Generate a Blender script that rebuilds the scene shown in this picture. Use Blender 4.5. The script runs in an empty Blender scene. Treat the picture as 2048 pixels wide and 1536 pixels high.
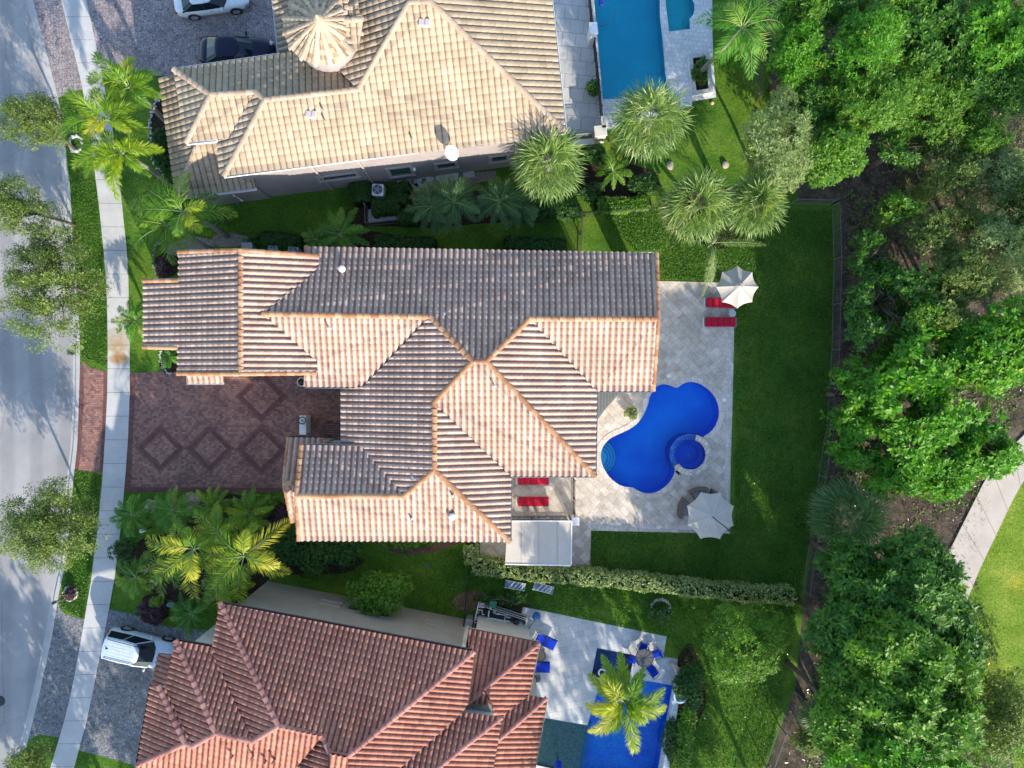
import bpy, bmesh, math, random
import numpy as np
from mathutils import Vector, Matrix
from mathutils.geometry import tessellate_polygon, delaunay_2d_cdt
R = math.radians
rng = np.random.default_rng(7)
random.seed(7)
SC = bpy.context.scene
COL = SC.collection

# ------------------------------------------------------------------ camera
FPX, H, CX, CY = 1470.0, 48.4, 1024.0, 768.0          # drone height over the ground in metres
cam = bpy.data.cameras.new('camera'); cam_o = bpy.data.objects.new('camera', cam); COL.objects.link(cam_o)
cam_o.location = (0, 0, H); cam_o.rotation_euler = (0, 0, 0)
cam.sensor_width = 36; cam.lens = 36 * FPX / 2048; cam.clip_start = 0.5; cam.clip_end = 2000
SC.camera = cam_o
# ------------------------------------------------------------------ sky, sun, exposure
SUN_EL = R(23.8)
SDX, SDY = 0.43, -0.90                                   # horizontal direction towards the sun
w = bpy.data.worlds.new('World'); SC.world = w; w.use_nodes = True
nt = w.node_tree; nt.nodes.clear()
sky = nt.nodes.new('ShaderNodeTexSky'); sky.sky_type = 'NISHITA'; sky.sun_disc = False
sky.sun_elevation = SUN_EL; sky.sun_rotation = math.atan2(SDX, SDY); sky.air_density = 1.0; sky.dust_density = 0.6; sky.ozone_density = 1.8
bg = nt.nodes.new('ShaderNodeBackground'); bg.inputs[1].default_value = 0.15
wo = nt.nodes.new('ShaderNodeOutputWorld'); nt.links.new(sky.outputs[0], bg.inputs[0]); nt.links.new(bg.outputs[0], wo.inputs[0])
sl = bpy.data.lights.new('sun', 'SUN'); sl.energy = 3.1; sl.angle = R(0.6); sl.color = (1.0, 0.90, 0.76)
so = bpy.data.objects.new('sun', sl); COL.objects.link(so)
so.rotation_euler = Vector((-SDX * math.cos(SUN_EL), -SDY * math.cos(SUN_EL), -math.sin(SUN_EL))).to_track_quat('-Z', 'Y').to_euler()
SC.view_settings.view_transform = 'Standard'; SC.view_settings.look = 'None'
SC.view_settings.exposure = 1.48; SC.view_settings.gamma = 1.0
SC.cycles.max_bounces = 8; SC.cycles.transparent_max_bounces = 16

def W(px, py, h=0.0):
    k = (H - h) / FPX
    return Vector(((px - CX) * k, -(py - CY) * k, h))
def WP(pts, h=0.0): return [W(x, y, h) for x, y in pts]
M1 = H / FPX                                             # metres per pixel on the ground

# ------------------------------------------------------------------ materials
MATS = {}
class NT:
    def __init__(s, name, rough=0.8, spec=0.3):
        m = bpy.data.materials.new(name); m.use_nodes = True; s.m = m; s.t = m.node_tree
        s.b = s.t.nodes['Principled BSDF']; s.b.inputs['Roughness'].default_value = rough
        s.b.inputs['Specular IOR Level'].default_value = spec
        s._c = None
    def n(s, typ, **kw):
        o = s.t.nodes.new(typ)
        for k, v in kw.items():
            if k.startswith('i_'):
                key = k[2:]
                o.inputs[int(key) if key.isdigit() else key.replace('_', ' ')].default_value = v
            else: setattr(o, k, v)
        return o
    def l(s, a, b): s.t.links.new(a, b)
    def co(s, rot=0, scale=(1, 1, 1), loc=(0, 0, 0)):
        tc = s.n('ShaderNodeTexCoord'); mp = s.n('ShaderNodeMapping')
        mp.inputs['Rotation'].default_value = (0, 0, rot); mp.inputs['Scale'].default_value = scale; mp.inputs['Location'].default_value = loc
        s.l(tc.outputs['Object'], mp.inputs[0]); return mp.outputs[0]
    def noise(s, co, scale, detail=3, rough=0.6):
        o = s.n('ShaderNodeTexNoise', i_Scale=scale, i_Detail=detail, i_Roughness=rough); s.l(co, o.inputs['Vector']); return o.outputs['Fac']
    def ramp(s, fac, stops, interp='LINEAR'):
        o = s.n('ShaderNodeValToRGB'); cr = o.color_ramp; cr.interpolation = interp
        while len(cr.elements) > 1: cr.elements.remove(cr.elements[-1])
        for i, (p, c) in enumerate(stops):
            e = cr.elements[0] if i == 0 else cr.elements.new(p)
            e.position = p; e.color = (*c, 1) if len(c) == 3 else c
        s.l(fac, o.inputs[0]); return o.outputs[0]
    def mix(s, fac, a, b, blend='MIX'):
        o = s.n('ShaderNodeMixRGB', blend_type=blend)
        for i, v in ((0, fac), (1, a), (2, b)):
            if isinstance(v, (int, float)): o.inputs[i].default_value = v
            elif isinstance(v, tuple): o.inputs[i].default_value = (*v, 1)
            else: s.l(v, o.inputs[i])
        return o.outputs[0]
    def color(s, c): s.l(c, s.b.inputs['Base Color'])
    def bump(s, h, strength=0.4, dist=0.02):
        o = s.n('ShaderNodeBump', i_Strength=strength, i_Distance=dist); s.l(h, o.inputs['Height']); s.l(o.outputs[0], s.b.inputs['Normal'])

def g3(v): return (v, v, v)
def mottled(name, c1, c2, scale=3, rough=0.8, spec=0.3, bump=0.0, fine=0.25, metal=0.0):
    if name in MATS: return MATS[name]
    N = NT(name, rough, spec); co = N.co()
    a = N.ramp(N.noise(co, scale, 4), [(0.32, c1), (0.68, c2)])
    f = N.ramp(N.noise(co, scale * 14, 3), [(0.3, g3(1 - fine)), (0.7, g3(1.0))])
    N.color(N.mix(1.0, a, f, 'MULTIPLY'))
    if bump: N.bump(N.noise(co, scale * 10, 4), bump, 0.03)
    N.b.inputs['Metallic'].default_value = metal
    MATS[name] = N.m; return N.m
def plain(name, c, rough=0.5, spec=0.5, metal=0.0):
    c2 = tuple(min(1, v * 1.08) for v in c); c1 = tuple(v * 0.9 for v in c)
    return mottled(name, c1, c2, 5, rough, spec, 0, 0.06, metal)

def tile_mat(name, stops, grime):
    N = NT(name, 0.75, 0.25); at = N.n('ShaderNodeAttribute', attribute_name='rnd'); co = N.co()
    base = N.ramp(at.outputs['Fac'], stops, 'LINEAR')
    sp = N.ramp(N.noise(co, 16, 4, 0.7), [(0.28, grime), (0.55, (1, 1, 1))])
    c = N.mix(1.0, base, sp, 'MULTIPLY')
    big = N.ramp(N.noise(co, 0.55, 4), [(0.3, g3(0.80)), (0.7, g3(1.08))])
    N.color(N.mix(1.0, c, big, 'MULTIPLY')); N.bump(N.noise(co, 30, 3), 0.25, 0.01)
    MATS[name] = N.m; return N.m
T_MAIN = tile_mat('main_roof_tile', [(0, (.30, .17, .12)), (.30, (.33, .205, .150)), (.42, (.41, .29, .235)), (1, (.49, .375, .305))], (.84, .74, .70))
T_CAP = tile_mat('orange_ridge_tile', [(0, (.36, .17, .085)), (.5, (.45, .24, .12)), (1, (.54, .34, .20))], (.7, .55, .5))
T_TAN = tile_mat('tan_roof_tile', [(0, (.20, .14, .09)), (.30, (.27, .20, .13)), (.42, (.31, .245, .175)), (.6, (.36, .285, .20)), (1, (.40, .315, .23))], (.82, .77, .72))
T_TANCAP = tile_mat('tan_ridge_tile', [(0, (.42, .30, .21)), (1, (.52, .40, .29))], (.8, .75, .7))
T_RED = tile_mat('terracotta_roof_tile', [(0, (.17, .06, .055)), (.30, (.24, .09, .075)), (.42, (.34, .142, .098)), (1, (.44, .21, .14))], (.74, .62, .60))
T_REDCAP = tile_mat('terracotta_ridge_tile', [(0, (.30, .13, .11)), (1, (.42, .21, .17))], (.8, .7, .7))

def grass_mat(name, dark, mid, light, patch=0.35):
    N = NT(name, 0.9, 0.1); co = N.co()
    a = N.ramp(N.noise(co, patch, 5, 0.65), [(0.35, dark), (0.5, mid), (0.66, light)])
    f1 = N.ramp(N.noise(co, 7.0, 4, 0.75), [(0.30, g3(0.45)), (0.5, g3(1.0)), (0.68, (1.5, 1.35, 1.2))])
    f2 = N.ramp(N.noise(co, 26.0, 2, 0.7), [(0.3, g3(0.6)), (0.7, g3(1.35))])
    c = N.mix(1.0, N.mix(1.0, a, f1, 'MULTIPLY'), f2, 'MULTIPLY')
    dry = N.ramp(N.noise(co, .22, 6, .75), [(.50, g3(0)), (.72, g3(1))]); c = N.mix(dry, c, N.mix(1.0, c, (1.9, 1.25, 1.1), 'MULTIPLY'))
    N.color(c); h = N.mix(0.5, N.noise(co, 9, 3, 0.8), N.noise(co, 28, 2, .8)); N.bump(h, 1.0, 0.10)
    MATS[name] = N.m; return N.m
G_LAWN = grass_mat('lawn_grass', (.046, .120, .012), (.075, .175, .018), (.13, .225, .03))
G_GOLF = grass_mat('fairway_grass', (.12, .22, .02), (.17, .27, .03), (.24, .32, .05), 0.6)
def litter_mat():
    N = NT('leaf_litter', 0.95, 0.1); co = N.co()
    a = N.ramp(N.noise(co, 1.1, 5, .7), [(0.3, (.045, .042, .038)), (.5, (.12, .095, .070)), (.7, (.26, .20, .145))])
    f = N.ramp(N.noise(co, 16, 4, .8), [(0.3, g3(.35)), (0.6, g3(1.1)), (.75, g3(1.7))])
    N.color(N.mix(1.0, a, f, 'MULTIPLY')); N.bump(N.noise(co, 14, 4, .8), 1.0, .12); return N.m
M_LITTER = litter_mat()
def asphalt_mat():
    N = NT('road_asphalt', 0.9, 0.2); co = N.co()
    a = N.ramp(N.noise(co, .35, 5, .6), [(0.3, (.27, .265, .26)), (.7, (.36, .345, .33))])
    f = N.ramp(N.noise(co, 30, 3, .8), [(0.3, g3(.8)), (0.7, g3(1.15))])
    v = N.n('ShaderNodeTexVoronoi', feature='DISTANCE_TO_EDGE', i_Scale=.16); N.l(N.mix(.25, co, N.n('ShaderNodeTexNoise', i_Scale=2.0).outputs['Color']), v.inputs['Vector'])
    cr = N.ramp(v.outputs['Distance'], [(0.0, g3(.80)), (0.003, g3(1))])
    tk = N.n('ShaderNodeTexWave', wave_type='BANDS', bands_direction='X', i_Scale=.16, i_Distortion=1.6, i_Detail=2.0); N.l(co, tk.inputs['Vector']); tkc = N.ramp(tk.outputs['Fac'], [(.2, g3(.88)), (.7, g3(1.04))])
    oil = N.ramp(N.noise(co, .9, 5, .7), [(.24, g3(.68)), (.34, g3(1))])
    cc = N.mix(1.0, N.mix(1.0, N.mix(1.0, a, f, 'MULTIPLY'), cr, 'MULTIPLY'), tkc, 'MULTIPLY')
    N.color(N.mix(1.0, cc, oil, 'MULTIPLY')); N.bump(N.noise(co, 40, 3), .3, .01); return N.m
M_ROAD = asphalt_mat()
def concrete_mat(name, c1, c2, stain=None):
    N = NT(name, .85, .25); co = N.co()
    a = N.ramp(N.noise(co, .8, 5, .65), [(0.3, c1), (.7, c2)])
    f = N.ramp(N.noise(co, 18, 4, .7), [(0.25, g3(.82)), (0.6, g3(1.04))])
    c = N.mix(1.0, a, f, 'MULTIPLY')
    if stain:
        for (sx, sy, rx, ry, colr) in stain:
            mp = N.n('ShaderNodeMapping'); tc = N.n('ShaderNodeTexCoord'); N.l(tc.outputs['Object'], mp.inputs[0])
            mp.inputs['Scale'].default_value = (1 / rx, 1 / ry, 0); mp.inputs['Location'].default_value = (-sx / rx, -sy / ry, 0)
            ln = N.n('ShaderNodeVectorMath', operation='LENGTH'); N.l(mp.outputs[0], ln.inputs[0])
            ad = N.n('ShaderNodeMath', operation='ADD'); N.l(ln.outputs['Value'], ad.inputs[0])
            nn = N.n('ShaderNodeMath', operation='MULTIPLY_ADD'); nn.inputs[1].default_value = 1.2; nn.inputs[2].default_value = -.6
            N.l(N.noise(co, 1.6, 4), nn.inputs[0]); N.l(nn.outputs[0], ad.inputs[1])
            m = N.ramp(ad.outputs[0], [(0.2, g3(1)), (1.0, g3(0))]); c = N.mix(m, c, N.mix(1.0, c, colr, 'MULTIPLY'))
    N.color(c); N.bump(N.noise(co, 30, 3), .2, .01); MATS[name] = N.m; return N.m
_st = W(236, 690)
M_WALK = concrete_mat('sidewalk_concrete', (.42, .415, .40), (.54, .52, .49), [(_st.x, _st.y, 1.1, 1.5, (.85, .62, .38)), (_st.x + .2, _st.y - .9, .9, .5, (.8, .5, .25))])
M_KERB = concrete_mat('kerb_concrete', (.36, .35, .33), (.48, .45, .42))
M_PATH = concrete_mat('cart_path_concrete', (.44, .38, .32), (.54, .47, .40))

def brick_mat(name, c1, c2, mortar, bw, bh, rot=0, msize=.012, rough=.8, noise_c=(.8, 1.15), bias=0, offset=.5, big=(.85, 1.1), tint=None):
    N = NT(name, rough, .25); co = N.co(rot)
    b = N.n('ShaderNodeTexBrick', i_Scale=1.0, i_Mortar_Size=msize, i_Bias=bias, i_Brick_Width=bw, i_Row_Height=bh, i_Mortar_Smooth=.2)
    b.offset = offset; N.l(co, b.inputs['Vector'])
    b.inputs['Color1'].default_value = (*c1, 1); b.inputs['Color2'].default_value = (*c2, 1); b.inputs['Mortar'].default_value = (*mortar, 1)
    f = N.ramp(N.noise(co, 12, 4, .7), [(.3, g3(noise_c[0])), (.7, g3(noise_c[1]))])
    g = N.ramp(N.noise(co, .5, 4, .6), [(.3, g3(big[0])), (.7, g3(big[1]))])
    c = N.mix(1.0, N.mix(1.0, b.outputs['Color'], f, 'MULTIPLY'), g, 'MULTIPLY')
    if tint:
        t = N.ramp(N.noise(co, tint[0], 3, .6), [(.40, g3(0)), (.62, g3(1))]); c = N.mix(t, c, N.mix(1.0, c, tint[1], 'MULTIPLY'))
    N.color(c)
    inv = N.n('ShaderNodeMath', operation='SUBTRACT', i_0=1.0); N.l(b.outputs['Fac'], inv.inputs[1]); N.bump(inv.outputs[0], .5, .012)
    MATS[name] = N.m; return N.m
M_DRIVE = brick_mat('red_brick_pavers', (.19, .098, .09), (.40, .205, .15), (.13, .078, .06), .20, .15, 0, .010, big=(.85, 1.12), tint=(.9, (.78, .80, .86)))
M_BAND = brick_mat('dark_brick_pavers', (.13, .055, .05), (.19, .085, .07), (.09, .05, .045), .26, .13, 0, .010)
M_BAND45 = brick_mat('diagonal_brick_pavers', (.12, .05, .048), (.17, .075, .065), (.09, .05, .045), .26, .13, R(45), .010)
M_TRAV = brick_mat('travertine_pavers', (.50, .45, .39), (.70, .635, .54), (.36, .32, .27), .62, .45, R(45), .010, big=(.86, 1.08), tint=(1.6, (.86, .80, .74)))
M_TRAVE = brick_mat('travertine_border', (.52, .47, .42), (.66, .60, .53), (.38, .33, .28), .30, .30, 0, .010)
M_TRAVB = brick_mat('neighbour_travertine', (.42, .44, .46), (.58, .57, .55), (.36, .36, .36), .61, .41, R(-11), .008)
M_WTILE = brick_mat('pale_pool_deck_tile', (.55, .56, .58), (.70, .69, .67), (.40, .42, .45), .30, .30, R(6), .012)
M_ASHLAR = brick_mat('side_yard_slab', (.42, .43, .42), (.52, .52, .50), (.28, .28, .27), .9, .9, R(6), .02)
def cobble_mat(name, c1, c2, joint, sc, rot=0):
    N = NT(name, .8, .3); co = N.co(rot, (1, 1.25, 1))
    v = N.n('ShaderNodeTexVoronoi', i_Scale=sc, i_Randomness=.65); N.l(co, v.inputs['Vector'])
    e = N.n('ShaderNodeTexVoronoi', feature='DISTANCE_TO_EDGE', i_Scale=sc, i_Randomness=.65); N.l(co, e.inputs['Vector'])
    sx = N.n('ShaderNodeSeparateColor'); N.l(v.outputs['Color'], sx.inputs[0])
    base = N.ramp(sx.outputs[0], [(0, c1), (1, c2)])
    big = N.ramp(N.noise(co, .6, 5, .6), [(.3, g3(.72)), (.7, g3(1.15))])
    j = N.ramp(e.outputs['Distance'], [(.02, g3(0)), (.09, g3(1))])
    N.color(N.mix(j, joint, N.mix(1.0, base, big, 'MULTIPLY'))); N.bump(j, .5, .02); MATS[name] = N.m; return N.m
M_COB_T = cobble_mat('mauve_cobble_pavers', (.25, .21, .21), (.38, .32, .31), (.12, .10, .10), 5.2)
M_COB_B = cobble_mat('grey_cobble_pavers', (.15, .155, .16), (.26, .26, .26), (.08, .08, .085), 5.2, R(-14))
M_STONE = mottled('white_gravel', (.55, .54, .52), (.80, .78, .75), 6, .9, .2, .8, .45)
M_GRAVEL = mottled('brown_gravel', (.22, .13, .07), (.45, .30, .17), 7, .9, .2, .9, .6)
M_PEBBLE = mottled('pale_pebble', (.26, .22, .18), (.42, .36, .30), 6, .9, .2, .9, .5)
M_MULCH = mottled('dark_mulch', (.03, .02, .015), (.09, .06, .04), 5, .95, .1, .9, .6)

def leaf_mat(name, stops, transl=.35, gloss=.12):
    m = bpy.data.materials.new(name); m.use_nodes = True; t = m.node_tree; t.nodes.clear()
    N = NT.__new__(NT); N.m = m; N.t = t
    at = N.n('ShaderNodeAttribute', attribute_name='rnd'); col = N.ramp(at.outputs['Fac'], stops)
    d = N.n('ShaderNodeBsdfDiffuse'); tr = N.n('ShaderNodeBsdfTranslucent'); gl = N.n('ShaderNodeBsdfGlossy', i_Roughness=.48)
    gl.inputs[0].default_value = (.8, .85, .8, 1)
    N.l(col, d.inputs[0]); N.l(N.mix(1.0, col, (1.25, 1.3, .6), 'MULTIPLY'), tr.inputs[0])
    m1 = N.n('ShaderNodeMixShader', i_0=transl); N.l(d.outputs[0], m1.inputs[1]); N.l(tr.outputs[0], m1.inputs[2])
    fr = N.n('ShaderNodeFresnel', i_IOR=1.4); mu = N.n('ShaderNodeMath', operation='MULTIPLY_ADD', i_1=.35, i_2=gloss * .1); N.l(fr.outputs[0], mu.inputs[0])
    m2 = N.n('ShaderNodeMixShader'); N.l(mu.outputs[0], m2.inputs[0]); N.l(m1.outputs[0], m2.inputs[1]); N.l(gl.outputs[0], m2.inputs[2])
    o = N.n('ShaderNodeOutputMaterial'); N.l(m2.outputs[0], o.inputs[0]); MATS[name] = m; return m
L_BRIGHT = leaf_mat('bright_broad_leaf', [(0, (.055, .18, .010)), (.5, (.11, .33, .014)), (.9, (.20, .43, .020)), (1, (.40, .40, .03))], .5)
L_DARK = leaf_mat('dark_broad_leaf', [(0, (.028, .10, .012)), (.6, (.075, .205, .018)), (.92, (.13, .30, .025)), (1, (.27, .33, .05))], .40)
L_MID = leaf_mat('mid_green_leaf', [(0, (.05, .15, .010)), (.6, (.13, .29, .018)), (1, (.27, .42, .035))], .46)
L_OAK = leaf_mat('street_oak_leaf', [(0, (.06, .10, .022)), (.6, (.15, .22, .035)), (1, (.32, .36, .09))], .36)
L_GREY = leaf_mat('grey_green_leaf', [(0, (.13, .20, .06)), (.6, (.28, .37, .12)), (1, (.52, .56, .28))], .45)
L_FOX = leaf_mat('foxtail_leaflet', [(0, (.05, .16, .012)), (.4, (.13, .29, .018)), (.75, (.36, .46, .025)), (1, (.58, .54, .05))], .5)
L_PALM = leaf_mat('palm_leaflet', [(0, (.035, .14, .012)), (.5, (.09, .27, .020)), (.85, (.20, .36, .04)), (1, (.30, .32, .07))], .40)
L_FAN = leaf_mat('fan_palm_segment', [(0, (.05, .11, .025)), (.4, (.13, .23, .045)), (.75, (.27, .36, .09)), (.93, (.42, .44, .18)), (1, (.48, .40, .2))], .38, .2)
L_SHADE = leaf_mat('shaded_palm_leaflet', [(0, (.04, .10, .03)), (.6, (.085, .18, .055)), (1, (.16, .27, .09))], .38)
L_VARI = leaf_mat('variegated_leaf', [(0, (.06, .14, .03)), (.45, (.18, .28, .07)), (.68, (.42, .46, .18)), (1, (.66, .68, .42))], .35)
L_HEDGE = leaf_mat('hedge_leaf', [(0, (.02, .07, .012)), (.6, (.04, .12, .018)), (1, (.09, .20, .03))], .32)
L_PURP = leaf_mat('purple_leaf', [(0, (.05, .02, .03)), (1, (.11, .05, .06))], .2)
L_LIME = leaf_mat('lime_leaf', [(0, (.10, .20, .01)), (1, (.25, .38, .03))], .4)
M_BARK = mottled('tree_bark', (.12, .09, .065), (.26, .21, .16), 6, .9, .1, .6, .4)
M_PBARK = mottled('palm_bark', (.26, .23, .19), (.40, .37, .33), 5, .85, .15, .5, .35)
M_PSHAFT = plain('palm_crownshaft', (.13, .24, .07), .5)
M_RACHIS = plain('palm_rachis', (.20, .28, .07), .6)
M_DRY = plain('dry_frond', (.42, .36, .30), .8)

def water_mat(name, tint, rough=.02, ripple=.25, sc=2.2):
    m = bpy.data.materials.new(name); m.use_nodes = True; t = m.node_tree; t.nodes.clear()
    N = NT.__new__(NT); N.m = m; N.t = t; co = N.co()
    tr = N.n('ShaderNodeBsdfTransparent'); tr.inputs[0].default_value = (*tint, 1)
    gl = N.n('ShaderNodeBsdfGlossy', i_Roughness=rough); fr = N.n('ShaderNodeFresnel', i_IOR=1.33)
    bp = N.n('ShaderNodeBump', i_Strength=ripple, i_Distance=.05); N.l(N.noise(co, sc, 3, .55), bp.inputs['Height'])
    N.l(bp.outputs[0], gl.inputs['Normal']); N.l(bp.outputs[0], fr.inputs['Normal'])
    mx = N.n('ShaderNodeMixShader'); N.l(fr.outputs[0], mx.inputs[0]); N.l(tr.outputs[0], mx.inputs[1]); N.l(gl.outputs[0], mx.inputs[2])
    o = N.n('ShaderNodeOutputMaterial'); N.l(mx.outputs[0], o.inputs[0]); MATS[name] = m; return m
def basin_mat(name, c1, c2, spark, sc=1.3):
    N = NT(name, .6, .3); co = N.co()
    a = N.ramp(N.noise(co, .45, 3, .5), [(.35, c1), (.65, c2)])
    f = N.ramp(N.noise(co, 9, 3, .8), [(.35, g3(1 - spark)), (.7, g3(1 + spark))])
    N.color(N.mix(1.0, a, f, 'MULTIPLY')); MATS[name] = N.m; return N.m
def mosaic_mat(name, c1, c2, size=.06):
    N = NT(name, .3, .5); co = N.co()
    v = N.n('ShaderNodeTexVoronoi', i_Scale=1 / size, i_Randomness=.5); N.l(co, v.inputs['Vector'])
    s = N.n('ShaderNodeSeparateColor'); N.l(v.outputs['Color'], s.inputs[0])
    N.color(N.ramp(s.outputs[0], [(0, c1), (.7, c2), (1, tuple(min(1, x * 2.2) for x in c2))])); return N.m

# ------------------------------------------------------------------ object helpers
ORG = {}
def tag(o, label=None, cat=None, group=None, kind=None):
    if label: o['label'] = label
    if cat: o['category'] = cat
    if group: o['group'] = group
    if kind: o['kind'] = kind
    return o
def thing(name, label, cat, loc=(0, 0, 0), rz=0, group=None):
    o = bpy.data.objects.new(name, None); o.empty_display_size = .3; COL.objects.link(o)
    o.location = loc; o.rotation_euler = (0, 0, rz); ORG[o.name] = Vector(loc)
    return tag(o, label, cat, group)
class MB:
    def __init__(s): s.v = []; s.f = []; s.r = []; s._r = None
    def add(s, vs, fs, r=None):
        b = len(s.v); s.v += [tuple(v) for v in vs]; s.f += [tuple(b + i for i in f) for f in fs]
        s.r += [(random.random() if r is None else r)] * len(fs); return s
    def box(s, c, d, rz=0, tilt=None, r=None):
        hx, hy, hz = d[0] / 2, d[1] / 2, d[2] / 2
        m = Matrix.Rotation(rz, 3, 'Z')
        if tilt is not None: m = m @ Matrix.Rotation(tilt, 3, 'Y')
        vs = [Vector(c) + m @ Vector((x * hx, y * hy, z * hz)) for z in (-1, 1) for x, y in ((-1, -1), (1, -1), (1, 1), (-1, 1))]
        return s.add(vs, [(0, 3, 2, 1), (4, 5, 6, 7), (0, 1, 5, 4), (1, 2, 6, 5), (2, 3, 7, 6), (3, 0, 4, 7)], r)
    def rbox(s, c, d, rz=0, bev=.03, tilt=None):
        # box with chamfered top and vertical edges
        hx, hy, hz = d[0] / 2, d[1] / 2, d[2] / 2; b = min(bev, hx * .6, hy * .6, hz * 1.4); m = Matrix.Rotation(rz, 3, 'Z')
        if tilt is not None: m = m @ Matrix.Rotation(tilt, 3, 'Y')
        def ring(k, z): return [Vector((sx * (hx - k) + (0), sy * (hy - k), z)) for sx, sy in ()]
        def oct_(ix, z):
            hx2, hy2 = hx - ix, hy - ix
            return [(-hx2 + b, -hy2, z), (hx2 - b, -hy2, z), (hx2, -hy2 + b, z), (hx2, hy2 - b, z), (hx2 - b, hy2, z), (-hx2 + b, hy2, z), (-hx2, hy2 - b, z), (-hx2, -hy2 + b, z)]
        rs = [oct_(0, -hz), oct_(0, hz - b), oct_(b * .35, hz - b * .35), oct_(b, hz)]
        vs = [Vector(c) + m @ Vector(p) for q in rs for p in q]
        fs = [tuple(range(7, -1, -1)), tuple(range(24, 32))]
        for k in range(3):
            for i in range(8): fs.append((k * 8 + i, k * 8 + (i + 1) % 8, k * 8 + 8 + (i + 1) % 8, k * 8 + 8 + i))
        return s.add(vs, fs)
    def tube(s, pts, rad, n=6, cap=True, r=None):
        pts = [Vector(p) for p in pts]; rad = rad if isinstance(rad, (list, tuple)) else [rad] * len(pts)
        vs = []; up = Vector((0, 0, 1))
        for i, p in enumerate(pts):
            d = (pts[min(i + 1, len(pts) - 1)] - pts[max(i - 1, 0)]).normalized()
            a = d.cross(up if abs(d.z) < .95 else Vector((1, 0, 0))).normalized(); b = d.cross(a)
            for k in range(n):
                t = 2 * math.pi * (k + .5) / n; vs.append(p + a * math.cos(t) * rad[i] + b * math.sin(t) * rad[i])
        fs = []
        for i in range(len(pts) - 1):
            for k in range(n):
                fs.append((i * n + k, i * n + (k + 1) % n, (i + 1) * n + (k + 1) % n, (i + 1) * n + k))
        if cap: fs += [tuple(range(n - 1, -1, -1)), tuple((len(pts) - 1) * n + k for k in range(n))]
        return s.add(vs, fs, r)
    def bar(s, p, q, w_=.04, h_=None): return s.tube([p, q], w_ / 2 * 1.3, 4)
    def prism(s, poly, z0, z1, r=None):
        n = len(poly); a = sum(poly[i][0] * poly[(i + 1) % n][1] - poly[(i + 1) % n][0] * poly[i][1] for i in range(n))
        if a < 0: poly = list(poly)[::-1]
        vs = [(p[0], p[1], z0) for p in poly] + [(p[0], p[1], z1) for p in poly]
        return s.add(vs, [tuple(range(n - 1, -1, -1)), tuple(range(n, 2 * n))] + [(i, (i + 1) % n, n + (i + 1) % n, n + i) for i in range(n)], r)
    def lathe(s, prof, c=(0, 0, 0), n=20, sx=1, sy=1, rz=0, close=True):
        vs = []; fs = []; m = len(prof); cr, sr = math.cos(rz), math.sin(rz)
        for (rr, z) in prof:
            for k in range(n):
                t = 2 * math.pi * k / n; x, y = rr * math.cos(t) * sx, rr * math.sin(t) * sy
                vs.append((c[0] + x * cr - y * sr, c[1] + x * sr + y * cr, c[2] + z))
        for i in range(m - 1):
            for k in range(n): fs.append((i * n + k, i * n + (k + 1) % n, (i + 1) * n + (k + 1) % n, (i + 1) * n + k))
        if close:
            if prof[0][0] > 1e-4: fs.append(tuple(range(n - 1, -1, -1)))
            if prof[-1][0] > 1e-4: fs.append(tuple((m - 1) * n + k for k in range(n)))
        return s.add(vs, fs)
    def build(s, name, mat, parent=None, smooth=False, local=False, rnd=False):
        org = Vector((0, 0, 0))
        if parent is not None:
            org = ORG.get(parent.name, org)
        me = bpy.data.meshes.new(name)
        off = Vector((0, 0, 0)) if local else org
        me.from_pydata([(v[0] - off.x, v[1] - off.y, v[2] - off.z) for v in s.v], [], s.f)
        if rnd:
            at = me.attributes.new('rnd', 'FLOAT', 'FACE'); at.data.foreach_set('value', s.r)
        if smooth: me.polygons.foreach_set('use_smooth', [True] * len(me.polygons))
        if mat: me.materials.append(mat)
        me.update(); o = bpy.data.objects.new(name, me); COL.objects.link(o)
        if parent is not None: o.parent = parent
        ORG[o.name] = off if not local else org
        return o
def children_of(o): return [c for c in bpy.data.objects if c.parent == o]
def copy_tree(o, parent=None):
    c = o.copy(); COL.objects.link(c); c.parent = parent
    for ch in list(o.children): copy_tree(ch, c)
    return c
def place_copy(src, loc, rz, label, sc=1.0, first=False):
    bpy.context.view_layer.update()
    o = src if first else copy_tree(src)
    o.location = loc; o.rotation_euler = (0, 0, rz); o.scale = (sc, sc, sc); o['label'] = label; return o
def sheet(name, pts, z, mat, kind='structure', holes=(), parent=None, thick=0):
    """flat sheet through world points with holes cut out"""
    mb = MB()
    if not holes:
        if thick: mb.prism([(p[0], p[1]) for p in pts], z - thick, z)
        else:
            n = len(pts); a = sum(pts[i][0] * pts[(i + 1) % n][1] - pts[(i + 1) % n][0] * pts[i][1] for i in range(n))
            if a < 0: pts = pts[::-1]
            mb.add([(p[0], p[1], z) for p in pts], [tuple(range(n))])
    else:
        vs = [Vector((p[0], p[1])) for p in pts]; es = [(i, (i + 1) % len(pts)) for i in range(len(pts))]
        for hl in holes:
            b = len(vs); vs += [Vector((p[0], p[1])) for p in hl]; es += [(b + i, b + (i + 1) % len(hl)) for i in range(len(hl))]
        ov, oe, of, *_ = delaunay_2d_cdt(vs, es, [], 0, 1e-5)
        fs = []
        for f in of:
            c = sum((ov[i] for i in f), Vector((0, 0))) / len(f)
            if inside(c, pts) and not any(inside(c, hl) for hl in holes): fs.append(tuple(f))
        mb.add([(v.x, v.y, z) for v in ov], fs)
    o = mb.build(name, mat, parent)
    if kind: o['kind'] = kind
    return o
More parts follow.
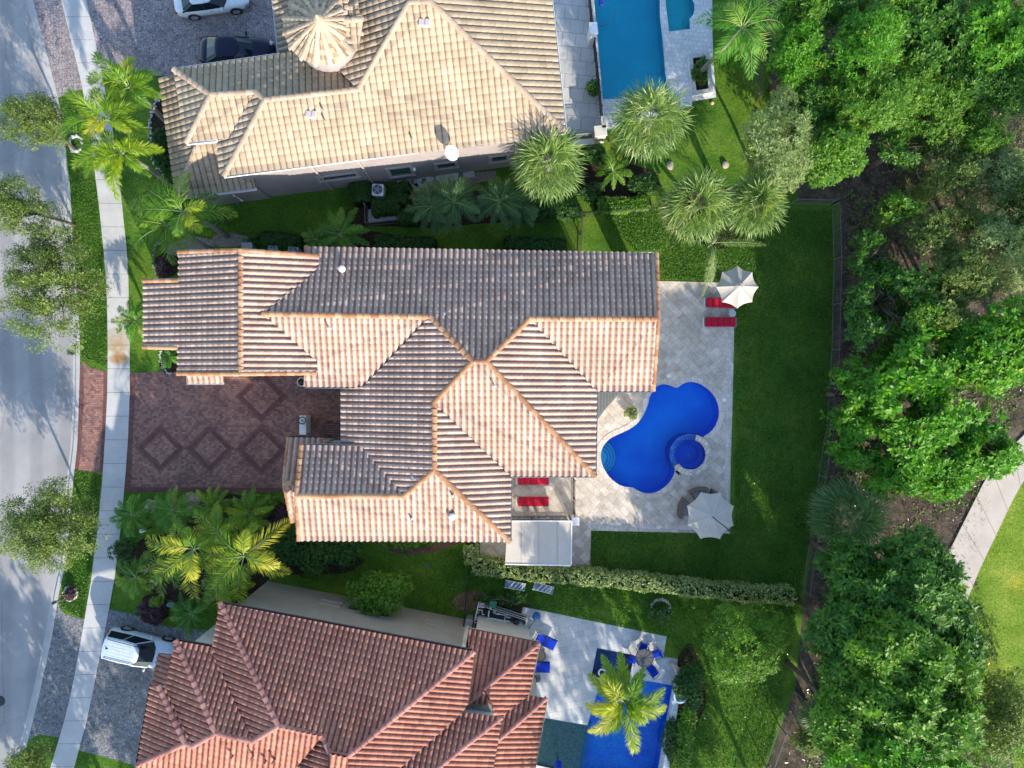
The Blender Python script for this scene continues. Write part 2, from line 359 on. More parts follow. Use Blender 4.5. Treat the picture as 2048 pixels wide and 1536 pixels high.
def inside(p, poly):
    x, y = p[0], p[1]; r = False; n = len(poly)
    for i in range(n):
        x1, y1 = poly[i][0], poly[i][1]; x2, y2 = poly[(i + 1) % n][0], poly[(i + 1) % n][1]
        if (y1 > y) != (y2 > y) and x < (x2 - x1) * (y - y1) / (y2 - y1) + x1: r = not r
    return r
def offset_poly(poly, d):
    """positive d moves the outline inwards"""
    n = len(poly); a = sum(poly[i][0] * poly[(i + 1) % n][1] - poly[(i + 1) % n][0] * poly[i][1] for i in range(n))
    sg = 1 if a > 0 else -1; out = []
    for i in range(n):
        p0, p1, p2 = Vector(poly[i - 1][:2]), Vector(poly[i][:2]), Vector(poly[(i + 1) % n][:2])
        d1 = (p1 - p0).normalized(); d2 = (p2 - p1).normalized()
        n1 = Vector((-d1.y, d1.x)) * sg; n2 = Vector((-d2.y, d2.x)) * sg
        k = max(.35, 1 + n1.dot(n2)); out.append(p1 + (n1 + n2) / k * d)
    return out
def smooth_closed(pts, it=2):
    for _ in range(it):
        out = []
        for i in range(len(pts)):
            a, b = pts[i], pts[(i + 1) % len(pts)]
            out += [(a[0] * .75 + b[0] * .25, a[1] * .75 + b[1] * .25), (a[0] * .25 + b[0] * .75, a[1] * .25 + b[1] * .75)]
        pts = out
    return pts
# ------------------------------------------------------------------ roofs: plane fitting and real tile geometry
def solve_roof(faces, pitch):
    """every face is a plane; w = 1/(H-z) is affine in image coordinates, so heights come out of one least-squares fit"""
    n = len(faces); rows = []; rhs = []
    def vec(p): return ((p[0] - CX) / FPX, -(p[1] - CY) / FPX)
    seen = {}
    for i, f in enumerate(faces):
        for p in f['poly']: seen.setdefault(tuple(p), []).append(i)
    for p, fs in seen.items():
        x, y = vec(p)
        for j in fs[1:]:
            r = np.zeros(3 * n); r[3 * fs[0]:3 * fs[0] + 3] = (x, y, 1); r[3 * j:3 * j + 3] = (-x, -y, -1); rows.append(r * 10); rhs.append(0)
    for i, f in enumerate(faces):
        pt = f.get('pitch', pitch); dx, dy = f['down']; l = math.hypot(dx, dy); a, b = -pt * dx / l, pt * dy / l
        for k, g in ((0, a), (1, b)):
            r = np.zeros(3 * n); r[3 * i + k] = 1; r[3 * i + 2] = -g; rows.append(r * 3); rhs.append(0)
        for p, he in f.get('eave', []):
            x, y = vec(p); r = np.zeros(3 * n); r[3 * i:3 * i + 3] = (x, y, 1); rows.append(r * 6); rhs.append(6 / (H - he))
    s, *_ = np.linalg.lstsq(np.array(rows), np.array(rhs), rcond=None)
    for i, f in enumerate(faces): f['w'] = s[3 * i:3 * i + 3]
    return seen
def on_plane(f, p):
    A, B, C = f['w']; x, y = (p[0] - CX) / FPX, -(p[1] - CY) / FPX; w_ = A * x + B * y + C
    return Vector((x / w_, y / w_, H - 1 / w_))
def vert_z(faces, seen, p):
    q = [on_plane(faces[i], p) for i in seen[tuple(p)]]
    v = Vector((0, 0, 0))
    for a in q: v += a
    return v / len(q)
PROF_BARREL = [(0, 0), (.30, 0), (.34, .040), (.44, .084), (.62, .110), (.80, .090), (.91, .046), (.96, .010)]
PROF_FLAT = [(0, 0), (.13, 0), (.16, .045), (.30, .070), (.55, .080), (.80, .066), (.94, .034), (.97, 0)]
PROF_S = [(0, 0), (.24, 0), (.29, .038), (.42, .082), (.60, .104), (.78, .086), (.91, .042), (.96, .008)]
def z_(pts, k): return (pts[k][1] + pts[k + 1][1]) > .02          # pans coloured darker: brown wear plus painted-in groove shade between the barrels
def tile_face(bm, lay, f, prof, tw, tl, step):
    P = [on_plane(f, p) for p in f['poly']]
    nrm = (on_plane(f, (CX, CY)) - on_plane(f, (CX + 200, CY))).cross(on_plane(f, (CX, CY)) - on_plane(f, (CX, CY + 200))).normalized()
    if nrm.z < 0: nrm = -nrm
    g = Vector((-nrm.x, -nrm.y, 0)).normalized()                       # horizontal, upslope
    U = Vector((0, 0, 1)).cross(g).normalized() * -1; V = U.cross(nrm); V = V if V.z > 0 else -V; V.normalize()
    O = P[0]
    uv = [((p - O).dot(U), (p - O).dot(V)) for p in P]
    vmin = min(v for u, v in uv); umin = min(u for u, v in uv)
    tris = tessellate_polygon([[Vector((u, v, 0)) for u, v in uv]])
    tiles = {}
    for t in tris:
        a = [Vector((*uv[i], 0)) for i in t]
        if (a[1] - a[0]).cross(a[2] - a[0]).z < 0: a = [a[0], a[2], a[1]]
        if abs((a[1] - a[0]).cross(a[2] - a[0]).z) < 1e-3: continue
        u0, u1 = min(p.x for p in a), max(p.x for p in a); v0, v1 = min(p.y for p in a), max(p.y for p in a)
        c0, c1 = int((u0 - umin) / tw) - 1, int((u1 - umin) / tw) + 1; r0, r1 = int((v0 - vmin) / tl) - 1, int((v1 - vmin) / tl) + 1
        tb = bmesh.new(); tlay = tb.faces.layers.float.new('rnd')
        for r in range(r0, r1 + 1):
            vb, vt = vmin + r * tl, vmin + (r + 1) * tl
            # quick reject by row/col against triangle
            for c in range(c0, c1 + 1):
                ub = umin + c * tw
                cc = Vector((ub + tw / 2, (vb + vt) / 2, 0)); rad = math.hypot(tw, tl) / 2 + .02
                if any(((a[(k + 1) % 3] - a[k]).normalized().cross(cc - a[k])).z < -rad for k in range(3)): continue
                key = (c, r)
                if key not in tiles: tiles[key] = (random.random(), random.uniform(-.004, .004))
                rn, jit = tiles[key]
                prev = None
                pts = [(ub + x * tw, z) for x, z in prof] + [(ub + tw, 0)]
                lo = [tb.verts.new((x, vb, z + step + jit)) for x, z in pts]
                hi = [tb.verts.new((x, vt, z * .96 + .002)) for x, z in pts]
                bt = [tb.verts.new((x, vb + .0005, z * .96 - .004)) for x, z in pts]
                for k in range(len(pts) - 1):
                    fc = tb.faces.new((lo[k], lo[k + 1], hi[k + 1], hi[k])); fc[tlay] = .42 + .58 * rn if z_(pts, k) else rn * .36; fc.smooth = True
                    fc = tb.faces.new((bt[k], bt[k + 1], lo[k + 1], lo[k])); fc[tlay] = rn
        for k in range(3):
            e = a[(k + 1) % 3] - a[k]; no = Vector((e.y, -e.x, 0))
            bmesh.ops.bisect_plane(tb, geom=tb.verts[:] + tb.edges[:] + tb.faces[:], plane_co=a[k], plane_no=no, clear_outer=True, dist=1e-5)
        vm = {}
        for v in tb.verts: vm[v] = bm.verts.new(O + U * v.co.x + V * v.co.y + nrm * v.co.z)
        for fc in tb.faces:
            try: nf = bm.faces.new([vm[v] for v in fc.verts])
            except ValueError: continue
            nf[lay] = fc[tlay]; nf.smooth = fc.smooth
        tb.free()
    # deck under the tiles
    dv = [bm.verts.new(p - nrm * .04) for p in P]
    for t in tris:
        nf = bm.faces.new([dv[i] for i in t]); nf[lay] = .2
    return P
def build_roof(name, faces, mat, pitch, prof, parent, tw=.34, tl=.37, step=.015):
    seen = solve_roof(faces, pitch)
    bm = bmesh.new(); lay = bm.faces.layers.float.new('rnd')
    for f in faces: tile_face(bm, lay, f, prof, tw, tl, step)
    me = bpy.data.meshes.new(name); bm.to_mesh(me); bm.free(); me.materials.append(mat)
    o = bpy.data.objects.new(name, me); COL.objects.link(o); o.parent = parent
    off = ORG[parent.name]; me.transform(Matrix.Translation(-off)); ORG[o.name] = off
    return o, seen
def caps(mb, A, B, r=.15, tl=.40, lift=.05, flat=.75):
    """overlapping half-round ridge tiles from low end A to high end B"""
    A, B = Vector(A), Vector(B)
    if A.z > B.z: A, B = B, A
    d = B - A; L = d.length; d.normalize(); n = max(1, int(L / tl)); s = L / n
    side = d.cross(Vector((0, 0, 1))).normalized(); up = side.cross(d).normalized()
    for i in range(n):
        rn = random.random(); p0 = A + d * (s * i - .02) + up * (lift + .035); p1 = A + d * (s * (i + 1) + .03) + up * lift
        ra, rb = r * random.uniform(1.0, 1.06), r * .84; vs = []
        for p, rr in ((p0, ra), (p1, rb)):
            for k in range(8):
                t = math.pi * k / 7; vs.append(p + side * math.cos(t) * rr + up * (math.sin(t) * rr * flat - .05))
        fs = [(k, k + 1, 9 + k, 8 + k) for k in range(7)] + [tuple(range(7, -1, -1)), tuple(range(8, 16))]
        mb.add(vs, fs, rn)
def gutter(mb, A, B, w_=.14, drop=.10):
    A, B = Vector(A), Vector(B); d = (B - A).normalized(); s = d.cross(Vector((0, 0, 1))).normalized()
    for off, zz, ww, hh in ((-w_ / 2, 0, .018, .12), (w_ / 2, 0, .018, .12), (0, -.055, w_, .018)):
        c0 = A + s * off; c1 = B + s * off
        z0 = Vector((0, 0, -drop + zz - hh / 2)); z1 = Vector((0, 0, -drop + zz + hh / 2)); h_ = s * ww / 2
        vs = [c0 - h_ + z0, c0 + h_ + z0, c0 + h_ + z1, c0 - h_ + z1, c1 - h_ + z0, c1 + h_ + z0, c1 + h_ + z1, c1 - h_ + z1]
        mb.add(vs, [(0, 1, 2, 3), (7, 6, 5, 4), (0, 4, 5, 1), (1, 5, 6, 2), (2, 6, 7, 3), (3, 7, 4, 0)])
def house_walls(mb, fp_px, h_eave, top, inset=.5, base=-.02):
    pts = offset_poly([W(x, y, h_eave) for x, y in fp_px], inset); mb.prism([(p.x, p.y) for p in pts], base, top); return pts

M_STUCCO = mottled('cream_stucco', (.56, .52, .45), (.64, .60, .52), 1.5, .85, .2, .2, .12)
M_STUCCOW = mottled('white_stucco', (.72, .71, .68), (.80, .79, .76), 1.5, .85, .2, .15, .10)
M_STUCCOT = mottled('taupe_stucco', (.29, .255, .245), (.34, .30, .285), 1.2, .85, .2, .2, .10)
M_TRIM = plain('stone_trim', (.40, .35, .32), .7)
M_GLASS = plain('window_glass', (.03, .045, .05), .08, .8)
M_GREENGL = plain('green_glass_door', (.06, .11, .09), .1, .8)
M_SHUT = plain('dark_louvre', (.04, .035, .03), .5)
M_WHITE = plain('white_paint', (.80, .80, .79), .4)
M_BLACK = plain('black_metal', (.025, .025, .027), .45)
M_GREY = plain('grey_metal', (.35, .36, .37), .45, metal=.3)
M_DKGUT = plain('dark_gutter', (.07, .06, .055), .5)

# ---- main house -------------------------------------------------
E_, W_, N_, S_ = (1, 0), (-1, 0), (.008, -1), (0, 1)
main = thing('tiled_house', 'large cream house with pinkish barrel tile roof and orange ridge tiles in the centre', 'house', W(870, 780, 0))
mf = [
 dict(poly=[(482, 500), (358, 504), (358, 560), (288, 561), (288, 695), (356, 697), (356, 748), (482, 749)], down=W_, eave=[((288, 561), 5.5), ((288, 695), 5.5)]),
 dict(poly=[(482, 500), (638, 511), (638, 540), (525, 628), (635, 722), (635, 747), (482, 749)], down=E_),
 dict(poly=[(612, 494), (1313, 506), (1317, 638), (1059, 638), (972, 723), (945, 723), (861, 634), (525, 628), (638, 540), (638, 509), (612, 508)], down=N_, eave=[((612, 494), 6.3), ((1313, 506), 6.3)]),
 dict(poly=[(525, 628), (861, 634), (728, 774), (608, 773), (608, 750), (635, 748), (635, 722)], down=S_, eave=[((728, 774), 6.3), ((608, 773), 6.3)]),
 dict(poly=[(861, 634), (945, 723), (869, 804), (869, 940), (808, 992), (726, 893), (683, 891), (683, 778), (728, 774)], down=W_, eave=[((683, 891), 6.15), ((683, 778), 6.15)]),
 dict(poly=[(945, 723), (972, 723), (1190, 952), (1022, 952), (873, 811), (869, 804)], down=S_, eave=[((1190, 952), 6.3), ((1022, 952), 6.3)]),
 dict(poly=[(972, 723), (1059, 638), (1193, 782), (1190, 952)], down=E_, eave=[((1193, 782), 6.3), ((1190, 952), 6.3)]),
 dict(poly=[(1059, 638), (1317, 638), (1306, 782), (1193, 782)], down=S_, eave=[((1306, 782), 6.3), ((1193, 782), 6.3)]),
 dict(poly=[(869, 804), (873, 811), (1022, 952), (1020, 1083), (869, 940)], down=E_, eave=[((1022, 952), 6.3), ((1020, 1083), 6.3)]),
 dict(poly=[(869, 940), (1020, 1083), (597, 1081), (592, 992), (808, 992)], down=S_, eave=[((1020, 1083), 6.3), ((597, 1081), 6.3)]),
 dict(poly=[(603, 890), (726, 893), (808, 992), (592, 992)], down=N_, eave=[((603, 890), 6.3), ((726, 893), 6.3)]),
]
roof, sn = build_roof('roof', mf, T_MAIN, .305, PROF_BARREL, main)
mz = lambda p: vert_z(mf, sn, p)
cp = MB()
for a, b in [((482, 500), (482, 749)), ((525, 628), (861, 634)), ((1059, 638), (1317, 638)), ((861, 634), (945, 723)), ((1059, 638), (972, 723)), ((945, 723), (972, 723)), ((945, 723), (869, 804)),
             ((1190, 952), (972, 723)), ((869, 804), (869, 940)), ((869, 940), (808, 992)), ((592, 992), (808, 992)), ((1020, 1083), (869, 940))]:
    caps(cp, mz(a), mz(b), .165)
ridges = cp.build('ridge_tiles', T_CAP, roof, rnd=True)
rk = MB()
for fi, a, b in [(0, (358, 505), (482, 501)), (0, (288, 562), (358, 561)), (0, (288, 694), (356, 696)), (0, (356, 747), (482, 748)), (1, (636, 512), (482, 501)), (1, (633, 746), (482, 748)),
                 (2, (1313, 508), (1316, 637)), (7, (1306, 781), (1316, 640)), (10, (603, 892), (593, 991)), (9, (598, 1080), (593, 994)), (2, (613, 494), (613, 508))]:
    rk = MB(); caps(rk, on_plane(mf[fi], a) + Vector((0, 0, .03)), on_plane(mf[fi], b) + Vector((0, 0, .03)), .135); rk.build('verge_tiles', T_CAP, roof, rnd=True)
gt = MB()
for fi, a, b in [(4, (683, 779), (683, 890)), (10, (603, 889), (690, 891)), (5, (1024, 953), (1188, 953)), (6, (1194, 783), (1191, 951)), (7, (1195, 783), (1306, 783)), (8, (1022, 953), (1021, 1082)), (3, (610, 774), (690, 775))]:
    gt = MB(); gutter(gt, on_plane(mf[fi], a), on_plane(mf[fi], b), .12, .06); gt.build('gutter', M_GREY, roof)
wl = MB()
house_walls(wl, [(288, 561), (358, 560), (358, 504), (482, 500), (482, 749), (356, 748), (356, 697), (288, 695)], 5.5, 5.35)
house_walls(wl, [(482, 502), (612, 508), (612, 494), (1204, 504), (1204, 782), (1193, 782), (1190, 952), (1022, 952), (1020, 1083), (597, 1081), (592, 992), (603, 890), (683, 890), (683, 775), (608, 773), (608, 747), (482, 747)], 6.1, 5.98)
def gable(mb, f1, a, f2, b, top, th=.12, inset=0):
    # triangle wall under a gable end: a,b eave corners, top the ridge end
    A, B, T = on_plane(f1, a), on_plane(f2, b), on_plane(f1, top)
    A.z -= .12; B.z -= .12; T.z -= .16
    d = (B - A); d.z = 0; d.normalize(); s = Vector((0, 0, 1)).cross(d) * th
    mb.add([A, B, T, A + s, B + s, T + s], [(0, 1, 2), (5, 4, 3), (0, 3, 4, 1), (1, 4, 5, 2), (2, 5, 3, 0)])
gable(wl, mf[2], (1304, 508), mf[7], (1296, 780), (1307, 638))
gable(wl, mf[10], (606, 893), mf[9], (602, 1079), (597, 992), -.12)
gable(wl, mf[0], (366, 744), mf[1], (630, 742), (482, 744)); gable(wl, mf[0], (366, 508), mf[1], (630, 516), (482, 506), -.12)
wl.build('wall', M_STUCCO, main)
pc = MB()
for px, py in ((1296, 515), (1296, 771)):
    p = W(px, py, 5.9); pc = MB(); pc.box((p.x - .1, p.y, 2.8), (.74, .74, 5.6)); pc.box((p.x - .1, p.y, .2), (.72, .72, .4)); pc.build('column', M_STUCCO, main)
bm_ = MB(); a = W(1200, 515, 5.9); b = W(1296, 515, 5.9); bm_.box(((a.x + b.x) / 2, a.y, 5.5), (b.x - a.x + .3, .3, .4)); a = W(1200, 771, 5.9); bm_.box(((a.x + b.x) / 2, a.y, 5.5), (b.x - a.x + .3, .3, .4)); bm_.build('lanai_beam', M_STUCCO, main)
# low entry wing and pent roof
lf = [dict(poly=[(577, 875), (649, 876), (641, 893), (592, 966), (567, 965)], down=N_, eave=[((577, 875), 4.2), ((649, 876), 4.2)]),
      dict(poly=[(567, 965), (592, 966), (600, 1046), (583, 1045)], down=S_, eave=[((600, 1046), 4.2), ((583, 1045), 4.2)])]
# extend under the upper roof
lf[0]['poly'] = [(577, 875), (649, 876), (660, 966), (567, 966)]; lf[1]['poly'] = [(567, 966), (660, 966), (660, 1046), (583, 1045)]
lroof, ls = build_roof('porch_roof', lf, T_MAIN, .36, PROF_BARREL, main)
lroof['label'] = 'low tiled porch roof beside the entry'
lc = MB(); caps(lc, on_plane(lf[0], (567, 966)), on_plane(lf[0], (600, 966)), .15)
caps(lc, on_plane(lf[0], (577, 876)), on_plane(lf[0], (568, 964)), .13); caps(lc, on_plane(lf[1], (584, 1044)), on_plane(lf[1], (568, 968)), .13); caps(lc, on_plane(lf[0], (645, 877)), on_plane(lf[0], (641, 890)), .12)
lc.build('verge_tiles', T_CAP, lroof, rnd=True)
lg = MB(); gutter(lg, on_plane(lf[0], (577, 874)), on_plane(lf[0], (648, 875)), .12, .05); lg.build('gutter', M_DKGUT, lroof)
lw = MB(); house_walls(lw, [(577, 875), (649, 876), (649, 1046), (583, 1045)], 4.2, 4.1, .35); lw.build('porch_wall', M_STUCCO, main)
pf = [dict(poly=[(373, 749), (446, 749), (447, 766), (373, 766)], down=S_, eave=[((373, 766), 3.4), ((447, 766), 3.4)])]
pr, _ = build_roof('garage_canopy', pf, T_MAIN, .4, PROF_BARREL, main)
pg = MB(); gutter(pg, on_plane(pf[0], (373, 767)), on_plane(pf[0], (447, 767)), .10, .04); pg.build('gutter', M_WHITE, pr)
# roof vents on the main house
for i, (fi, p) in enumerate([(2, (686, 539)), (2, (889, 628)), (9, (823, 1036)), (9, (905, 1032)), (9, (905, 990)), (4, (826, 954)), (2, (1022, 657)), (3, (658, 655)), (5, (988, 771)), (8, (870, 985))][:9]):
    q = on_plane(mf[fi], p); v = MB()
    if p in ((905, 1032), (686, 539)): v.lathe([(.13, -.05), (.13, .18), (.2, .2), (.2, .3), (.1, .36), (0, .37)], q, 12)
    else: v.lathe([(.16, -.02), (.09, .05), (.055, .07), (.055, .34), (.03, .34)], q, 10)
    v.build('vent_pipe', M_WHITE if i in (0, 3) else M_GREY, roof)

# ---- top neighbour -------------------------------------------------
uS, uN, uE, uW = (.1137, .9935), (-.1137, -.9935), (.9935, -.1137), (-.9935, .1137)
top = thing('tiled_house', 'tan tiled house with round turret roof and taupe side wall at the top', 'house', W(800, 120, 0))
he = 6.7
tf = [
 dict(poly=[(818, 5), (861, 3), (1131, 264), (1030, 284), (448, 352), (530, 200), (716, 179)], down=uS, eave=[((1131, 264), he), ((448, 352), he), ((1030, 284), he)]),
 dict(poly=[(861, 3), (861, -60), (1097, -60), (1131, 264)], down=uE, eave=[((1097, -60), he), ((1131, 264), he)]),
 dict(poly=[(818, 5), (716, 179), (640, 100), (640, -60), (790, -60)], down=uW),
 dict(poly=[(348, 139), (560, 109), (640, 98), (716, 179), (530, 200), (511, 184), (421, 190)], down=uN, eave=[((348, 139), he), ((640, 98), he)]),
 dict(poly=[(421, 190), (511, 184), (462, 276), (372, 286)], down=uS, eave=[((372, 286), he)]),
 dict(poly=[(511, 184), (530, 200), (448, 352), (440, 350), (434, 281), (462, 276)], down=uW, eave=[((448, 352), he)]),
 dict(poly=[(348, 139), (421, 190), (372, 286)], down=uW, eave=[((348, 139), he), ((372, 286), he)]),
]
troof, ts = build_roof('roof', tf, T_TAN, .36, PROF_FLAT, top, tw=.36, tl=.40, step=.010)
tz = lambda p: vert_z(tf, ts, p)
cp = MB()
for a, b in [((818, 5), (861, 3)), ((1131, 264), (861, 3)), ((448, 352), (530, 200)), ((530, 200), (716, 179)), ((716, 179), (818, 5)), ((511, 184), (530, 200)), ((421, 190), (511, 184)), ((348, 139), (421, 190)), ((372, 286), (421, 190))]:
    caps(cp, tz(a), tz(b), .165, .42, flat=.6)
cp.build('ridge_tiles', T_TANCAP, troof, rnd=True)
gt = MB()
for fi, a, b in [(0, (448, 353), (1131, 265)), (1, (1132, 262), (1100, -30)), (3, (350, 138), (560, 108)), (4, (373, 287), (434, 281))]:
    gt = MB(); gutter(gt, on_plane(tf[fi], a), on_plane(tf[fi], b), .13, .05); gt.build('gutter', M_WHITE, troof)
for p in ((849, 47), (623, 230)):
    q = on_plane(tf[0], p); v = MB(); v.rbox((q.x, q.y, q.z + .08), (.62, .42, .14), -.1, .04, 0); v.box((q.x - .17, q.y, q.z + .16), (.22, .34, .06), -.1); v.box((q.x + .17, q.y, q.z + .16), (.22, .34, .06), -.1)
    v.build('roof_vent', plain('pinkish_vent', (.50, .42, .40), .7), troof)
for p in ((648, 224), (652, 245), (826, 282)):
    q = on_plane(tf[0], p); v = MB(); v.lathe([(.14, -.02), (.07, .05), (.05, .07), (.05, .42), (.02, .42)], q, 10); v.build('vent_pipe', M_GREY, troof)
wl = MB()
house_walls(wl, [(448, 352), (1131, 265), (1098, -60), (640, -60), (640, 98), (348, 139), (372, 286), (435, 281)], he, he - .1, .45)
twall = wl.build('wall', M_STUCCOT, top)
# low front roofs
t2 = [dict(poly=[(318, 155), (366, 148), (384, 289), (394, 289), (352, 396)], down=uW, eave=[((318, 155), 4.0), ((352, 396), 4.0)]),
      dict(poly=[(394, 289), (440, 284), (506, 352), (512, 377), (352, 396)], down=uS, eave=[((352, 396), 4.0), ((512, 377), 4.0)])]
t2r, t2s = build_roof('lower_roof', t2, T_TAN, .38, PROF_FLAT, top, tw=.36, tl=.40, step=.010)
lc = MB(); caps(lc, vert_z(t2, t2s, (352, 396)), vert_z(t2, t2s, (394, 289)), .15, .42, flat=.6); lc.build('ridge_tiles', T_TANCAP, t2r, rnd=True)
lg = MB(); gutter(lg, on_plane(t2[1], (352, 397)), on_plane(t2[1], (512, 378)), .13, .05); lg.build('gutter', M_WHITE, t2r)
t2r['label'] = 'lower tiled roof in shade at the front corner'
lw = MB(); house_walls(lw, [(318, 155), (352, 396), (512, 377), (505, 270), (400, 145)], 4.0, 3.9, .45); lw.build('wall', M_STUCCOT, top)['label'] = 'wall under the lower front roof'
t3 = [dict(poly=[(543, -40), (558, 108), (650, 96), (650, -40)], down=uW, eave=[((543, -40), 5.2), ((558, 108), 5.2)])]
t3r, _ = build_roof('garage_roof', t3, T_TAN, .40, PROF_S, top, tw=.36, tl=.40)
lg = MB(); gutter(lg, on_plane(t3[0], (542, -40)), on_plane(t3[0], (557, 107)), .13, .05); lg.build('gutter', M_WHITE, t3r)
lw = MB(); house_walls(lw, [(543, -60), (558, 108), (660, 96), (660, -60)], 5.2, 5.1, .45); lw.build('garage_wall', M_STUCCOT, top)
# turret cone
cz = 9.0; cc = W(646, 52, cz); ap = W(637, 39, 11.0); rr = 80 / FPX * (H - cz)
bm = bmesh.new(); lay = bm.faces.layers.float.new('rnd'); nseg = 16
tur = MB()
ringp = [cc + Vector((math.cos(2 * math.pi * (k + .5) / nseg) * rr, math.sin(2 * math.pi * (k + .5) / nseg) * rr, 0)) for k in range(nseg)]
for k in range(nseg):
    a, b = ringp[k], ringp[(k + 1) % nseg]; rows = 9
    for r in range(rows):
        t0, t1 = r / rows, (r + 1) / rows; rn = random.random()
        A0, B0, A1, B1 = a.lerp(ap, t0), b.lerp(ap, t0), a.lerp(ap, t1), b.lerp(ap, t1)
        z = Vector((0, 0, .035)); cols = 3 if r < 5 else 2
        for c in range(cols):
            s0, s1 = c / cols, (c + 1) / cols; sm = (s0 + s1) / 2
            P0, P1, P2, P3 = A0.lerp(B0, s0), A0.lerp(B0, s1), A1.lerp(B1, s1), A1.lerp(B1, s0); m0, m1 = A0.lerp(B0, sm) + Vector((0, 0, .07)), A1.lerp(B1, sm) + Vector((0, 0, .06))
            tur.add([P0 + z, m0 + z, P1 + z, P2, m1, P3, P0, m0 - z, P1], [(0, 1, 4, 5), (1, 2, 3, 4), (6, 7, 1, 0), (7, 8, 2, 1)], random.random())
tr_ = tur.build('turret_roof', T_TAN, top, rnd=True)
lc = MB()
for k in range(0, nseg): caps(lc, ringp[k], ap + (ringp[k] - ap) * .04, .13, .42, .03, .6)
lc.lathe([(.28, -.1), (.24, .08), (.10, .14), (.12, .3), (.05, .42), (0, .5)], ap, 12); lc.build('ridge_tiles', T_TANCAP, tr_, rnd=True)
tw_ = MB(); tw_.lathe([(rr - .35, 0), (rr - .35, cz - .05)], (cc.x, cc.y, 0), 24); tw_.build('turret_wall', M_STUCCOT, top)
# small gable and ridge behind the turret
ck = [dict(poly=[(637, 39), (706, 104), (700, 42), (697, -14)], down=E_, pitch=.3, eave=[((706, 104), 9.0), ((637, 39), 10.9)]),
      dict(poly=[(684, 42), (727, 39), (718, 95), (706, 104)], down=S_, pitch=.35, eave=[((706, 104), 9.05), ((718, 95), 9.15)]),
      ]
ckr, _ = build_roof('cricket_roof', ck, T_TAN, .35, PROF_FLAT, top, tw=.36, tl=.40, step=.03)
lc = MB(); caps(lc, on_plane(ck[1], (684, 42)), on_plane(ck[1], (725, 39)), .16, .42, flat=.6); caps(lc, on_plane(ck[0], (640, 36)), on_plane(ck[0], (697, -10)), .15, .42, flat=.6); caps(lc, on_plane(ck[0], (704, 102)), on_plane(ck[0], (640, 42)), .15, .42, flat=.6)
for q in ((692, 5), (694, 18), (702, 20), (692, 28), (703, 30)):
    p = on_plane(ck[0], q); lc.rbox((p.x, p.y, p.z + .15), (.24, .26, .2), 0, .05)
lc.build('ridge_tiles', T_TANCAP, ckr, rnd=True)
# windows on the taupe wall: placed on the wall plane
wp = offset_poly([W(x, y, he) for x, y in [(448, 352), (1131, 265), (1098, -60), (640, -60), (640, 98), (348, 139), (372, 286), (435, 281)]], .45)
wa, wb = wp[0], wp[1]; wd = (wb - wa).normalized(); wn = Vector((wd.y, -wd.x)); wrz = math.atan2(wd.y, wd.x)
def wall_hit(px, py, wa, wd):
    """where the sight line through a pixel meets the wall: distance along it and height"""
    x, y = (px - CX) / FPX, -(py - CY) / FPX; n = Vector((-wd.y, wd.x)); k = wa.dot(n) / (x * n.x + y * n.y); z = H - k; p = Vector((x * k, y * k)); return (p - wa).dot(wd), z
def window(parent, wa, wd, s0, s1, z0, z1, glass, trim, bars=0, tw_=.14, name='window', out=1):
    n = Vector((wd.y, -wd.x)) * out; rz = math.atan2(wd.y, wd.x)
    def P(s, o, z): q = wa + wd * s + n * o; return (q.x, q.y, z)
    f = MB(); sm = (s0 + s1) / 2; zm = (z0 + z1) / 2; W_2 = s1 - s0; H_2 = z1 - z0
    for (c, dd) in ((P(sm, .03, z1 + tw_ / 2), (W_2 + 2 * tw_, .09, tw_)), (P(sm, .05, z0 - tw_ / 2), (W_2 + 2 * tw_ + .06, .13, tw_)), (P(s0 - tw_ / 2, .028, zm), (tw_, .085, H_2)), (P(s1 + tw_ / 2, .028, zm), (tw_, .085, H_2))): f.box(c, dd, rz)
    fo = f.build(name, trim, parent)
    g = MB(); g.box(P(sm, .005, zm), (W_2 - .004, .03, H_2 - .004), rz); g.build('pane', glass, fo)
    if bars:
        b = MB()
        for k in range(1, bars): b.box(P(s0 + W_2 * k / bars, .025, zm), (.05, .05, H_2 - .01), rz)
        b.box(P(sm, .022, zm), (W_2 - .01, .045, .05), rz)
        b.build('glazing_bar', M_BLACK, fo)
for (xa, ya, xb, yb, gl, nm) in ((642, 358, 708, 343, M_GLASS, 'window'), (784, 350, 817, 330, M_GREENGL, 'door'), (876, 334, 908, 321, M_GLASS, 'window'), (984, 320, 1013, 307, M_GLASS, 'window')):
    s0, z0 = wall_hit(xa, ya, wa, wd); s1, z1 = wall_hit(xb, yb, wa, wd); sA, zA = wall_hit(xa, ya, wa, wd)
    xm = (xa + xb) / 2
    window(top, wa, wd, s0, s1 + .0, max(.1, z0 - .25), z1 - .25, gl, M_TRIM, 3 if nm == 'window' and xb - xa > 50 else (2 if nm == 'window' else 0), .2, nm)
for xx in (737, 1030, 640):
    dp = MB(); s, z = wall_hit(xx, 350, wa, wd); q = wa + wd * s + wn * .08; dp.box((q.x, q.y, he / 2), (.10, .08, he - .3), wrz); dp.build('downpipe', M_TRIM, top)
wl2 = MB(); s, z = wall_hit(825, 327, wa, wd); q = wa + wd * s + wn * .12; wl2.rbox((q.x, q.y, 2.4), (.18, .2, .2)); wl2.build('wall_lamp', M_WHITE, top)

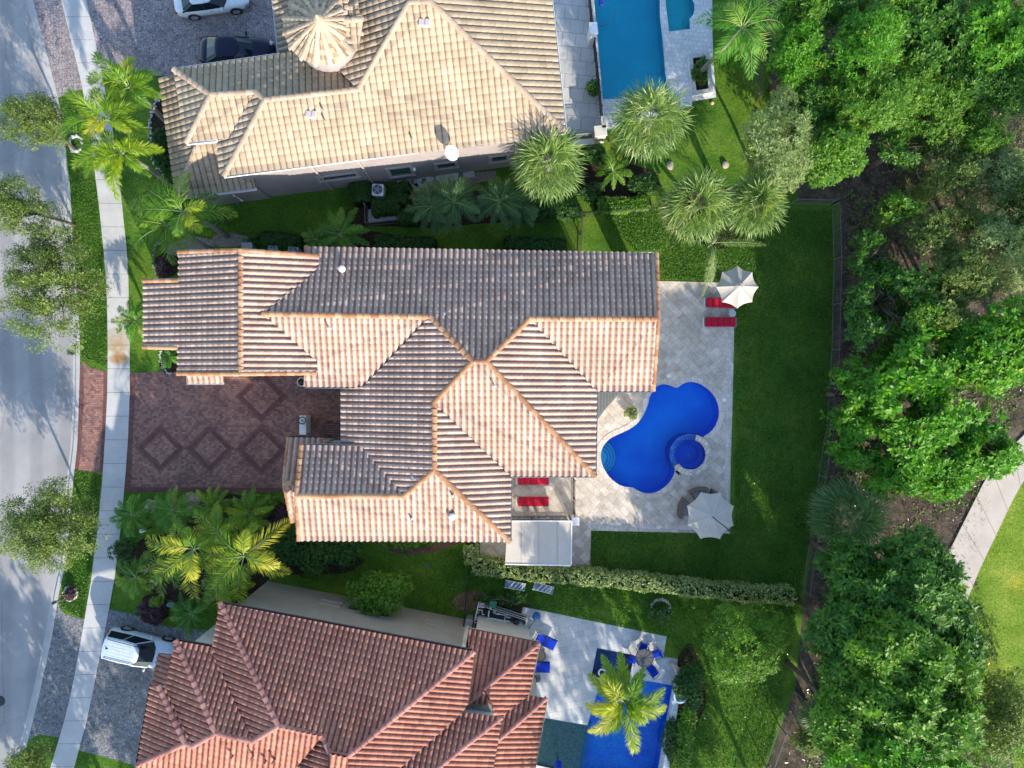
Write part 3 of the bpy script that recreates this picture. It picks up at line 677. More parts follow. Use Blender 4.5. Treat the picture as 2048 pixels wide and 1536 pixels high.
# ---- bottom neighbour -------------------------------------------------
c_, s_ = math.cos(R(10.8)), math.sin(R(10.8)); uE, uW, uN, uS = (c_, s_), (-c_, -s_), (s_, -c_), (-s_, c_)
bot = thing('tiled_house', 'terracotta tiled house with many hips and cream side wall at the bottom', 'house', W(640, 1400, 0))
hb = 6.8
bf = [
 dict(poly=[(441, 1206), (948, 1303), (695, 1513), (660, 1506), (645, 1471), (557, 1452)], down=uN, eave=[((441, 1206), hb), ((948, 1303), hb)]),
 dict(poly=[(441, 1206), (557, 1452), (506, 1482), (427, 1308), (426, 1294)], down=uW, eave=[((441, 1206), hb), ((426, 1294), hb)]),
 dict(poly=[(352, 1281), (426, 1294), (427, 1308), (506, 1482), (431, 1466)], down=uN, eave=[((352, 1281), hb), ((426, 1294), hb)]),
 dict(poly=[(352, 1281), (431, 1466), (386, 1492), (333, 1378), (335, 1365)], down=uW, eave=[((352, 1281), hb)]),
 dict(poly=[(318, 1372), (333, 1378), (386, 1492), (370, 1487)], down=uN),
 dict(poly=[(318, 1372), (370, 1487), (275, 1530), (302, 1371)], down=uW, eave=[((275, 1530), hb - .2)]),
 dict(poly=[(275, 1530), (370, 1487), (386, 1492), (431, 1466), (506, 1482), (557, 1452), (645, 1471), (520, 1620), (255, 1620)], down=uS),
 dict(poly=[(645, 1471), (660, 1506), (655, 1620), (520, 1620)], down=uW),
 dict(poly=[(660, 1506), (695, 1513), (700, 1620), (655, 1620)], down=uS),
 dict(poly=[(948, 1303), (944, 1340), (935, 1407), (925, 1424), (705, 1620), (700, 1620), (695, 1513)], down=uE, eave=[((948, 1303), hb)]),
 dict(poly=[(925, 1424), (1003, 1434), (770, 1620), (705, 1620)], down=uN, eave=[((1003, 1434), 6.0)]),
 dict(poly=[(1003, 1434), (996, 1480), (970, 1620), (770, 1620)], down=uE, eave=[((1003, 1434), 6.0), ((970, 1620), 6.0)]),
]
broof, bs = build_roof('roof', bf, T_RED, .32, PROF_S, bot, tw=.31, tl=.38)
bz = lambda p: vert_z(bf, bs, p)
cp = MB()
for a, b in [((441, 1206), (557, 1452)), ((948, 1303), (695, 1513)), ((660, 1506), (695, 1513)), ((645, 1471), (660, 1506)), ((557, 1452), (645, 1471)), ((506, 1482), (557, 1452)), ((431, 1466), (506, 1482)), ((352, 1281), (431, 1466)),
             ((386, 1492), (431, 1466)), ((370, 1487), (386, 1492)), ((318, 1372), (370, 1487)), ((275, 1530), (370, 1487)), ((1003, 1434), (770, 1620))]:
    caps(cp, bz(a), bz(b), .16, .40)
cp.build('ridge_tiles', T_REDCAP, broof, rnd=True)
gt = MB()
for fi, a, b in [(0, (441, 1205), (948, 1302)), (2, (352, 1280), (424, 1293)), (5, (302, 1372), (274, 1529))]: gt = MB(); gutter(gt, on_plane(bf[fi], a), on_plane(bf[fi], b), .15, .03); gt.build('gutter', M_DKGUT, broof)
for p in ((533, 1520), (550, 1518), (508, 1510), (467, 1510)):
    q = on_plane(bf[6], p); v = MB(); v.lathe([(.15, -.02), (.08, .05), (.06, .07), (.06, .5), (.02, .5)], q, 10); v.build('vent_pipe', T_REDCAP, broof)
wl = MB(); house_walls(wl, [(441, 1206), (948, 1303), (925, 1424), (1003, 1434), (968, 1600), (262, 1600), (275, 1530), (302, 1372), (335, 1366), (352, 1281), (426, 1294)], hb, 5.9, .5)
bwp = house_walls(wl, [(441, 1206), (948, 1303), (820, 1500), (400, 1480), (380, 1400), (430, 1330), (426, 1294)], hb, hb - .1, .5); wl.build('wall', M_STUCCO, bot)
b2 = [dict(poly=[(937, 1258), (1078, 1286), (967, 1380), (935, 1407)], down=uN, eave=[((937, 1258), 4.4), ((1078, 1286), 4.4)]),
      dict(poly=[(1078, 1286), (1057, 1390), (1004, 1432), (985, 1431), (985, 1408), (967, 1380)], down=uE, eave=[((1078, 1286), 4.4), ((1057, 1390), 4.4)]),
      dict(poly=[(935, 1407), (967, 1380), (985, 1408)], down=uS),
      dict(poly=[(1057, 1390), (1093, 1396), (996, 1480), (1004, 1432)], down=uN, eave=[((1093, 1396), 4.4), ((1057, 1390), 4.4)]),
      dict(poly=[(1093, 1396), (1055, 1620), (970, 1620), (996, 1480)], down=uE, eave=[((1093, 1396), 4.4), ((1055, 1620), 4.4)])]
b2r, b2s = build_roof('lower_roof', b2, T_RED, .40, PROF_S, bot, tw=.31, tl=.38)
b2r['label'] = 'lower terracotta roof beside the pool terrace'
lc = MB(); z2 = lambda p: vert_z(b2, b2s, p)
for a, b in (((1078, 1286), (967, 1380)), ((967, 1380), (935, 1407)), ((1093, 1396), (996, 1480))): caps(lc, z2(a), z2(b), .15)
lc.build('ridge_tiles', T_REDCAP, b2r, rnd=True)
lg = MB()
for fi, a, b in ((0, (937, 1257), (1078, 1285)), (1, (1079, 1287), (1058, 1389)), (4, (1094, 1397), (1056, 1615))): lg = MB(); gutter(lg, on_plane(b2[fi], a), on_plane(b2[fi], b), .11, .04); lg.build('gutter', plain('tan_gutter', (.5, .36, .28), .6), b2r)
lw = MB(); house_walls(lw, [(937, 1258), (1078, 1286), (1057, 1390), (1093, 1396), (1050, 1640), (880, 1640)], 4.4, 4.3, .45); lw.build('wall', M_STUCCO, bot)['label'] = 'low wall beside the pool equipment'
st = MB(); pp = WP([(928, 1408), (986, 1406), (990, 1433), (925, 1424)], 5.4); st.prism([(p.x, p.y) for p in pp], 4.2, 5.25); st.build('flat_roof', mottled('weathered_flat_roof', (.20, .18, .14), (.40, .36, .30), 2.5, .9, .1, .4, .4), bot)
b3 = [dict(poly=[(317, 1306), (345, 1309), (336, 1370), (303, 1373)], down=uW, pitch=.35, eave=[((317, 1306), 4.2), ((303, 1373), 4.2)])]
b3r, _ = build_roof('canopy_roof', b3, T_RED, .35, PROF_S, bot, tw=.31, tl=.38)
# cream wall windows and niches (wall faces the image top)
bp0, bp1 = bwp[0], bwp[1]; bd = (bp1 - bp0).normalized()
if (bp0 - Vector(W(441, 1206, hb)[:2])).length > (bp1 - Vector(W(441, 1206, hb)[:2])).length: bp0, bp1 = bp1, bp0; bd = -bd
def bwin(xa, ya, xb, yb, gl, trim, bars, tw_, nm='window', dz=0):
    s0, z0 = wall_hit(xa, ya, bp0, bd); s1, z1 = wall_hit(xb, yb, bp0, bd); s0, s1 = min(s0, s1), max(s0, s1); z0, z1 = min(z0, z1), max(z0, z1)
    window(bot, bp0, bd, s0, s1, z0, z1, gl, trim, bars, tw_, nm, out=-1)
M_NICHE = plain('taupe_shutter', (.30, .27, .22), .7)
for (x0, y0, x1, y1) in ((645, 1202, 677, 1214), (854, 1242, 881, 1254)): bwin(x0, y0, x1, y1, M_NICHE, plain('taupe_frame', (.38, .34, .27), .7), 0, .08, 'shutter')
for (x0, x1, y0, y1) in ((700, 717, 1212, 1224), (722, 753, 1216, 1230), (758, 775, 1223, 1236)): bwin(x0, y0, x1, y1, M_GREENGL, M_NICHE, 0, .12)
# ------------------------------------------------------------------ setting: ground, road, pavements, decks, pools
FAR = 400
# pool outlines (pixels of the photograph, ground level)
def zc(pts, ox, oy, s=3.657): return [(ox + x / s, oy + y / s) for x, y in pts]
POOL = zc([(1075, 190), (1095, 110), (1130, 55), (1165, 32), (1210, 28), (1255, 42), (1292, 58), (1322, 34), (1360, 14), (1410, 10), (1470, 28), (1530, 70), (1575, 125), (1600, 190), (1604, 250), (1590, 310), (1562, 362), (1520, 398), (1470, 425),
           (1420, 480), (1330, 560), (1272, 610), (1282, 660), (1270, 705), (1240, 750), (1200, 790), (1150, 820), (1095, 833), (1040, 826), (1000, 806), (968, 786), (915, 784), (860, 765), (800, 715), (760, 655), (737, 595), (734, 535), (752, 480), (790, 435), (840, 405), (900, 380), (960, 350), (1010, 310), (1050, 250)], 1000, 760)
POOLT = [(1183, -60), (1206, 199), (1336, 192), (1331, 150), (1325, 78), (1320, 34), (1318, -60)]
POOLTS = [(1331, -60), (1331, 3), (1338, 63), (1380, 58), (1379, 38), (1386, 30), (1389, 20), (1389, 9), (1383, -4), (1383, -60)]
POOLB = [(1200, 1368), (1295, 1362), (1345, 1371), (1334, 1430), (1312, 1560), (1080, 1560), (1060, 1523), (1089, 1436), (1175, 1451), (1190, 1400)]
SPAB = [(1194, 1296), (1268, 1311), (1257, 1367), (1183, 1352)]
wPOOL0 = smooth_closed([(p.x, p.y) for p in WP(POOL)], 2); _c = W(1380, 909)
_out = [p for p in wPOOL0 if (p[0] - _c.x) ** 2 + (p[1] - _c.y) ** 2 > 1.34 ** 2]
# start the list just after the gap taken by the spa
_k = max(range(len(_out)), key=lambda i: (Vector(_out[i]) - Vector(_out[i - 1])).length)
_out = _out[_k:] + _out[:_k]
_a0 = math.atan2(_out[-1][1] - _c.y, _out[-1][0] - _c.x); _a1 = math.atan2(_out[0][1] - _c.y, _out[0][0] - _c.x)
_d = (_a1 - _a0) % (2 * math.pi)
if not (_a0 - .01 < 0 < _a0 + _d or (_a0 + _d) > 2 * math.pi): _d -= 2 * math.pi
if abs(_d) > 2 * math.pi - .1 or abs(_d) < .5: _d = -(2 * math.pi - abs(_d))
wPOOL = _out + [(_c.x + 1.33 * math.cos(_a0 + _d * i / 30), _c.y + 1.33 * math.sin(_a0 + _d * i / 30)) for i in range(1, 30)]
wPT, wPTS, wPB, wSB = [[(p.x, p.y) for p in WP(q)] for q in (POOLT, POOLTS, POOLB, SPAB)]
# road edge and kerb
KL = [(50, -200), (60, -60), (66, 0), (92, 100), (116, 195), (129, 273), (141, 380), (147, 500), (158, 612), (160, 700), (160, 790), (155, 890), (146, 970), (134, 1116), (118, 1187), (105, 1269), (79, 1389), (59, 1471), (41, 1536), (0, 1660), (-40, 1780)]
WLf = [(95, -200), (110, -60), (123, 0), (138, 63), (161, 153), (180, 260), (194, 377), (198, 407), (210, 522), (215, 612), (216, 708), (215, 790), (210, 886), (205, 965), (195, 1063), (182, 1165), (168, 1247), (153, 1335), (134, 1425), (101, 1536), (60, 1660)]
WRt = [(145, -200), (160, -60), (173, 0), (187, 63), (205, 153), (226, 260), (241, 377), (244, 407), (256, 522), (258, 612), (260, 708), (260, 790), (256, 886), (250, 965), (241, 1063), (228, 1165), (213, 1247), (195, 1335), (178, 1425), (148, 1536), (108, 1660)]
wK = [(p.x, p.y) for p in WP(KL)]
def interp(pl, n):
    P = [Vector(p[:2]) for p in pl]; L = [0]
    for a, b in zip(P, P[1:]): L.append(L[-1] + (b - a).length)
    out = []
    for i in range(n):
        t = L[-1] * i / (n - 1); k = max(j for j in range(len(L) - 1) if L[j] <= t + 1e-9); f = (t - L[k]) / (L[k + 1] - L[k]); out.append(P[k].lerp(P[k + 1], f))
    return out
def shift(pl, d):
    out = []
    for i, p in enumerate(pl):
        a = Vector(pl[max(0, i - 1)][:2]); b = Vector(pl[min(len(pl) - 1, i + 1)][:2]); t = (b - a).normalized(); out.append(Vector(p[:2]) + Vector((-t.y, t.x)) * d)
    return out
def strip(name, left, right, z, mat, kind='structure', thick=0):
    mb = MB(); n = len(left)
    for i in range(n - 1):
        q = [left[i], right[i], right[i + 1], left[i + 1]]; mb.prism([(p[0], p[1]) for p in q], z - thick, z) if thick else mb.add([(p[0], p[1], z) for p in q], [(0, 1, 2, 3)])
    o = mb.build(name, mat); o['kind'] = kind; return o
kerbR = interp(wK, 90)                      # the outer kerb edge
kerbM = shift(kerbR, -.26); kerbL = shift(kerbR, -.52)
if (kerbL[40] - Vector((-100, 0))).length > (kerbR[40] - Vector((-100, 0))).length: kerbM = shift(kerbR, .26); kerbL = shift(kerbR, .52)
RZ = -.11
road_poly = [(-FAR, kerbM[0].y)] + [(p.x, p.y) for p in kerbM] + [(-FAR, kerbM[-1].y)]
ghole = [(kerbM[0].x, kerbM[0].y)] + [(p.x, p.y) for p in kerbM[1:]] + [(-130, kerbM[-1].y), (-130, kerbM[0].y)]
gp = [(-FAR, -FAR), (FAR, -FAR), (FAR, FAR), (-FAR, FAR)]
sheet('ground', gp, 0, G_LAWN, holes=[ghole, wPOOL, wPT, wPTS, wPB, wSB])
sheet('road', [(kerbM[0].x, kerbM[0].y)] + [(p.x, p.y) for p in kerbM[1:]] + [(-130, kerbM[-1].y), (-130, kerbM[0].y)], RZ, M_ROAD)
mb = MB()
for i in range(len(kerbR) - 1):
    a, b, m0, m1, c, d = kerbR[i], kerbR[i + 1], kerbM[i], kerbM[i + 1], kerbL[i], kerbL[i + 1]
    k = .0
    mb.add([(a.x, a.y, .012), (b.x, b.y, .012), (m1.x, m1.y, .008), (m0.x, m0.y, .008), (m0.x, m0.y, RZ + .02), (m1.x, m1.y, RZ + .02), (c.x, c.y, RZ + .006), (d.x, d.y, RZ + .006)], [(0, 1, 2, 3), (3, 2, 5, 4), (4, 5, 7, 6)])
o = mb.build('kerb', M_KERB); o['kind'] = 'structure'
# far pavement strip closing the road on its far side is outside the frame
sl_, sr_ = interp(WP(WLf), 240), interp(WP(WRt), 240)
mb = MB(); L = 0; cuts = []
mid = [(a + b) / 2 for a, b in zip(sl_, sr_)]
acc = 0; last = 0; panels = []
for i in range(1, len(mid)):
    acc += (mid[i] - mid[i - 1]).length
    if acc >= 1.50: panels.append((last, i)); last = i; acc = 0
for (a, b) in panels:
    d = (mid[b] - mid[a]).normalized() * .012
    q = [sl_[a] + d, sr_[a] + d, sr_[b] - d, sl_[b] - d]; mb.prism([(p.x, p.y) for p in q], -.05, .035)
o = mb.build('sidewalk', M_WALK); o['kind'] = 'structure'
ol, or_ = shift(sl_, 0), shift(sr_, 0)
strip('sidewalk_bed', sl_, sr_, .006, plain('joint_dirt', (.12, .11, .09), .9))
def poly(name, px, z, mat, **kw): return sheet(name, [(p.x, p.y) for p in WP(px)], z, mat, **kw)
# main drive
poly('driveway', [(260, 746), (260, 790), (256, 886), (250, 984), (600, 986), (690, 986), (690, 700), (600, 700), (355, 742)], .008, M_DRIVE)
poly('driveway_apron', [(160, 738), (166, 722), (180, 735), (216, 744), (216, 790), (211, 886), (207, 945), (150, 940), (155, 890), (160, 790)], .008, M_DRIVE)
def frame(name, outer, inner, z, mat):
    return sheet(name, [(p.x, p.y) for p in WP(outer)], z, mat, holes=[[(p.x, p.y) for p in WP(inner)]])
for i, (cx, cy, r1, r2) in enumerate([(321, 897, 49.6, 33), (420, 897, 49.6, 33), (523, 899, 53, 36), (523, 793, 53, 36)]):
    rc = lambda r: [(cx - r, cy), (cx, cy - r), (cx + r, cy), (cx, cy + r)]
    frame('driveway_diamond', rc(r1), rc(r2), .014, M_BAND45)
    frame('driveway_diamond_line', rc(r1 - 2.2), rc(r1 - 3.6), .018, M_DRIVE)
poly('driveway_border', [(250, 984), (600, 986), (600, 976), (262, 974), (270, 790), (271, 749), (260, 746), (260, 790), (256, 886)], .0125, M_BAND)
poly('driveway_border', [(160, 738), (155, 890), (150, 940), (157, 941), (163, 890), (168, 790), (167, 728)], .0125, M_BAND)
poly('driveway_border', [(216, 746), (216, 790), (211, 886), (207, 945), (199, 945), (203, 886), (207, 790), (207, 741)], .0125, M_BAND)
# neighbour drives
poly('driveway', [(173, 0), (160, -60), (140, -200), (600, -200), (600, 200), (430, 160), (345, 150), (213, 156), (205, 153), (187, 63)], .008, M_COB_T)
poly('driveway_apron', [(66, 0), (50, -200), (95, -200), (110, -60), (123, 0), (138, 63), (161, 153), (166, 178), (140, 186), (116, 196), (92, 100)], .008, M_COB_T)
poly('driveway', [(213, 1247), (219, 1218), (287, 1234), (325, 1252), (440, 1262), (430, 1400), (300, 1560), (262, 1528), (156, 1500), (178, 1425), (195, 1335)], .008, M_COB_B)
poly('driveway_apron', [(119, 1190), (118, 1215), (130, 1228), (168, 1240), (167, 1247), (153, 1335), (134, 1425), (118, 1475), (80, 1468), (57, 1480), (79, 1389), (105, 1269)], .008, M_COB_B)
# pool terrace of the main house
patio_px = [(1180, 520), (1315, 562), (1470, 566), (1465, 800), (1461, 940), (1459, 1067), (1182, 1061), (1180, 1133), (1140, 1133), (960, 1121), (960, 1075), (990, 900), (1150, 800)]
wpat = [(p.x, p.y) for p in WP(patio_px)]
sheet('pool_terrace', wpat, .03, M_TRAV, holes=[wPOOL])
edge = lambda pts, w_, z, nm, mat: [MB().prism([(p.x, p.y) for p in (a, b, b + n, a + n)], z - .05, z).build(nm, mat) for a, b, n in pts]
for a, b in (((1466, 566), (1456, 1066)), ((1454, 1061), (1182, 1055))):
    A, B = W(*a), W(*b); d = (B - A).normalized(); n = Vector((-d.y, d.x, 0)) * .30; o = MB().prism([(p.x, p.y) for p in (A, B, B - n, A - n)], .0, .036).build('terrace_border', M_TRAVE); o['kind'] = 'structure'
# coping ring
cop_o = offset_poly(wPOOL, -.32); cop_i = offset_poly(wPOOL, .02); mb = MB()
for i in range(len(wPOOL)):
    j = (i + 1) % len(wPOOL)
    if any((wPOOL[q][0] - _c.x) ** 2 + (wPOOL[q][1] - _c.y) ** 2 < 1.345 ** 2 for q in (i, j)): continue
    q = [cop_i[i], cop_o[i], cop_o[j], cop_i[j]]; mb.prism([(p.x, p.y) for p in q], .0, .05)
o = mb.build('pool_coping', brick_mat('coping_stone', (.55, .48, .40), (.66, .60, .53), (.36, .31, .27), .40, .9, 0, .014)); o['kind'] = 'structure'
def basin(name, outline, depth, mat, wmat, wz, kind='structure', label=None):
    mb = MB(); n = len(outline); a = sum(outline[i][0] * outline[(i + 1) % n][1] - outline[(i + 1) % n][0] * outline[i][1] for i in range(n))
    if a < 0: outline = outline[::-1]
    vs = [(x, y, .03) for x, y in outline] + [(x, y, -depth) for x, y in outline]
    mb.add(vs, [(n + i, n + (i + 1) % n, (i + 1) % n, i) for i in range(n)]); mb.add([(x, y, -depth) for x, y in outline], [tuple(range(n))])
    o = mb.build(name, mat); o['kind'] = kind
    s_ = sheet('pool_water', outline, wz, wmat); return o, s_
W_BLUE = water_mat('main_pool_water', (.62, .88, .99), .03, .45, 2.0)
basin('pool_basin', wPOOL, 1.5, basin_mat('deep_blue_plaster', (.005, .23, .86), (.012, .37, 1.0), .08), W_BLUE, -.07)
# tanning steps (pale crescents) on the left side of the pool
M_STEP = basin_mat('pale_blue_step', (.08, .70, .88), (.14, .80, .95), .10)
c0 = W(1196, 917)
for k, (rx, ry, z) in enumerate([(1.15, 1.22, -.9), (.95, 1.02, -.68), (.72, .80, -.46), (.50, .58, -.26)]):
    ppl = []
    for t in range(25):
        an = math.pi * 2 * t / 24; ppl.append((c0.x + .15 + rx * math.cos(an), c0.y + ry * math.sin(an)))
    ppl = [p for p in ppl[:-1] if inside(p, wPOOL)]
    ed = [p for p in wPOOL if (p[0] - c0.x - .15) ** 2 / (rx * 1.05) ** 2 + (p[1] - c0.y) ** 2 / (ry * 1.05) ** 2 < 1]
    allp = ppl + [(p[0] + .01, p[1]) for p in ed]
    cxx = sum(p[0] for p in allp) / len(allp); cyy = sum(p[1] for p in allp) / len(allp); allp.sort(key=lambda p: math.atan2(p[1] - cyy, p[0] - cxx))
    o = MB().prism(allp, -1.48, z).build('pool_step', M_STEP); o['kind'] = 'structure'
    lp = [p for p in ppl if p[0] > c0.x - .2]; lp.sort(key=lambda p: math.atan2(p[1] - c0.y, p[0] - c0.x)); o = MB().tube([(p[0], p[1], z + .01) for p in lp], .030, 4).build('pool_step_edge', plain('step_edge_tile', (.01, .10, .50), .4)); o['kind'] = 'structure'
# raised spa in the pool
sc_ = W(1380, 909); r_in, r_out = .98, 1.36
spa = thing('spa', 'round blue spa with travertine rim built into the main pool', 'hot tub', (sc_.x, sc_.y, 0))
def arc_ring(mb, c, r0, r1, a0, a1, z0, z1, n=40):
    for i in range(n):
        t0, t1 = a0 + (a1 - a0) * i / n, a0 + (a1 - a0) * (i + 1) / n
        q = [(c.x + r0 * math.cos(t0), c.y + r0 * math.sin(t0)), (c.x + r1 * math.cos(t0), c.y + r1 * math.sin(t0)), (c.x + r1 * math.cos(t1), c.y + r1 * math.sin(t1)), (c.x + r0 * math.cos(t1), c.y + r0 * math.sin(t1))]
        mb.prism(q, z0, z1)
m_ = MB(); arc_ring(m_, sc_, r_in, r_out, R(-143), R(72), -1.0, .22, 36); rm_ = m_.build('rim', brick_mat('rim_stone', (.54, .45, .36), (.74, .66, .56), (.3, .26, .22), .25, .5, R(30), .014), spa)
m_ = MB(); arc_ring(m_, sc_, r_in, r_out - .02, R(72), R(217), -1.45, -.02, 30); m_.build('spillway', mosaic_mat('blue_mosaic', (.005, .03, .20), (.02, .12, .45)), spa)
m_ = MB(); m_.lathe([(r_in, .14), (r_in, -.35), (r_in - .30, -.37), (r_in - .32, -.75), (0, -.76)], (sc_.x, sc_.y, 0), 40, close=False); m_.build('basin', basin_mat('spa_plaster', (.005, .10, .62), (.01, .15, .75), .08), spa)
m_ = MB(); m_.lathe([(.09, -.74), (.09, -.72), (0, -.715)], (sc_.x + .05, sc_.y - .12, 0), 14); m_.build('drain', plain('drain_green', (.05, .42, .38), .4), spa)
m_ = MB(); m_.lathe([(r_in - .005, .0), (0, .0)], (sc_.x, sc_.y, 0), 40, close=False); m_.build('water', W_BLUE, spa)
for (px, py) in ((1337, 752), (1448, 800)):
    p = W(px, py); m_ = MB(); m_.lathe([(.14, 0), (.14, .02), (.11, .03), (0, .03)], (p.x, p.y, .031), 18)
    tag(m_.build('skimmer_lid', M_WHITE), 'small white skimmer lid ' + ('above' if px < 1400 else 'right of') + ' the blue pool on the terrace', 'lid', 'skimmer lids by the pool')
# side path, slab patios
poly('garden_path', zc([(880, 1150), (960, 1215), (1060, 1265), (1180, 1280), (1330, 1265), (1440, 1225), (1600, 1170), (1600, 1130), (1440, 1190), (1330, 1215), (1180, 1232), (1080, 1215), (1010, 1170), (960, 1120), (880, 1100)], 500, 760), .010, M_BAND)
# top neighbour pool deck
sheet('pool_deck', [(p.x, p.y) for p in WP([(1100, -80), (1180, -80), (1206, 262), (1136, 268), (1120, 258)])], .012, M_ASHLAR)
sheet('pool_deck', [(p.x, p.y) for p in WP([(1181, -80), (1424, -80), (1425, 100), (1432, 195), (1384, 203), (1384, 212), (1206, 262), (1190, 60)])], .016, M_WTILE, holes=[wPT, wPTS])
W_TURQ = water_mat('turquoise_water', (.62, .90, .96), .04, .2, 1.6)
basin('pool_basin', wPT, 1.1, basin_mat('turquoise_plaster', (.03, .55, .68), (.045, .66, .76), .10), W_TURQ, -.06)
basin('pool_basin', wPTS, .8, basin_mat('turquoise_spa_plaster', (.04, .60, .64), (.06, .68, .72), .10), W_TURQ, -.05)
for k, (y0, z) in enumerate([(150, -.75), (156, -.55), (163, -.35)]):
    q = WP([(1201 + (y0 - 150) * .06, y0), (1331, y0 - 11), (1336, 192), (1206, 199)]); q = offset_poly([(p.x, p.y) for p in q], .02)
    o = MB().prism([(p.x, p.y) for p in q], -1.08, z).build('pool_step', MATS['turquoise_plaster']); o['kind'] = 'structure'
q = WP([(1332, -60), (1332, 3), (1342, 62), (1372, 58), (1368, 36), (1372, 30), (1373, 18), (1360, 10), (1356, -60)]); o = MB().prism([(p.x, p.y) for p in q], -.79, -.66).build('pool_step', MATS['turquoise_spa_plaster']); o['kind'] = 'structure'
q = WP([(1326, 82), (1392, 70), (1424, 66), (1426, 100), (1432, 195), (1384, 203), (1376, 180), (1350, 150), (1332, 150)])
# side yard of the top house
poly('slab_path', zc([(1090, 1285), (1160, 1290), (1190, 1380), (1120, 1460), (1020, 1536), (860, 1600), (870, 1660), (1060, 1640), (1160, 1560), (1260, 1450), (1400, 1420), (1560, 1360), (1800, 1310), (1800, 1250), (1400, 1280), (1170, 1310)], 500, 0), .008, M_PEBBLE)
for i, (x, y, r_, a) in enumerate([(1128, 1315, .62, 0), (1195, 1375, .5, .3), (1245, 1340, .55, .1), (1300, 1320, .5, -.1), (1400, 1310, .5, .2), (1480, 1285, .55, 0), (1600, 1270, .5, .1), (1060, 1480, .6, .5), (990, 1540, .6, .7), (940, 1570, .6, .4), (1150, 1470, .55, .8)]):
    p = W(500 + x / 3.657, y / 3.657); m_ = MB(); m_.rbox((p.x, p.y, .02), (r_ * 1.5, r_ * 1.05, .05), a, .02)
    tag(m_.build('stepping_stone', M_ASHLAR), 'grey stepping stone in the shaded side yard of the tan house', 'stone', 'stepping stones in the side yard')
poly('slab_patio', [(736, 420), (780, 405), (800, 415), (795, 440), (737, 446)], .010, M_ASHLAR)
# bottom neighbour terrace
sheet('pool_terrace', [(p.x, p.y) for p in WP([(1046, 1214), (1068, 1218), (1333, 1273), (1327, 1313), (1358, 1318), (1349, 1370), (1312, 1600), (1030, 1600), (1030, 1280)])], .012, M_TRAVB, holes=[wPB, wSB])
W_B2 = water_mat('neighbour_pool_water', (.62, .88, .99), .05, .35, 3.5)
basin('pool_basin', wPB, 1.2, basin_mat('royal_blue_plaster', (.008, .22, .80), (.02, .42, .95), .4), W_B2, -.06)
basin('pool_basin', wSB, .9, mosaic_mat('navy_mosaic', (.004, .008, .09), (.012, .03, .22), .10), W_B2, -.04)
q = [(p.x, p.y) for p in WP([(1089, 1437), (1174, 1452), (1155, 1559), (1080, 1559), (1061, 1523)])]
o = MB().prism(q, -1.19, -.22).build('pool_shelf', mottled('speckled_shelf', (.22, .26, .18), (.48, .50, .36), 6, .8, .2, .2, .5)); o['kind'] = 'structure'
q = [(p.x, p.y) for p in WP([(1174, 1452), (1184, 1454), (1166, 1559), (1155, 1559)])]; o = MB().prism(q, -1.19, -.5).build('pool_step', basin_mat('teal_step', (.01, .22, .40), (.02, .28, .45), .2)); o['kind'] = 'structure'
o = MB().prism([(p.x, p.y) for p in WP([(1046, 1524), (1110, 1538), (1110, 1600), (1030, 1600)])], 0, .03).build('terrace_border', M_TRAVB); o['kind'] = 'structure'
# back: leaf litter, cart path and fairway
sheet('woodland_floor', [(p.x, p.y) for p in WP([(1530, -400), (1527, 60), (1560, 300), (1600, 402), (1680, 405), (1668, 640), (1660, 820), (1652, 960), (1625, 1100), (1604, 1240), (1590, 1380), (1530, 1545), (1480, 1800), (2100, 1800), (2300, -400)])], .006, M_LITTER)
cpl, cpr = [(2300, 480), (2048, 868), (1988, 927), (1966, 964), (1901, 1094), (1860, 1200), (1800, 1400)], [(2300, 620), (2048, 957), (2027, 992), (1990, 1070), (1958, 1137), (1920, 1230), (1860, 1430)]
strip('cart_path', interp(WP(cpl), 40), interp(WP(cpr), 40), .10, M_PATH, thick=.10)
poly('fairway', [(1860, 1430), (1920, 1230), (1958, 1137), (1990, 1070), (2027, 992), (2048, 957), (2300, 620), (2700, 500), (2700, 1700), (2060, 1700), (2020, 1500)], .012, G_GOLF)
mb = MB(); A = interp(WP(cpl), 18); Bq = interp(WP(cpr), 18)
for a, b in list(zip(A, Bq)): d = (b - a).normalized(); n = Vector((-d.y, d.x)) * .012; mb.prism([(p.x, p.y) for p in (a + n, b + n, b - n, a - n)], .101, .104)
o = mb.build('cart_path_joints', plain('path_joint', (.16, .13, .10), .9)); o['kind'] = 'structure'
# beds
def blob(name, px, py, rx, ry, z, mat, rz=0, **kw):
    c = W(px, py); n = 26; k = M1
    pts = []
    ph = random.random() * 6
    for i in range(n):
        t = 2 * math.pi * i / n; rr = 1 + .07 * math.sin(3 * t + ph) + .05 * math.sin(7 * t + ph * 2)
        x, y = rx * k * math.cos(t) * rr, ry * k * math.sin(t) * rr; pts.append((c.x + x * math.cos(rz) - y * math.sin(rz), c.y + x * math.sin(rz) + y * math.cos(rz)))
    return sheet(name, pts, z, mat, **kw)
blob('mulch_bed', 385, 500, 50, 26, .010, M_PEBBLE, 0); blob('mulch_bed', 335, 530, 26, 24, .012, M_MULCH)
blob('mulch_bed', 470, 1030, 110, 45, .010, M_MULCH); blob('mulch_bed', 400, 1130, 150, 80, .006, M_MULCH); blob('mulch_bed', 460, 480, 40, 14, .013, M_PEBBLE)
blob('mulch_bed', 308, 1218, 30, 30, .012, M_MULCH); blob('gravel_bed', 940, 1201, 34, 20, .010, M_GRAVEL, .2); blob('mulch_bed', 610, 1120, 120, 30, .008, M_MULCH)
blob('mulch_bed', 330, 260, 28, 80, .010, M_MULCH); blob('mulch_bed', 340, 725, 22, 22, .012, M_MULCH); blob('mulch_bed', 1010, 1215, 50, 14, .010, M_MULCH)
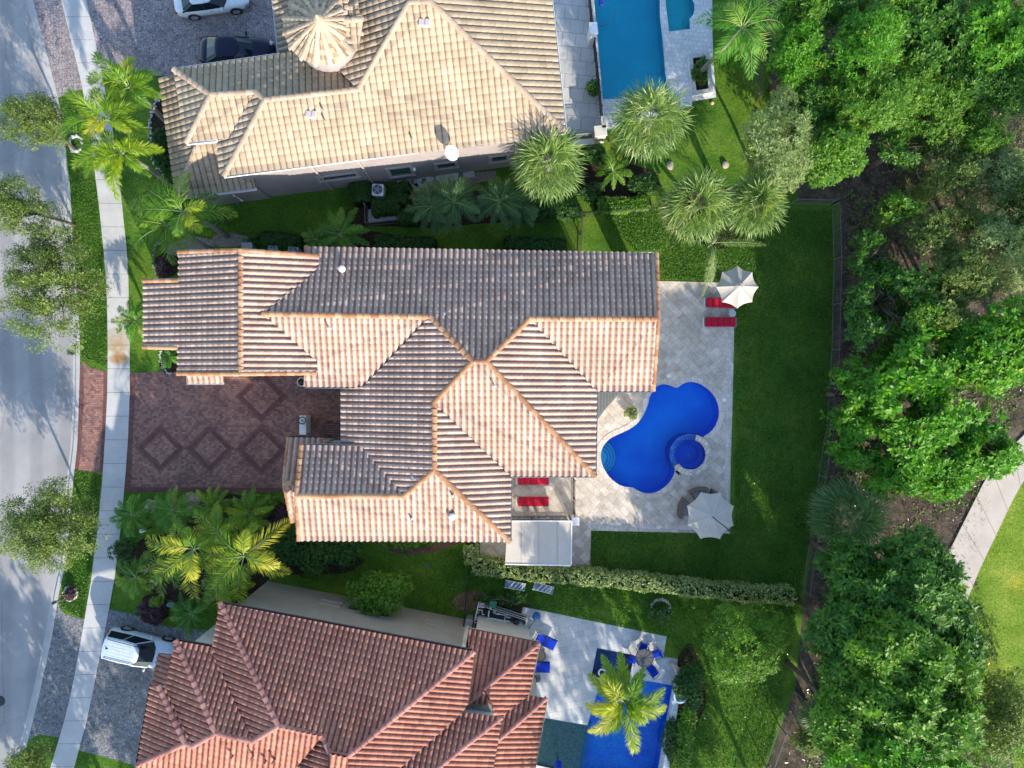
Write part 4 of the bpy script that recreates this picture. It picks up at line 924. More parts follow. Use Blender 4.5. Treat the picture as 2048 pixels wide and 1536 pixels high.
blob('mulch_bed', 1225, 360, 90, 40, .010, M_MULCH); blob('mulch_bed', 1440, 430, 95, 62, .011, M_MULCH); blob('mulch_bed', 880, 420, 190, 36, .009, M_MULCH, .05); blob('mulch_bed', 1380, 1380, 30, 90, .013, M_MULCH)
blob('mulch_bed', 700, 480, 130, 18, .010, M_MULCH)
# ------------------------------------------------------------------ vegetation
def unit(a): return a / np.maximum(1e-9, np.linalg.norm(a, axis=-1, keepdims=True))
def leaf_mesh(name, P, D, S, L, Wd, rn, mat, parent=None, fold=0.0, root=None):
    """many rhombic leaves: P base, D length direction, S side direction"""
    n = len(P); off = np.array(ORG[parent.name]) if parent is not None else np.zeros(3)
    L = np.broadcast_to(L, (n,))[:, None]; Wd = np.broadcast_to(Wd, (n,))[:, None]
    up = np.cross(D, S)
    V = np.empty((n, 4, 3)); mid = P + D * L * .48
    V[:, 0] = P; V[:, 1] = mid + S * Wd * .5 + up * fold * Wd; V[:, 2] = P + D * L; V[:, 3] = mid - S * Wd * .5 + up * fold * Wd
    V -= off
    me = bpy.data.meshes.new(name); me.vertices.add(4 * n); me.vertices.foreach_set('co', V.reshape(-1).astype(np.float32))
    me.loops.add(4 * n); me.loops.foreach_set('vertex_index', np.arange(4 * n, dtype=np.int32))
    me.polygons.add(n); me.polygons.foreach_set('loop_start', np.arange(0, 4 * n, 4, dtype=np.int32))
    at = me.attributes.new('rnd', 'FLOAT', 'FACE'); at.data.foreach_set('value', np.clip(rn, 0, 1).astype(np.float32))
    me.materials.append(mat); me.update(calc_edges=True)
    o = bpy.data.objects.new(name, me); COL.objects.link(o)
    if parent is not None: o.parent = parent; ORG[o.name] = Vector(off)
    return o
def rand_dirs(n, up=0.0):
    d = rng.normal(size=(n, 3)); d[:, 2] += up; return unit(d)
def cluster_leaves(C, Dc, k, L, Wd, spread=.9, jitter=.0):
    """k leaves radiating from every cluster centre C around its direction Dc (rosettes)"""
    n = len(C); Cr = np.repeat(C, k, 0); Dr = np.repeat(Dc, k, 0)
    t = rng.normal(size=(n * k, 3)); t = unit(t - (t * Dr).sum(1, keepdims=True) * Dr)
    el = rng.uniform(.05, .8, (n * k, 1)) * spread
    D = unit(t + Dr * (1 - el) * .8 + rng.normal(size=(n * k, 3)) * .12); S = unit(np.cross(D, Dr) + 1e-6)
    P = Cr + (rng.normal(size=(n * k, 3)) * jitter if jitter else 0)
    return P, D, S
def crown_points(lobes, n, shell=.55, upbias=.25, gap=.0, gs=.7):
    """points in the outer shell of overlapping ellipsoids, with noisy gaps"""
    vol = np.array([l[3] * l[4] + l[4] * l[5] + l[3] * l[5] for l in lobes]); vol = vol / vol.sum()
    idx = rng.choice(len(lobes), n, p=vol); Lb = np.array(lobes)[idx]
    d = rand_dirs(n, upbias); r = rng.uniform(shell, 1.0, (n, 1)) ** .6
    # bumpy surface
    q = Lb[:, :3] + d * Lb[:, 3:6]
    b = 1 + .16 * np.sin(q[:, :1] * 2.3 + q[:, 1:2] * 1.7) * np.cos(q[:, 1:2] * 2.9 - q[:, 2:3] * 2.1)
    P = Lb[:, :3] + d * Lb[:, 3:6] * r * b
    if gap > 0:
        f = np.sin(P[:, 0] / gs * 2.1 + 1.3 * np.sin(P[:, 1] / gs * 1.3)) + np.sin(P[:, 1] / gs * 2.4 + 1.1 * np.sin(P[:, 2] / gs * 1.9)) + np.sin(P[:, 2] / gs * 2.2 + P[:, 0] / gs)
        keep = f > (gap * 4 - 2.2); P, d = P[keep], d[keep]
    return P, d
def trunk_mesh(root, base, lobes, r0, mat=M_BARK, limbs=True, nl=6):
    mb = MB(); b = Vector((base[0], base[1], 0)); zlow = min(l[2] - l[5] * .4 for l in lobes); c = Vector((sum(l[0] for l in lobes) / len(lobes), sum(l[1] for l in lobes) / len(lobes), zlow))
    fork = b.lerp(c, .75); fork.z = max(.8, zlow * .75)
    mb.tube([b - Vector((0, 0, .05)), b.lerp(fork, .5) + Vector((random.uniform(-.1, .1), random.uniform(-.1, .1), 0)), fork], [r0 * 1.25, r0, r0 * .85], 8)
    for l in lobes[:nl * 2]:
        e = Vector((l[0], l[1], l[2] + l[5] * .3)); m = fork.lerp(e, .5) + Vector((random.uniform(-.3, .3), random.uniform(-.3, .3), .25))
        mb.tube([fork, m, e], [r0 * .6, r0 * .38, r0 * .12], 6)
        for _ in range(3):
            t = Vector((l[0] + random.uniform(-.8, .8) * l[3], l[1] + random.uniform(-.8, .8) * l[4], l[2] + random.uniform(0, .8) * l[5])); mb.tube([m.lerp(e, random.random()), t], [r0 * .16, r0 * .05], 4)
    return mb.build('trunk', mat, root, smooth=True)
def tree(name, label, cat, px, py, rpx, h_mid, hz, mat, n, k=6, L=.28, Wd=.12, nlobe=7, shell=.6, gap=.0, ry=None, group=None, base=None, r0=.16, spread=.9, jitter=.05, lobes=None, upbias=.3, lobe_r=.5, gs=.7, trunkmat=None):
    """crown centred on the pixel at height h_mid; rpx radius in pixels there"""
    if L > .2 and py < 1600: L *= .80; Wd *= .78; n = int(n * 1.45)
    kk = (H - h_mid) / FPX; c = W(px, py, h_mid); rx = rpx * kk; ry_ = (ry or rpx) * kk
    if base is None: base = (c.x, c.y, 0)
    root = thing(name, label, cat, (base[0], base[1], 0), 0, group)
    if lobes is None:
        lobes = []
        for i in range(nlobe):
            a = 2.39996 * i + random.uniform(-.25, .25); q = .68 * math.sqrt((i + .15) / nlobe) * random.uniform(.9, 1.08)
            lr = lobe_r * random.uniform(.85, 1.15)
            lobes.append((c.x + math.cos(a) * rx * q, c.y + math.sin(a) * ry_ * q, h_mid + (random.uniform(-.25, .25) + .25 * (1 - q)) * hz, rx * lr, ry_ * lr, hz * random.uniform(.5, .75)))
    P, d = crown_points(lobes, n, shell, upbias, gap, gs)
    d2 = unit(d + np.array([0, 0, .7]) + rng.normal(size=d.shape) * .25)
    Q, D, S = cluster_leaves(P, d2, k, L, Wd, spread, jitter)
    ls = rng.uniform(.7, 1.2, len(Q))
    rn = np.repeat(np.clip(rng.normal(.45, .18, len(P)), 0, 1), k) + rng.normal(0, .14, len(Q))
    trunk_mesh(root, base, lobes, r0, trunkmat or M_BARK)
    leaf_mesh('crown', Q, D, S, L * ls, Wd * ls, rn, mat, root, fold=.12)
    return root
# ---- palms ------------------------------------------------------
def frond_arrays(A, B, sag, nl, ll, lw, plume=0.0, droop=.35, start=.12, ang=.9):
    """pinnate frond from crown A to tip B; returns leaflet arrays and the rachis points"""
    A, B = np.array(A, float), np.array(B, float); d = B - A; Lh = np.linalg.norm(d)
    t = np.linspace(0, 1, 12)[:, None]; R_ = A + d * t; R_[:, 2] += (4 * t * (1 - t))[:, 0] * sag
    side0 = np.cross(d / Lh, (0, 0, 1)); side0 /= np.linalg.norm(side0)
    tt = np.linspace(start, 1, nl); tt = np.repeat(tt, 2) + rng.normal(0, .004, nl * 2); sg = np.tile([1, -1], nl)
    tt = np.clip(tt, 0, 1); P = A + d * tt[:, None]; P[:, 2] += 4 * tt * (1 - tt) * sag
    T = np.tile(d, (len(tt), 1)); T[:, 2] += 4 * (1 - 2 * tt) * sag; T = unit(T)
    Sd = side0[None] * sg[:, None]; up = unit(np.cross(side0[None], T)); up = np.where(up[:, 2:3] < 0, -up, up)
    env = np.sin(np.pi * np.clip(tt * .88 + .10, 0, 1)) ** .55
    el = rng.uniform(-1, 1, len(tt)) * plume
    D = unit(Sd * np.cos(el)[:, None] * ang + up * np.sin(el)[:, None] * 1.0 + T * (.70 + .35 * tt[:, None]) - np.array([[0, 0, droop]]) + rng.normal(0, .11, (len(tt), 3)))
    S = unit(np.cross(D, up) + rng.normal(0, .15, D.shape))
    return P, D, S, ll * env * rng.uniform(.85, 1.1, len(tt)), np.full(len(tt), lw), R_
def feather_palm(name, label, crown_px, h, tips, mat, base_px=None, nl=46, ll=.62, lw=.075, plume=.0, sag=.5, tipdrop=.9, group=None, r0=.13, shaft=True, cat='palm tree', rbias=0, layers=1, droop=.35, trunk=True, yellow=0.12):
    c = W(*crown_px, h)
    b = W(*base_px, 0) if base_px else Vector((c.x, c.y, 0))
    root = thing(name, label, cat, (b.x, b.y, 0), 0, group)
    if trunk:
        mb = MB(); m = b.lerp(c, .5) + Vector((.05, .05, .1)); pts = [b - Vector((0, 0, .05)), b.lerp(c, .25), m, b.lerp(c, .8), c - Vector((0, 0, .25))]
        mb.tube(pts, [r0 * 1.5, r0 * 1.1, r0, r0 * .9, r0 * .85], 10); mb.build('trunk', M_PBARK, root, smooth=True)
        if shaft: MB().tube([c - Vector((0, 0, .9 if h > 3 else .4)) + (b - c) * .02, c + Vector((0, 0, .12))], [r0 * 1.05, r0 * .5], 10).build('crownshaft', M_PSHAFT, root, smooth=True)
    cpx = crown_px; tips = list(tips) + [(cpx[0] + (t[0] - cpx[0]) * random.uniform(.55, .8) + random.uniform(-14, 14), cpx[1] + (t[1] - cpx[1]) * random.uniform(.55, .8) + random.uniform(-14, 14), h + random.uniform(-.1, .5)) for t in tips[::2]]
    for i, tp in enumerate(tips):
        hh = h - tipdrop * random.uniform(.7, 1.3) if len(tp) < 3 else tp[2]
        B = W(tp[0], tp[1], max(.25, hh)); ln = (B - c).length
        sg = sag * ln / 2.6 * random.uniform(.85, 1.2)
        Ps = []
        for ly in range(layers):
            P, D, S, L_, Wd, Rp = frond_arrays(c, B, sg, nl, ll * min(1.15, ln / 2.3 + .15), lw, plume, droop, .14)
            Ps.append((P, D, S, L_, Wd))
        P, D, S, L_, Wd = [np.concatenate(q) for q in zip(*Ps)]
        rn = np.clip(rng.normal(.42 + rbias, .14) + rng.normal(0, .12, len(P)) + (.35 if random.random() < yellow else 0), 0, 1)
        fr = leaf_mesh('frond', P, D, S, L_, Wd, rn, mat, root, fold=.1)
        MB().tube([Vector(Rp[q]) for q in (0, 2, 4, 6, 8, 10, 11)], [.034, .026, .021, .017, .012, .008, .004], 4).build('rachis', M_RACHIS, fr)
    return root
def ring_tips(cx, cy, r, n, ph=0, jit=.12, asp=1.0):
    return [(cx + math.cos(ph + 2 * math.pi * i / n + random.uniform(-.15, .15)) * r * random.uniform(1 - jit, 1 + jit) * asp, cy + math.sin(ph + 2 * math.pi * i / n + random.uniform(-.15, .15)) * r * random.uniform(1 - jit, 1 + jit)) for i in range(n)]
def fan_palm(label, px, py, rpx, h, mat, nleaf=44, seg=22, base_px=None, group=None, name='fan_palm', dead=0, rbias=0, lw=.055):
    c = W(px, py, h); kk = (H - h) / FPX; Rr = rpx * kk; b = W(*base_px, 0) if base_px else Vector((c.x, c.y, 0))
    root = thing(name, label, 'palm tree', (b.x, b.y, 0), 0, group)
    mb = MB(); mb.tube([b - Vector((0, 0, .05)), b.lerp(c, .5), c - Vector((0, 0, .3))], [.26, .2, .22], 10)
    mb.build('trunk', M_PBARK, root, smooth=True)
    P_, D_, S_, L_, W_, rn_ = [], [], [], [], [], []; pet = MB()
    for i in range(nleaf):
        q = (i + .5) / nleaf; el = R(82) - R(128) * q ** .85; az = i * 2.39996 + random.uniform(-.2, .2)
        d = np.array([math.cos(az) * math.cos(el), math.sin(az) * math.cos(el), math.sin(el)])
        pl = Rr * random.uniform(.42, .54); lf = Rr * random.uniform(.50, .62)
        hub = np.array(c) + d * pl + np.array([0, 0, -.25 * q * pl]); pet.tube([c, Vector(hub)], [.022, .014], 3)
        side = unit(np.cross(d, [0, 0, 1.0]) + 1e-6); upv = unit(np.cross(side, d))
        upv = upv if upv[2] > 0 else -upv
        a = np.linspace(-R(112), R(112), seg); ca, sa = np.cos(a)[:, None], np.sin(a)[:, None]
        dl = unit(d[None] * ca + side[None] * sa + upv[None] * .12 + np.array([0, 0, -.14 - .2 * q])[None] + rng.normal(0, .05, (seg, 3)))
        half = lf * .55 * (1 - .25 * (np.abs(a) / R(112)) ** 2)
        # inner half of each segment, then a drooping outer half
        P_.append(np.repeat(hub[None], seg, 0)); D_.append(dl); S_.append(unit(np.cross(dl, upv[None] + rng.normal(0, .35, (seg, 3))))); L_.append(half * 1.25); W_.append(np.full(seg, lw * 1.3))
        p2 = hub[None] + dl * (half * .85)[:, None]; d2 = unit(dl + np.array([0, 0, -.45])[None] + rng.normal(0, .10, (seg, 3)))
        P_.append(p2); D_.append(d2); S_.append(unit(np.cross(d2, upv[None] + rng.normal(0, .35, (seg, 3))))); L_.append(lf - half * .85); W_.append(np.full(seg, lw))
        base = .62 - .45 * q + rng.normal(0, .07) + rbias; base = .97 if q > 1 - dead else base
        rn_ += [base + rng.normal(0, .08, seg), base + .16 + rng.normal(0, .10, seg)]
    pet.build('petioles', M_RACHIS, root)
    leaf_mesh('crown', np.concatenate(P_), np.concatenate(D_), np.concatenate(S_), np.concatenate(L_), np.concatenate(W_), np.concatenate(rn_), mat, root)
    return root
def hedge(label, pts_px, width, height, mat, n, k=5, L=.10, Wd=.06, name='hedge', group=None, cat='hedge'):
    """clipped hedge along a centre line"""
    ctr = [W(x, y, height) for x, y in pts_px]; root = thing(name, label, cat, (ctr[0].x, ctr[0].y, 0), 0, group)
    seg = [(b - a).length for a, b in zip(ctr, ctr[1:])]; tot = sum(seg); P = []; N_ = []
    u = rng.uniform(0, tot, n); face = rng.uniform(0, 1, n); per = width + height * 1.4
    for i in range(n):
        s = u[i]; j = 0
        while j < len(seg) - 1 and s > seg[j]: s -= seg[j]; j += 1
        p = ctr[j].lerp(ctr[j + 1], min(1, s / seg[j])); t = (ctr[j + 1] - ctr[j]).normalized(); nrm = Vector((-t.y, t.x, 0))
        wv = 1 + .12 * math.sin(u[i] * 1.9) + .08 * math.sin(u[i] * 4.7)
        f = face[i] * per
        if f < width: o = (f / width * 2 - 1); q = p + nrm * (o * width / 2 * wv) + Vector((0, 0, -.15 * o * o * width + rng.normal(0, .05))); nn = (nrm.x * o * .4, nrm.y * o * .4, 1)
        else: sgn = 1 if random.random() < .5 else -1; q = p + nrm * (sgn * width / 2 * wv * rng.uniform(.9, 1.03)); q.z = rng.uniform(.1, 1) * height; nn = (nrm.x * sgn, nrm.y * sgn, .4)
        P.append(q); N_.append(nn)
    P = np.array(P); N_ = unit(np.array(N_))
    Q, D, S = cluster_leaves(P, N_, k, L, Wd, .9, .03); ls = rng.uniform(.7, 1.25, len(Q))
    rn = np.repeat(np.clip(rng.normal(.45, .2, len(P)), 0, 1), k) + rng.normal(0, .12, len(Q))
    leaf_mesh('foliage', Q, D, S, L * ls, Wd * ls, rn, mat, root, fold=.1)
    mb = MB()
    for a, b in zip(ctr, ctr[1:]):
        t = (b - a).normalized(); nn = Vector((-t.y, t.x, 0)) * (width * .40); mb.prism([(p.x, p.y) for p in (a - t * .1 + nn, b + t * .1 + nn, b + t * .1 - nn, a - t * .1 - nn)], .0, height - .14)
    mb.build('stems', mottled('hedge_core', (.012, .02, .008), (.03, .045, .015), 6, .95, .1, .5, .5), root); return root
def bush(label, px, py, rpx, h, mat, n=260, k=7, L=.16, Wd=.08, ry=None, name='shrub', group=None, cat='shrub'):
    h2 = h * .55; return tree(name, label, cat, px, py, rpx, h2, h * .5, mat, n, k, L, Wd, 5, .5, 0, ry, group, None, .05, 1.0, .03, lobe_r=.62)

# -- woodland trees on the right
wood = 'trees of the woodland strip behind the gardens'
tree('broadleaf_tree', 'broad bright green tree with large leaves beside the pale cart path', 'tree', 1868, 800, 165, 4.6, 2.2, L_BRIGHT, 2300, 7, .46, .21, 12, .5, .46, 165, wood, lobe_r=.36, gs=1.3, r0=.3)
tree('broadleaf_tree', 'dark leafy arm of trees above the bright green tree, reaching over the back fence', 'tree', 1770, 600, 105, 3.8, 1.8, L_DARK, 950, 7, .36, .17, 9, .4, .48, 130, wood, lobe_r=.36, gs=1.1, r0=.2)
tree('broadleaf_tree', 'light green tree with big leaves at the right edge below the fairway scrub', 'tree', 2010, 690, 80, 5.0, 2.0, L_BRIGHT, 800, 7, .40, .18, 7, .5, .3, 90, wood, gs=1.1)
tree('broadleaf_tree', 'big dark green tree at the bottom of the woodland, its leaves in rosettes', 'tree', 1790, 1185, 150, 6.2, 2.4, L_DARK, 2500, 8, .46, .20, 12, .5, .26, 120, wood, lobe_r=.40, gs=1.2, r0=.35)
tree('broadleaf_tree', 'sunlit green tree below the big dark one, filling the bottom right woodland', 'tree', 1800, 1370, 165, 7.4, 2.8, L_MID, 2600, 8, .44, .19, 12, .5, .2, 130, wood, lobe_r=.38, gs=1.2, r0=.3)
tree('broadleaf_tree', 'sunlit tree cut off by the bottom edge above the sandy ground', 'tree', 1760, 1500, 120, 8.0, 2.4, L_BRIGHT, 1100, 8, .40, .18, 9, .5, .25, 60, wood, gs=1.1)
tree('broadleaf_tree', 'small glossy light green tree between the hedge end and the picket fence', 'tree', 1490, 1285, 88, 3.8, 1.9, L_MID, 1800, 7, .24, .09, 9, .45, .18, 90, wood, lobe_r=.42, r0=.12)
tree('broadleaf_tree', 'compact yellow green tree nearest the coconut palm at the top', 'tree', 1592, 118, 62, 4.5, 2.0, L_BRIGHT, 1500, 6, .24, .10, 8, .45, .1, 66, wood)
tree('broadleaf_tree', 'bright feathery green tree right of the compact yellow green one', 'tree', 1722, 92, 82, 5.5, 2.2, L_BRIGHT, 2200, 6, .25, .09, 9, .45, .22, 88, wood)
tree('broadleaf_tree', 'mid green tree below the two bright crowns in the top woodland', 'tree', 1740, 205, 95, 5.0, 2.2, L_MID, 2300, 6, .24, .09, 9, .45, .22, 68, wood)
tree('broadleaf_tree', 'dense dark round tree just above the corner of the back fence', 'tree', 1665, 305, 76, 4.0, 2.2, L_MID, 2300, 6, .20, .09, 8, .4, .0, 62, wood)
tree('broadleaf_tree', 'dark tree filling the top edge between the coconut palm and the bright trees', 'tree', 1640, 5, 90, 5.0, 2.2, L_DARK, 1700, 7, .26, .11, 8, .45, .15, 50, wood)
tree('broadleaf_tree', 'large leaved shaded tree at the top edge of the woodland', 'tree', 1850, 70, 85, 5.0, 2.0, L_DARK, 1500, 7, .36, .17, 8, .45, .25, 90, wood)
tree('broadleaf_tree', 'light green tree in the top right corner', 'tree', 1985, 60, 90, 5.5, 2.2, L_BRIGHT, 1700, 7, .32, .14, 8, .45, .3, 85, wood)
tree('broadleaf_tree', 'dark thicket tree left of the sandy gap in the top right woodland', 'tree', 1870, 215, 92, 4.0, 2.0, L_MID, 2100, 6, .22, .09, 9, .45, .28, 75, wood)
tree('broadleaf_tree', 'dark thicket tree at the right edge under the top corner tree', 'tree', 2000, 180, 75, 4.5, 2.0, L_DARK, 1700, 6, .24, .10, 8, .45, .25, 80, wood)
tree('broadleaf_tree', 'thin shaded tree over the leaf litter right of the dense dark round one', 'tree', 1795, 300, 60, 3.4, 1.8, L_DARK, 700, 6, .22, .09, 7, .4, .4, 45, wood)
tree('olive_tree', 'pale grey green lacy tree beside the pair of fan palms', 'tree', 1556, 290, 84, 4.6, 2.2, L_GREY, 4600, 7, .17, .05, 12, .4, .26, 108, None, r0=.10, lobe_r=.42, trunkmat=M_PBARK)
for i, (x, y, r_, ry, lb) in enumerate([(1985, 330, 70, 60, 'sparse olive coloured tree at the right edge over the sandy ground'), (1950, 440, 75, 70, 'sparse grey olive tree below the sandy gap, right of the yellow palm'), (2000, 540, 70, 75, 'sparse grey olive tree just above the bright broad leaved crowns'), (1890, 530, 50, 50, 'thin grey olive tree between the dark arm and the right edge trees')]):
    tree('olive_tree', lb, 'tree', x, y, r_, 3.8, 1.6, L_GREY if i % 2 == 0 else L_OAK, 1900, 6, .16, .045, 9, .3, .42, ry, 'sparse olive trees on the right', lobe_r=.42, r0=.08)
for (x, y, r_, lb) in ((2010, 1390, 60, 'olive coloured shrub at the edge of the fairway'), (1985, 1490, 70, 'light green shrub in the bottom right corner'), (1620, 1480, 28, 'low grassy shrub beside the picket fence at the bottom')):
    bush(lb, x, y, r_, 2.6, L_OAK if x != 1985 else L_MID, 900, 6, .16, .06, name='woodland_shrub', group='shrubs at the woodland edge')
for i, (x, y, r_, ry, h, m_, n, lf, g_, lb) in enumerate((
  (1775, 715, 90, 78, 3.2, L_BRIGHT, 900, .36, .55, 'bright broad leaved crown over the back fence, left part of the big bright group'), (1960, 900, 80, 70, 4.0, L_BRIGHT, 1000, .38, .25, 'bright crown touching the bend of the cart path'), (1745, 520, 60, 60, 3.2, L_DARK, 600, .30, .45, 'dark crown next to the leaf litter corner of the back fence'), (1840, 640, 80, 60, 3.6, L_MID, 900, .34, .40, 'mid green crown between the dark arm and the big bright tree'),
  (1692, 790, 60, 58, 2.8, L_BRIGHT, 600, .36, .55, 'light branch of leaves hanging over the lawn above the picket fence'), (1930, 700, 90, 70, 4.2, L_BRIGHT, 1100, .38, .36, 'bright crown in the middle of the right edge group'), (1600, 40, 60, 50, 4.2, L_MID, 900, .26, .1, 'mid green crown right beside the coconut palm'), (1610, 215, 60, 60, 3.8, L_DARK, 1100, .22, .05, 'dark crown above the grey green lacy tree'),
  (1790, 20, 80, 60, 5.0, L_MID, 1200, .28, .1, 'mid green crown at the top edge, left of the shaded large leaved tree'), (1920, 150, 80, 70, 4.6, L_DARK, 1300, .28, .12, 'dark crown in the middle of the top right thicket'), (1790, 150, 70, 60, 4.6, L_MID, 1100, .25, .1, 'mid green crown right of the feathery bright tree'), (2030, 110, 60, 90, 5.0, L_BRIGHT, 900, .30, .2, 'light crown at the right edge under the top corner'),
  (1950, 270, 80, 50, 3.6, L_MID, 1200, .22, .25, 'thin mid green crown above the sparse olive trees'), (1860, 300, 50, 36, 3.0, L_OAK, 700, .18, .3, 'small olive crown at the edge of the sandy gap'), (1690, 160, 60, 60, 4.0, L_MID, 1100, .24, .05, 'mid green crown filling the space between the two bright crowns'), (2030, 430, 50, 80, 4.2, L_OAK, 1500, .17, .25, 'olive crown on the right edge beside the sparse trees'),
  (1890, 620, 60, 50, 4.2, L_OAK, 1000, .19, .25, 'olive crown just above the bright group'), (1880, 1250, 90, 110, 5.0, L_DARK, 1500, .42, .12, 'dark crown at the fairway side of the big dark tree'), (1690, 1270, 90, 100, 6.6, L_DARK, 1500, .42, .12, 'dark crown at the lawn side of the big dark tree'), (1890, 1420, 80, 90, 6.5, L_MID, 1200, .38, .15, 'mid green crown at the fairway side near the bottom'),
  (1680, 1430, 75, 80, 7.8, L_MID, 1100, .36, .2, 'mid green crown at the lawn side near the bottom'), (1780, 1290, 110, 80, 8.0, L_MID, 1600, .42, .12, 'topmost crown in the middle of the lower woodland group'), (1860, 1530, 90, 50, 5.0, L_BRIGHT, 1000, .36, .2, 'bright crown cut by the bottom edge'), (1690, 1120, 60, 50, 5.0, L_DARK, 700, .34, .2, 'dark crown just under the dark fan palm'), (1735, 875, 80, 70, 2.9, L_BRIGHT, 900, .34, .5, 'bright crown just above the leaf litter clearing by the fence'), (1840, 925, 85, 55, 3.6, L_BRIGHT, 900, .34, .36, 'lowest bright crown of the big group, above the clearing'), (1900, 340, 80, 55, 3.4, L_OAK, 1500, .17, .25, 'olive scrub crown beside the small yellow fan palm'), (2010, 360, 60, 60, 3.6, L_GREY, 1500, .16, .2, 'pale olive scrub crown at the right edge'), (1930, 560, 80, 60, 4.2, L_OAK, 1500, .17, .2, 'olive scrub crown above the bright right edge group'), (1860, 460, 60, 60, 3.6, L_OAK, 1100, .17, .25, 'olive scrub crown over the sandy ground'), (1785, 958, 70, 40, 3.2, L_BRIGHT, 700, .30, .2, 'bright low crown over the leaf litter clearing'), (1880, 962, 66, 40, 3.4, L_BRIGHT, 700, .30, .2, 'bright low crown next to the cart path edge'), (1700, 860, 54, 54, 2.6, L_BRIGHT, 600, .32, .5, 'bright crown spreading over the picket fence by the lawn'),
  (1790, 420, 40, 40, 3.0, L_MID, 500, .2, .3, 'small green sapling by the dark litter'),
  (2010, 1440, 60, 80, 3.0, L_OAK, 1100, .18, .2, 'olive thicket at the edge of the fairway'), (1990, 480, 60, 60, 4.5, L_GREY, 1300, .16, .2, 'pale olive crown among the sparse trees'))):
    tree('broadleaf_tree', lb, 'tree', x, y, r_, h, 1.9, m_, n, 7, lf, lf * .44, 8, .4, g_, ry, wood, lobe_r=.42, gs=1.1, r0=.14)
# trees standing just outside the frame whose shade falls into it
shade = 'trees beyond the edge of the photograph'
for (x, y, r_, h, lb) in ((1850, 1662, 105, 8.5, 'large tree beyond the bottom edge below the sunlit woodland tree'), (1480, 1955, 125, 8.5, 'large tree beyond the lower neighbour pool'), (1740, 2010, 120, 8.5, 'large tree beyond the bottom edge on the woodland side'), (1290, 1950, 90, 8.0, 'large tree beyond the bottom edge behind the red roof'),
        (1540, 2190, 130, 8.5, 'far tree beyond the lower neighbour pool'), (1720, 2260, 130, 8.5, 'farther tree beyond the bottom edge on the woodland side'), (1930, 1900, 150, 8.5, 'large tree beyond the bottom right corner'), (400, 2120, 150, 8.0, 'tree beyond the bottom edge in line with the grey drive'), (520, 2320, 150, 8.0, 'farther tree beyond the bottom edge in line with the grey drive'),
        (150, 1800, 100, 6.0, 'street tree beyond the bottom edge by the pavement'), (90, 1930, 90, 6.0, 'second street tree beyond the bottom left corner'), (210, 2030, 100, 6.0, 'third street tree beyond the bottom left corner'), (2190, 640, 110, 8.0, 'tall tree beyond the right edge by the cart path'), (2180, 330, 120, 7.5, 'tree beyond the top right edge')):
    tree('broadleaf_tree', lb, 'tree', x, y, r_, h, 2.2, L_MID, 900, 6, .38, .17, 9, .5, .56, r_, shade, lobe_r=.40, gs=1.2)
# -- street oaks
oak = 'young street trees along the road'
for (x, y, r_, ry, h, b, lb, g_) in ((104, 560, 115, 168, 4.6, (184, 590), 'tall sparse street tree over the kerb opposite the main house', .50), (96, 1052, 104, 112, 4.4, (176, 1024), 'street tree beside the red brick apron, the leafiest of the row', .36), (72, 242, 82, 66, 4.2, (152, 300), 'small sparse street tree near the tan house drive', .46), (58, 1515, 42, 32, 3.6, (100, 1500), 'street tree at the bottom left corner above a ring of white stones', .4), (34, 415, 72, 64, 5.0, (150, 450), 'thin street tree at the left edge above the tallest one', .52)):
    bb = W(*b); tree('street_tree', lb, 'tree', x, y, r_, h, 1.7, L_OAK, int(4200 * r_ * ry / 11000) + 700, 7, .15, .06, 14, .25, g_ + .03, ry, oak, (bb.x, bb.y), .085, 1.0, .10, lobe_r=.36, gs=.55)
# -- feather palms, top left
fx = 'yellow green foxtail palms in front of the tan house'
feather_palm('foxtail_palm', 'foxtail palm whose fronds touch the cobbled drive, the upper one of the group', (259, 175), 5.6, [(196, 112), (268, 117), (313, 146), (325, 196), (180, 168), (300, 215), (222, 215), (240, 140)], L_FOX, (338, 248), 58, .62, .046, 1.3, .75, 1.0, fx, layers=2, rbias=.12)
feather_palm('foxtail_palm', 'foxtail palm over the pavement, the middle one of the group', (214, 238), 6.2, [(140, 186), (198, 178), (243, 172), (124, 272), (180, 290), (285, 214), (296, 262), (165, 235)], L_FOX, (300, 300), 58, .64, .046, 1.3, .75, 1.0, fx, layers=2, rbias=.18)
feather_palm('foxtail_palm', 'foxtail palm with the longest golden fronds, the lower one of the group', (247, 306), 6.0, [(160, 292), (148, 337), (172, 355), (218, 366), (236, 398), (300, 352), (294, 272), (326, 300), (205, 262)], L_FOX, (342, 368), 58, .64, .046, 1.3, .75, 1.0, fx, layers=2, rbias=.18)
feather_palm('queen_palm', 'green palm with two pale leaning trunks beside the upper corner of the main house', (366, 424), 5.8, [(256, 412), (268, 358), (316, 352), (372, 340), (436, 392), (474, 428), (420, 470), (385, 488), (350, 470)], L_FOX, (455, 472), 40, .76, .055, .5, .6, 1.1, None, layers=1, rbias=-.05)
feather_palm('queen_palm', 'lower green palm growing under the two trunked one with fronds towards the pavement', (333, 450), 4.6, [(252, 420), (262, 506), (300, 480), (347, 528), (300, 410), (372, 500), (392, 440)], L_FOX, (425, 500), 34, .72, .050, .45, .6, 1.0, None, layers=1, rbias=-.02)
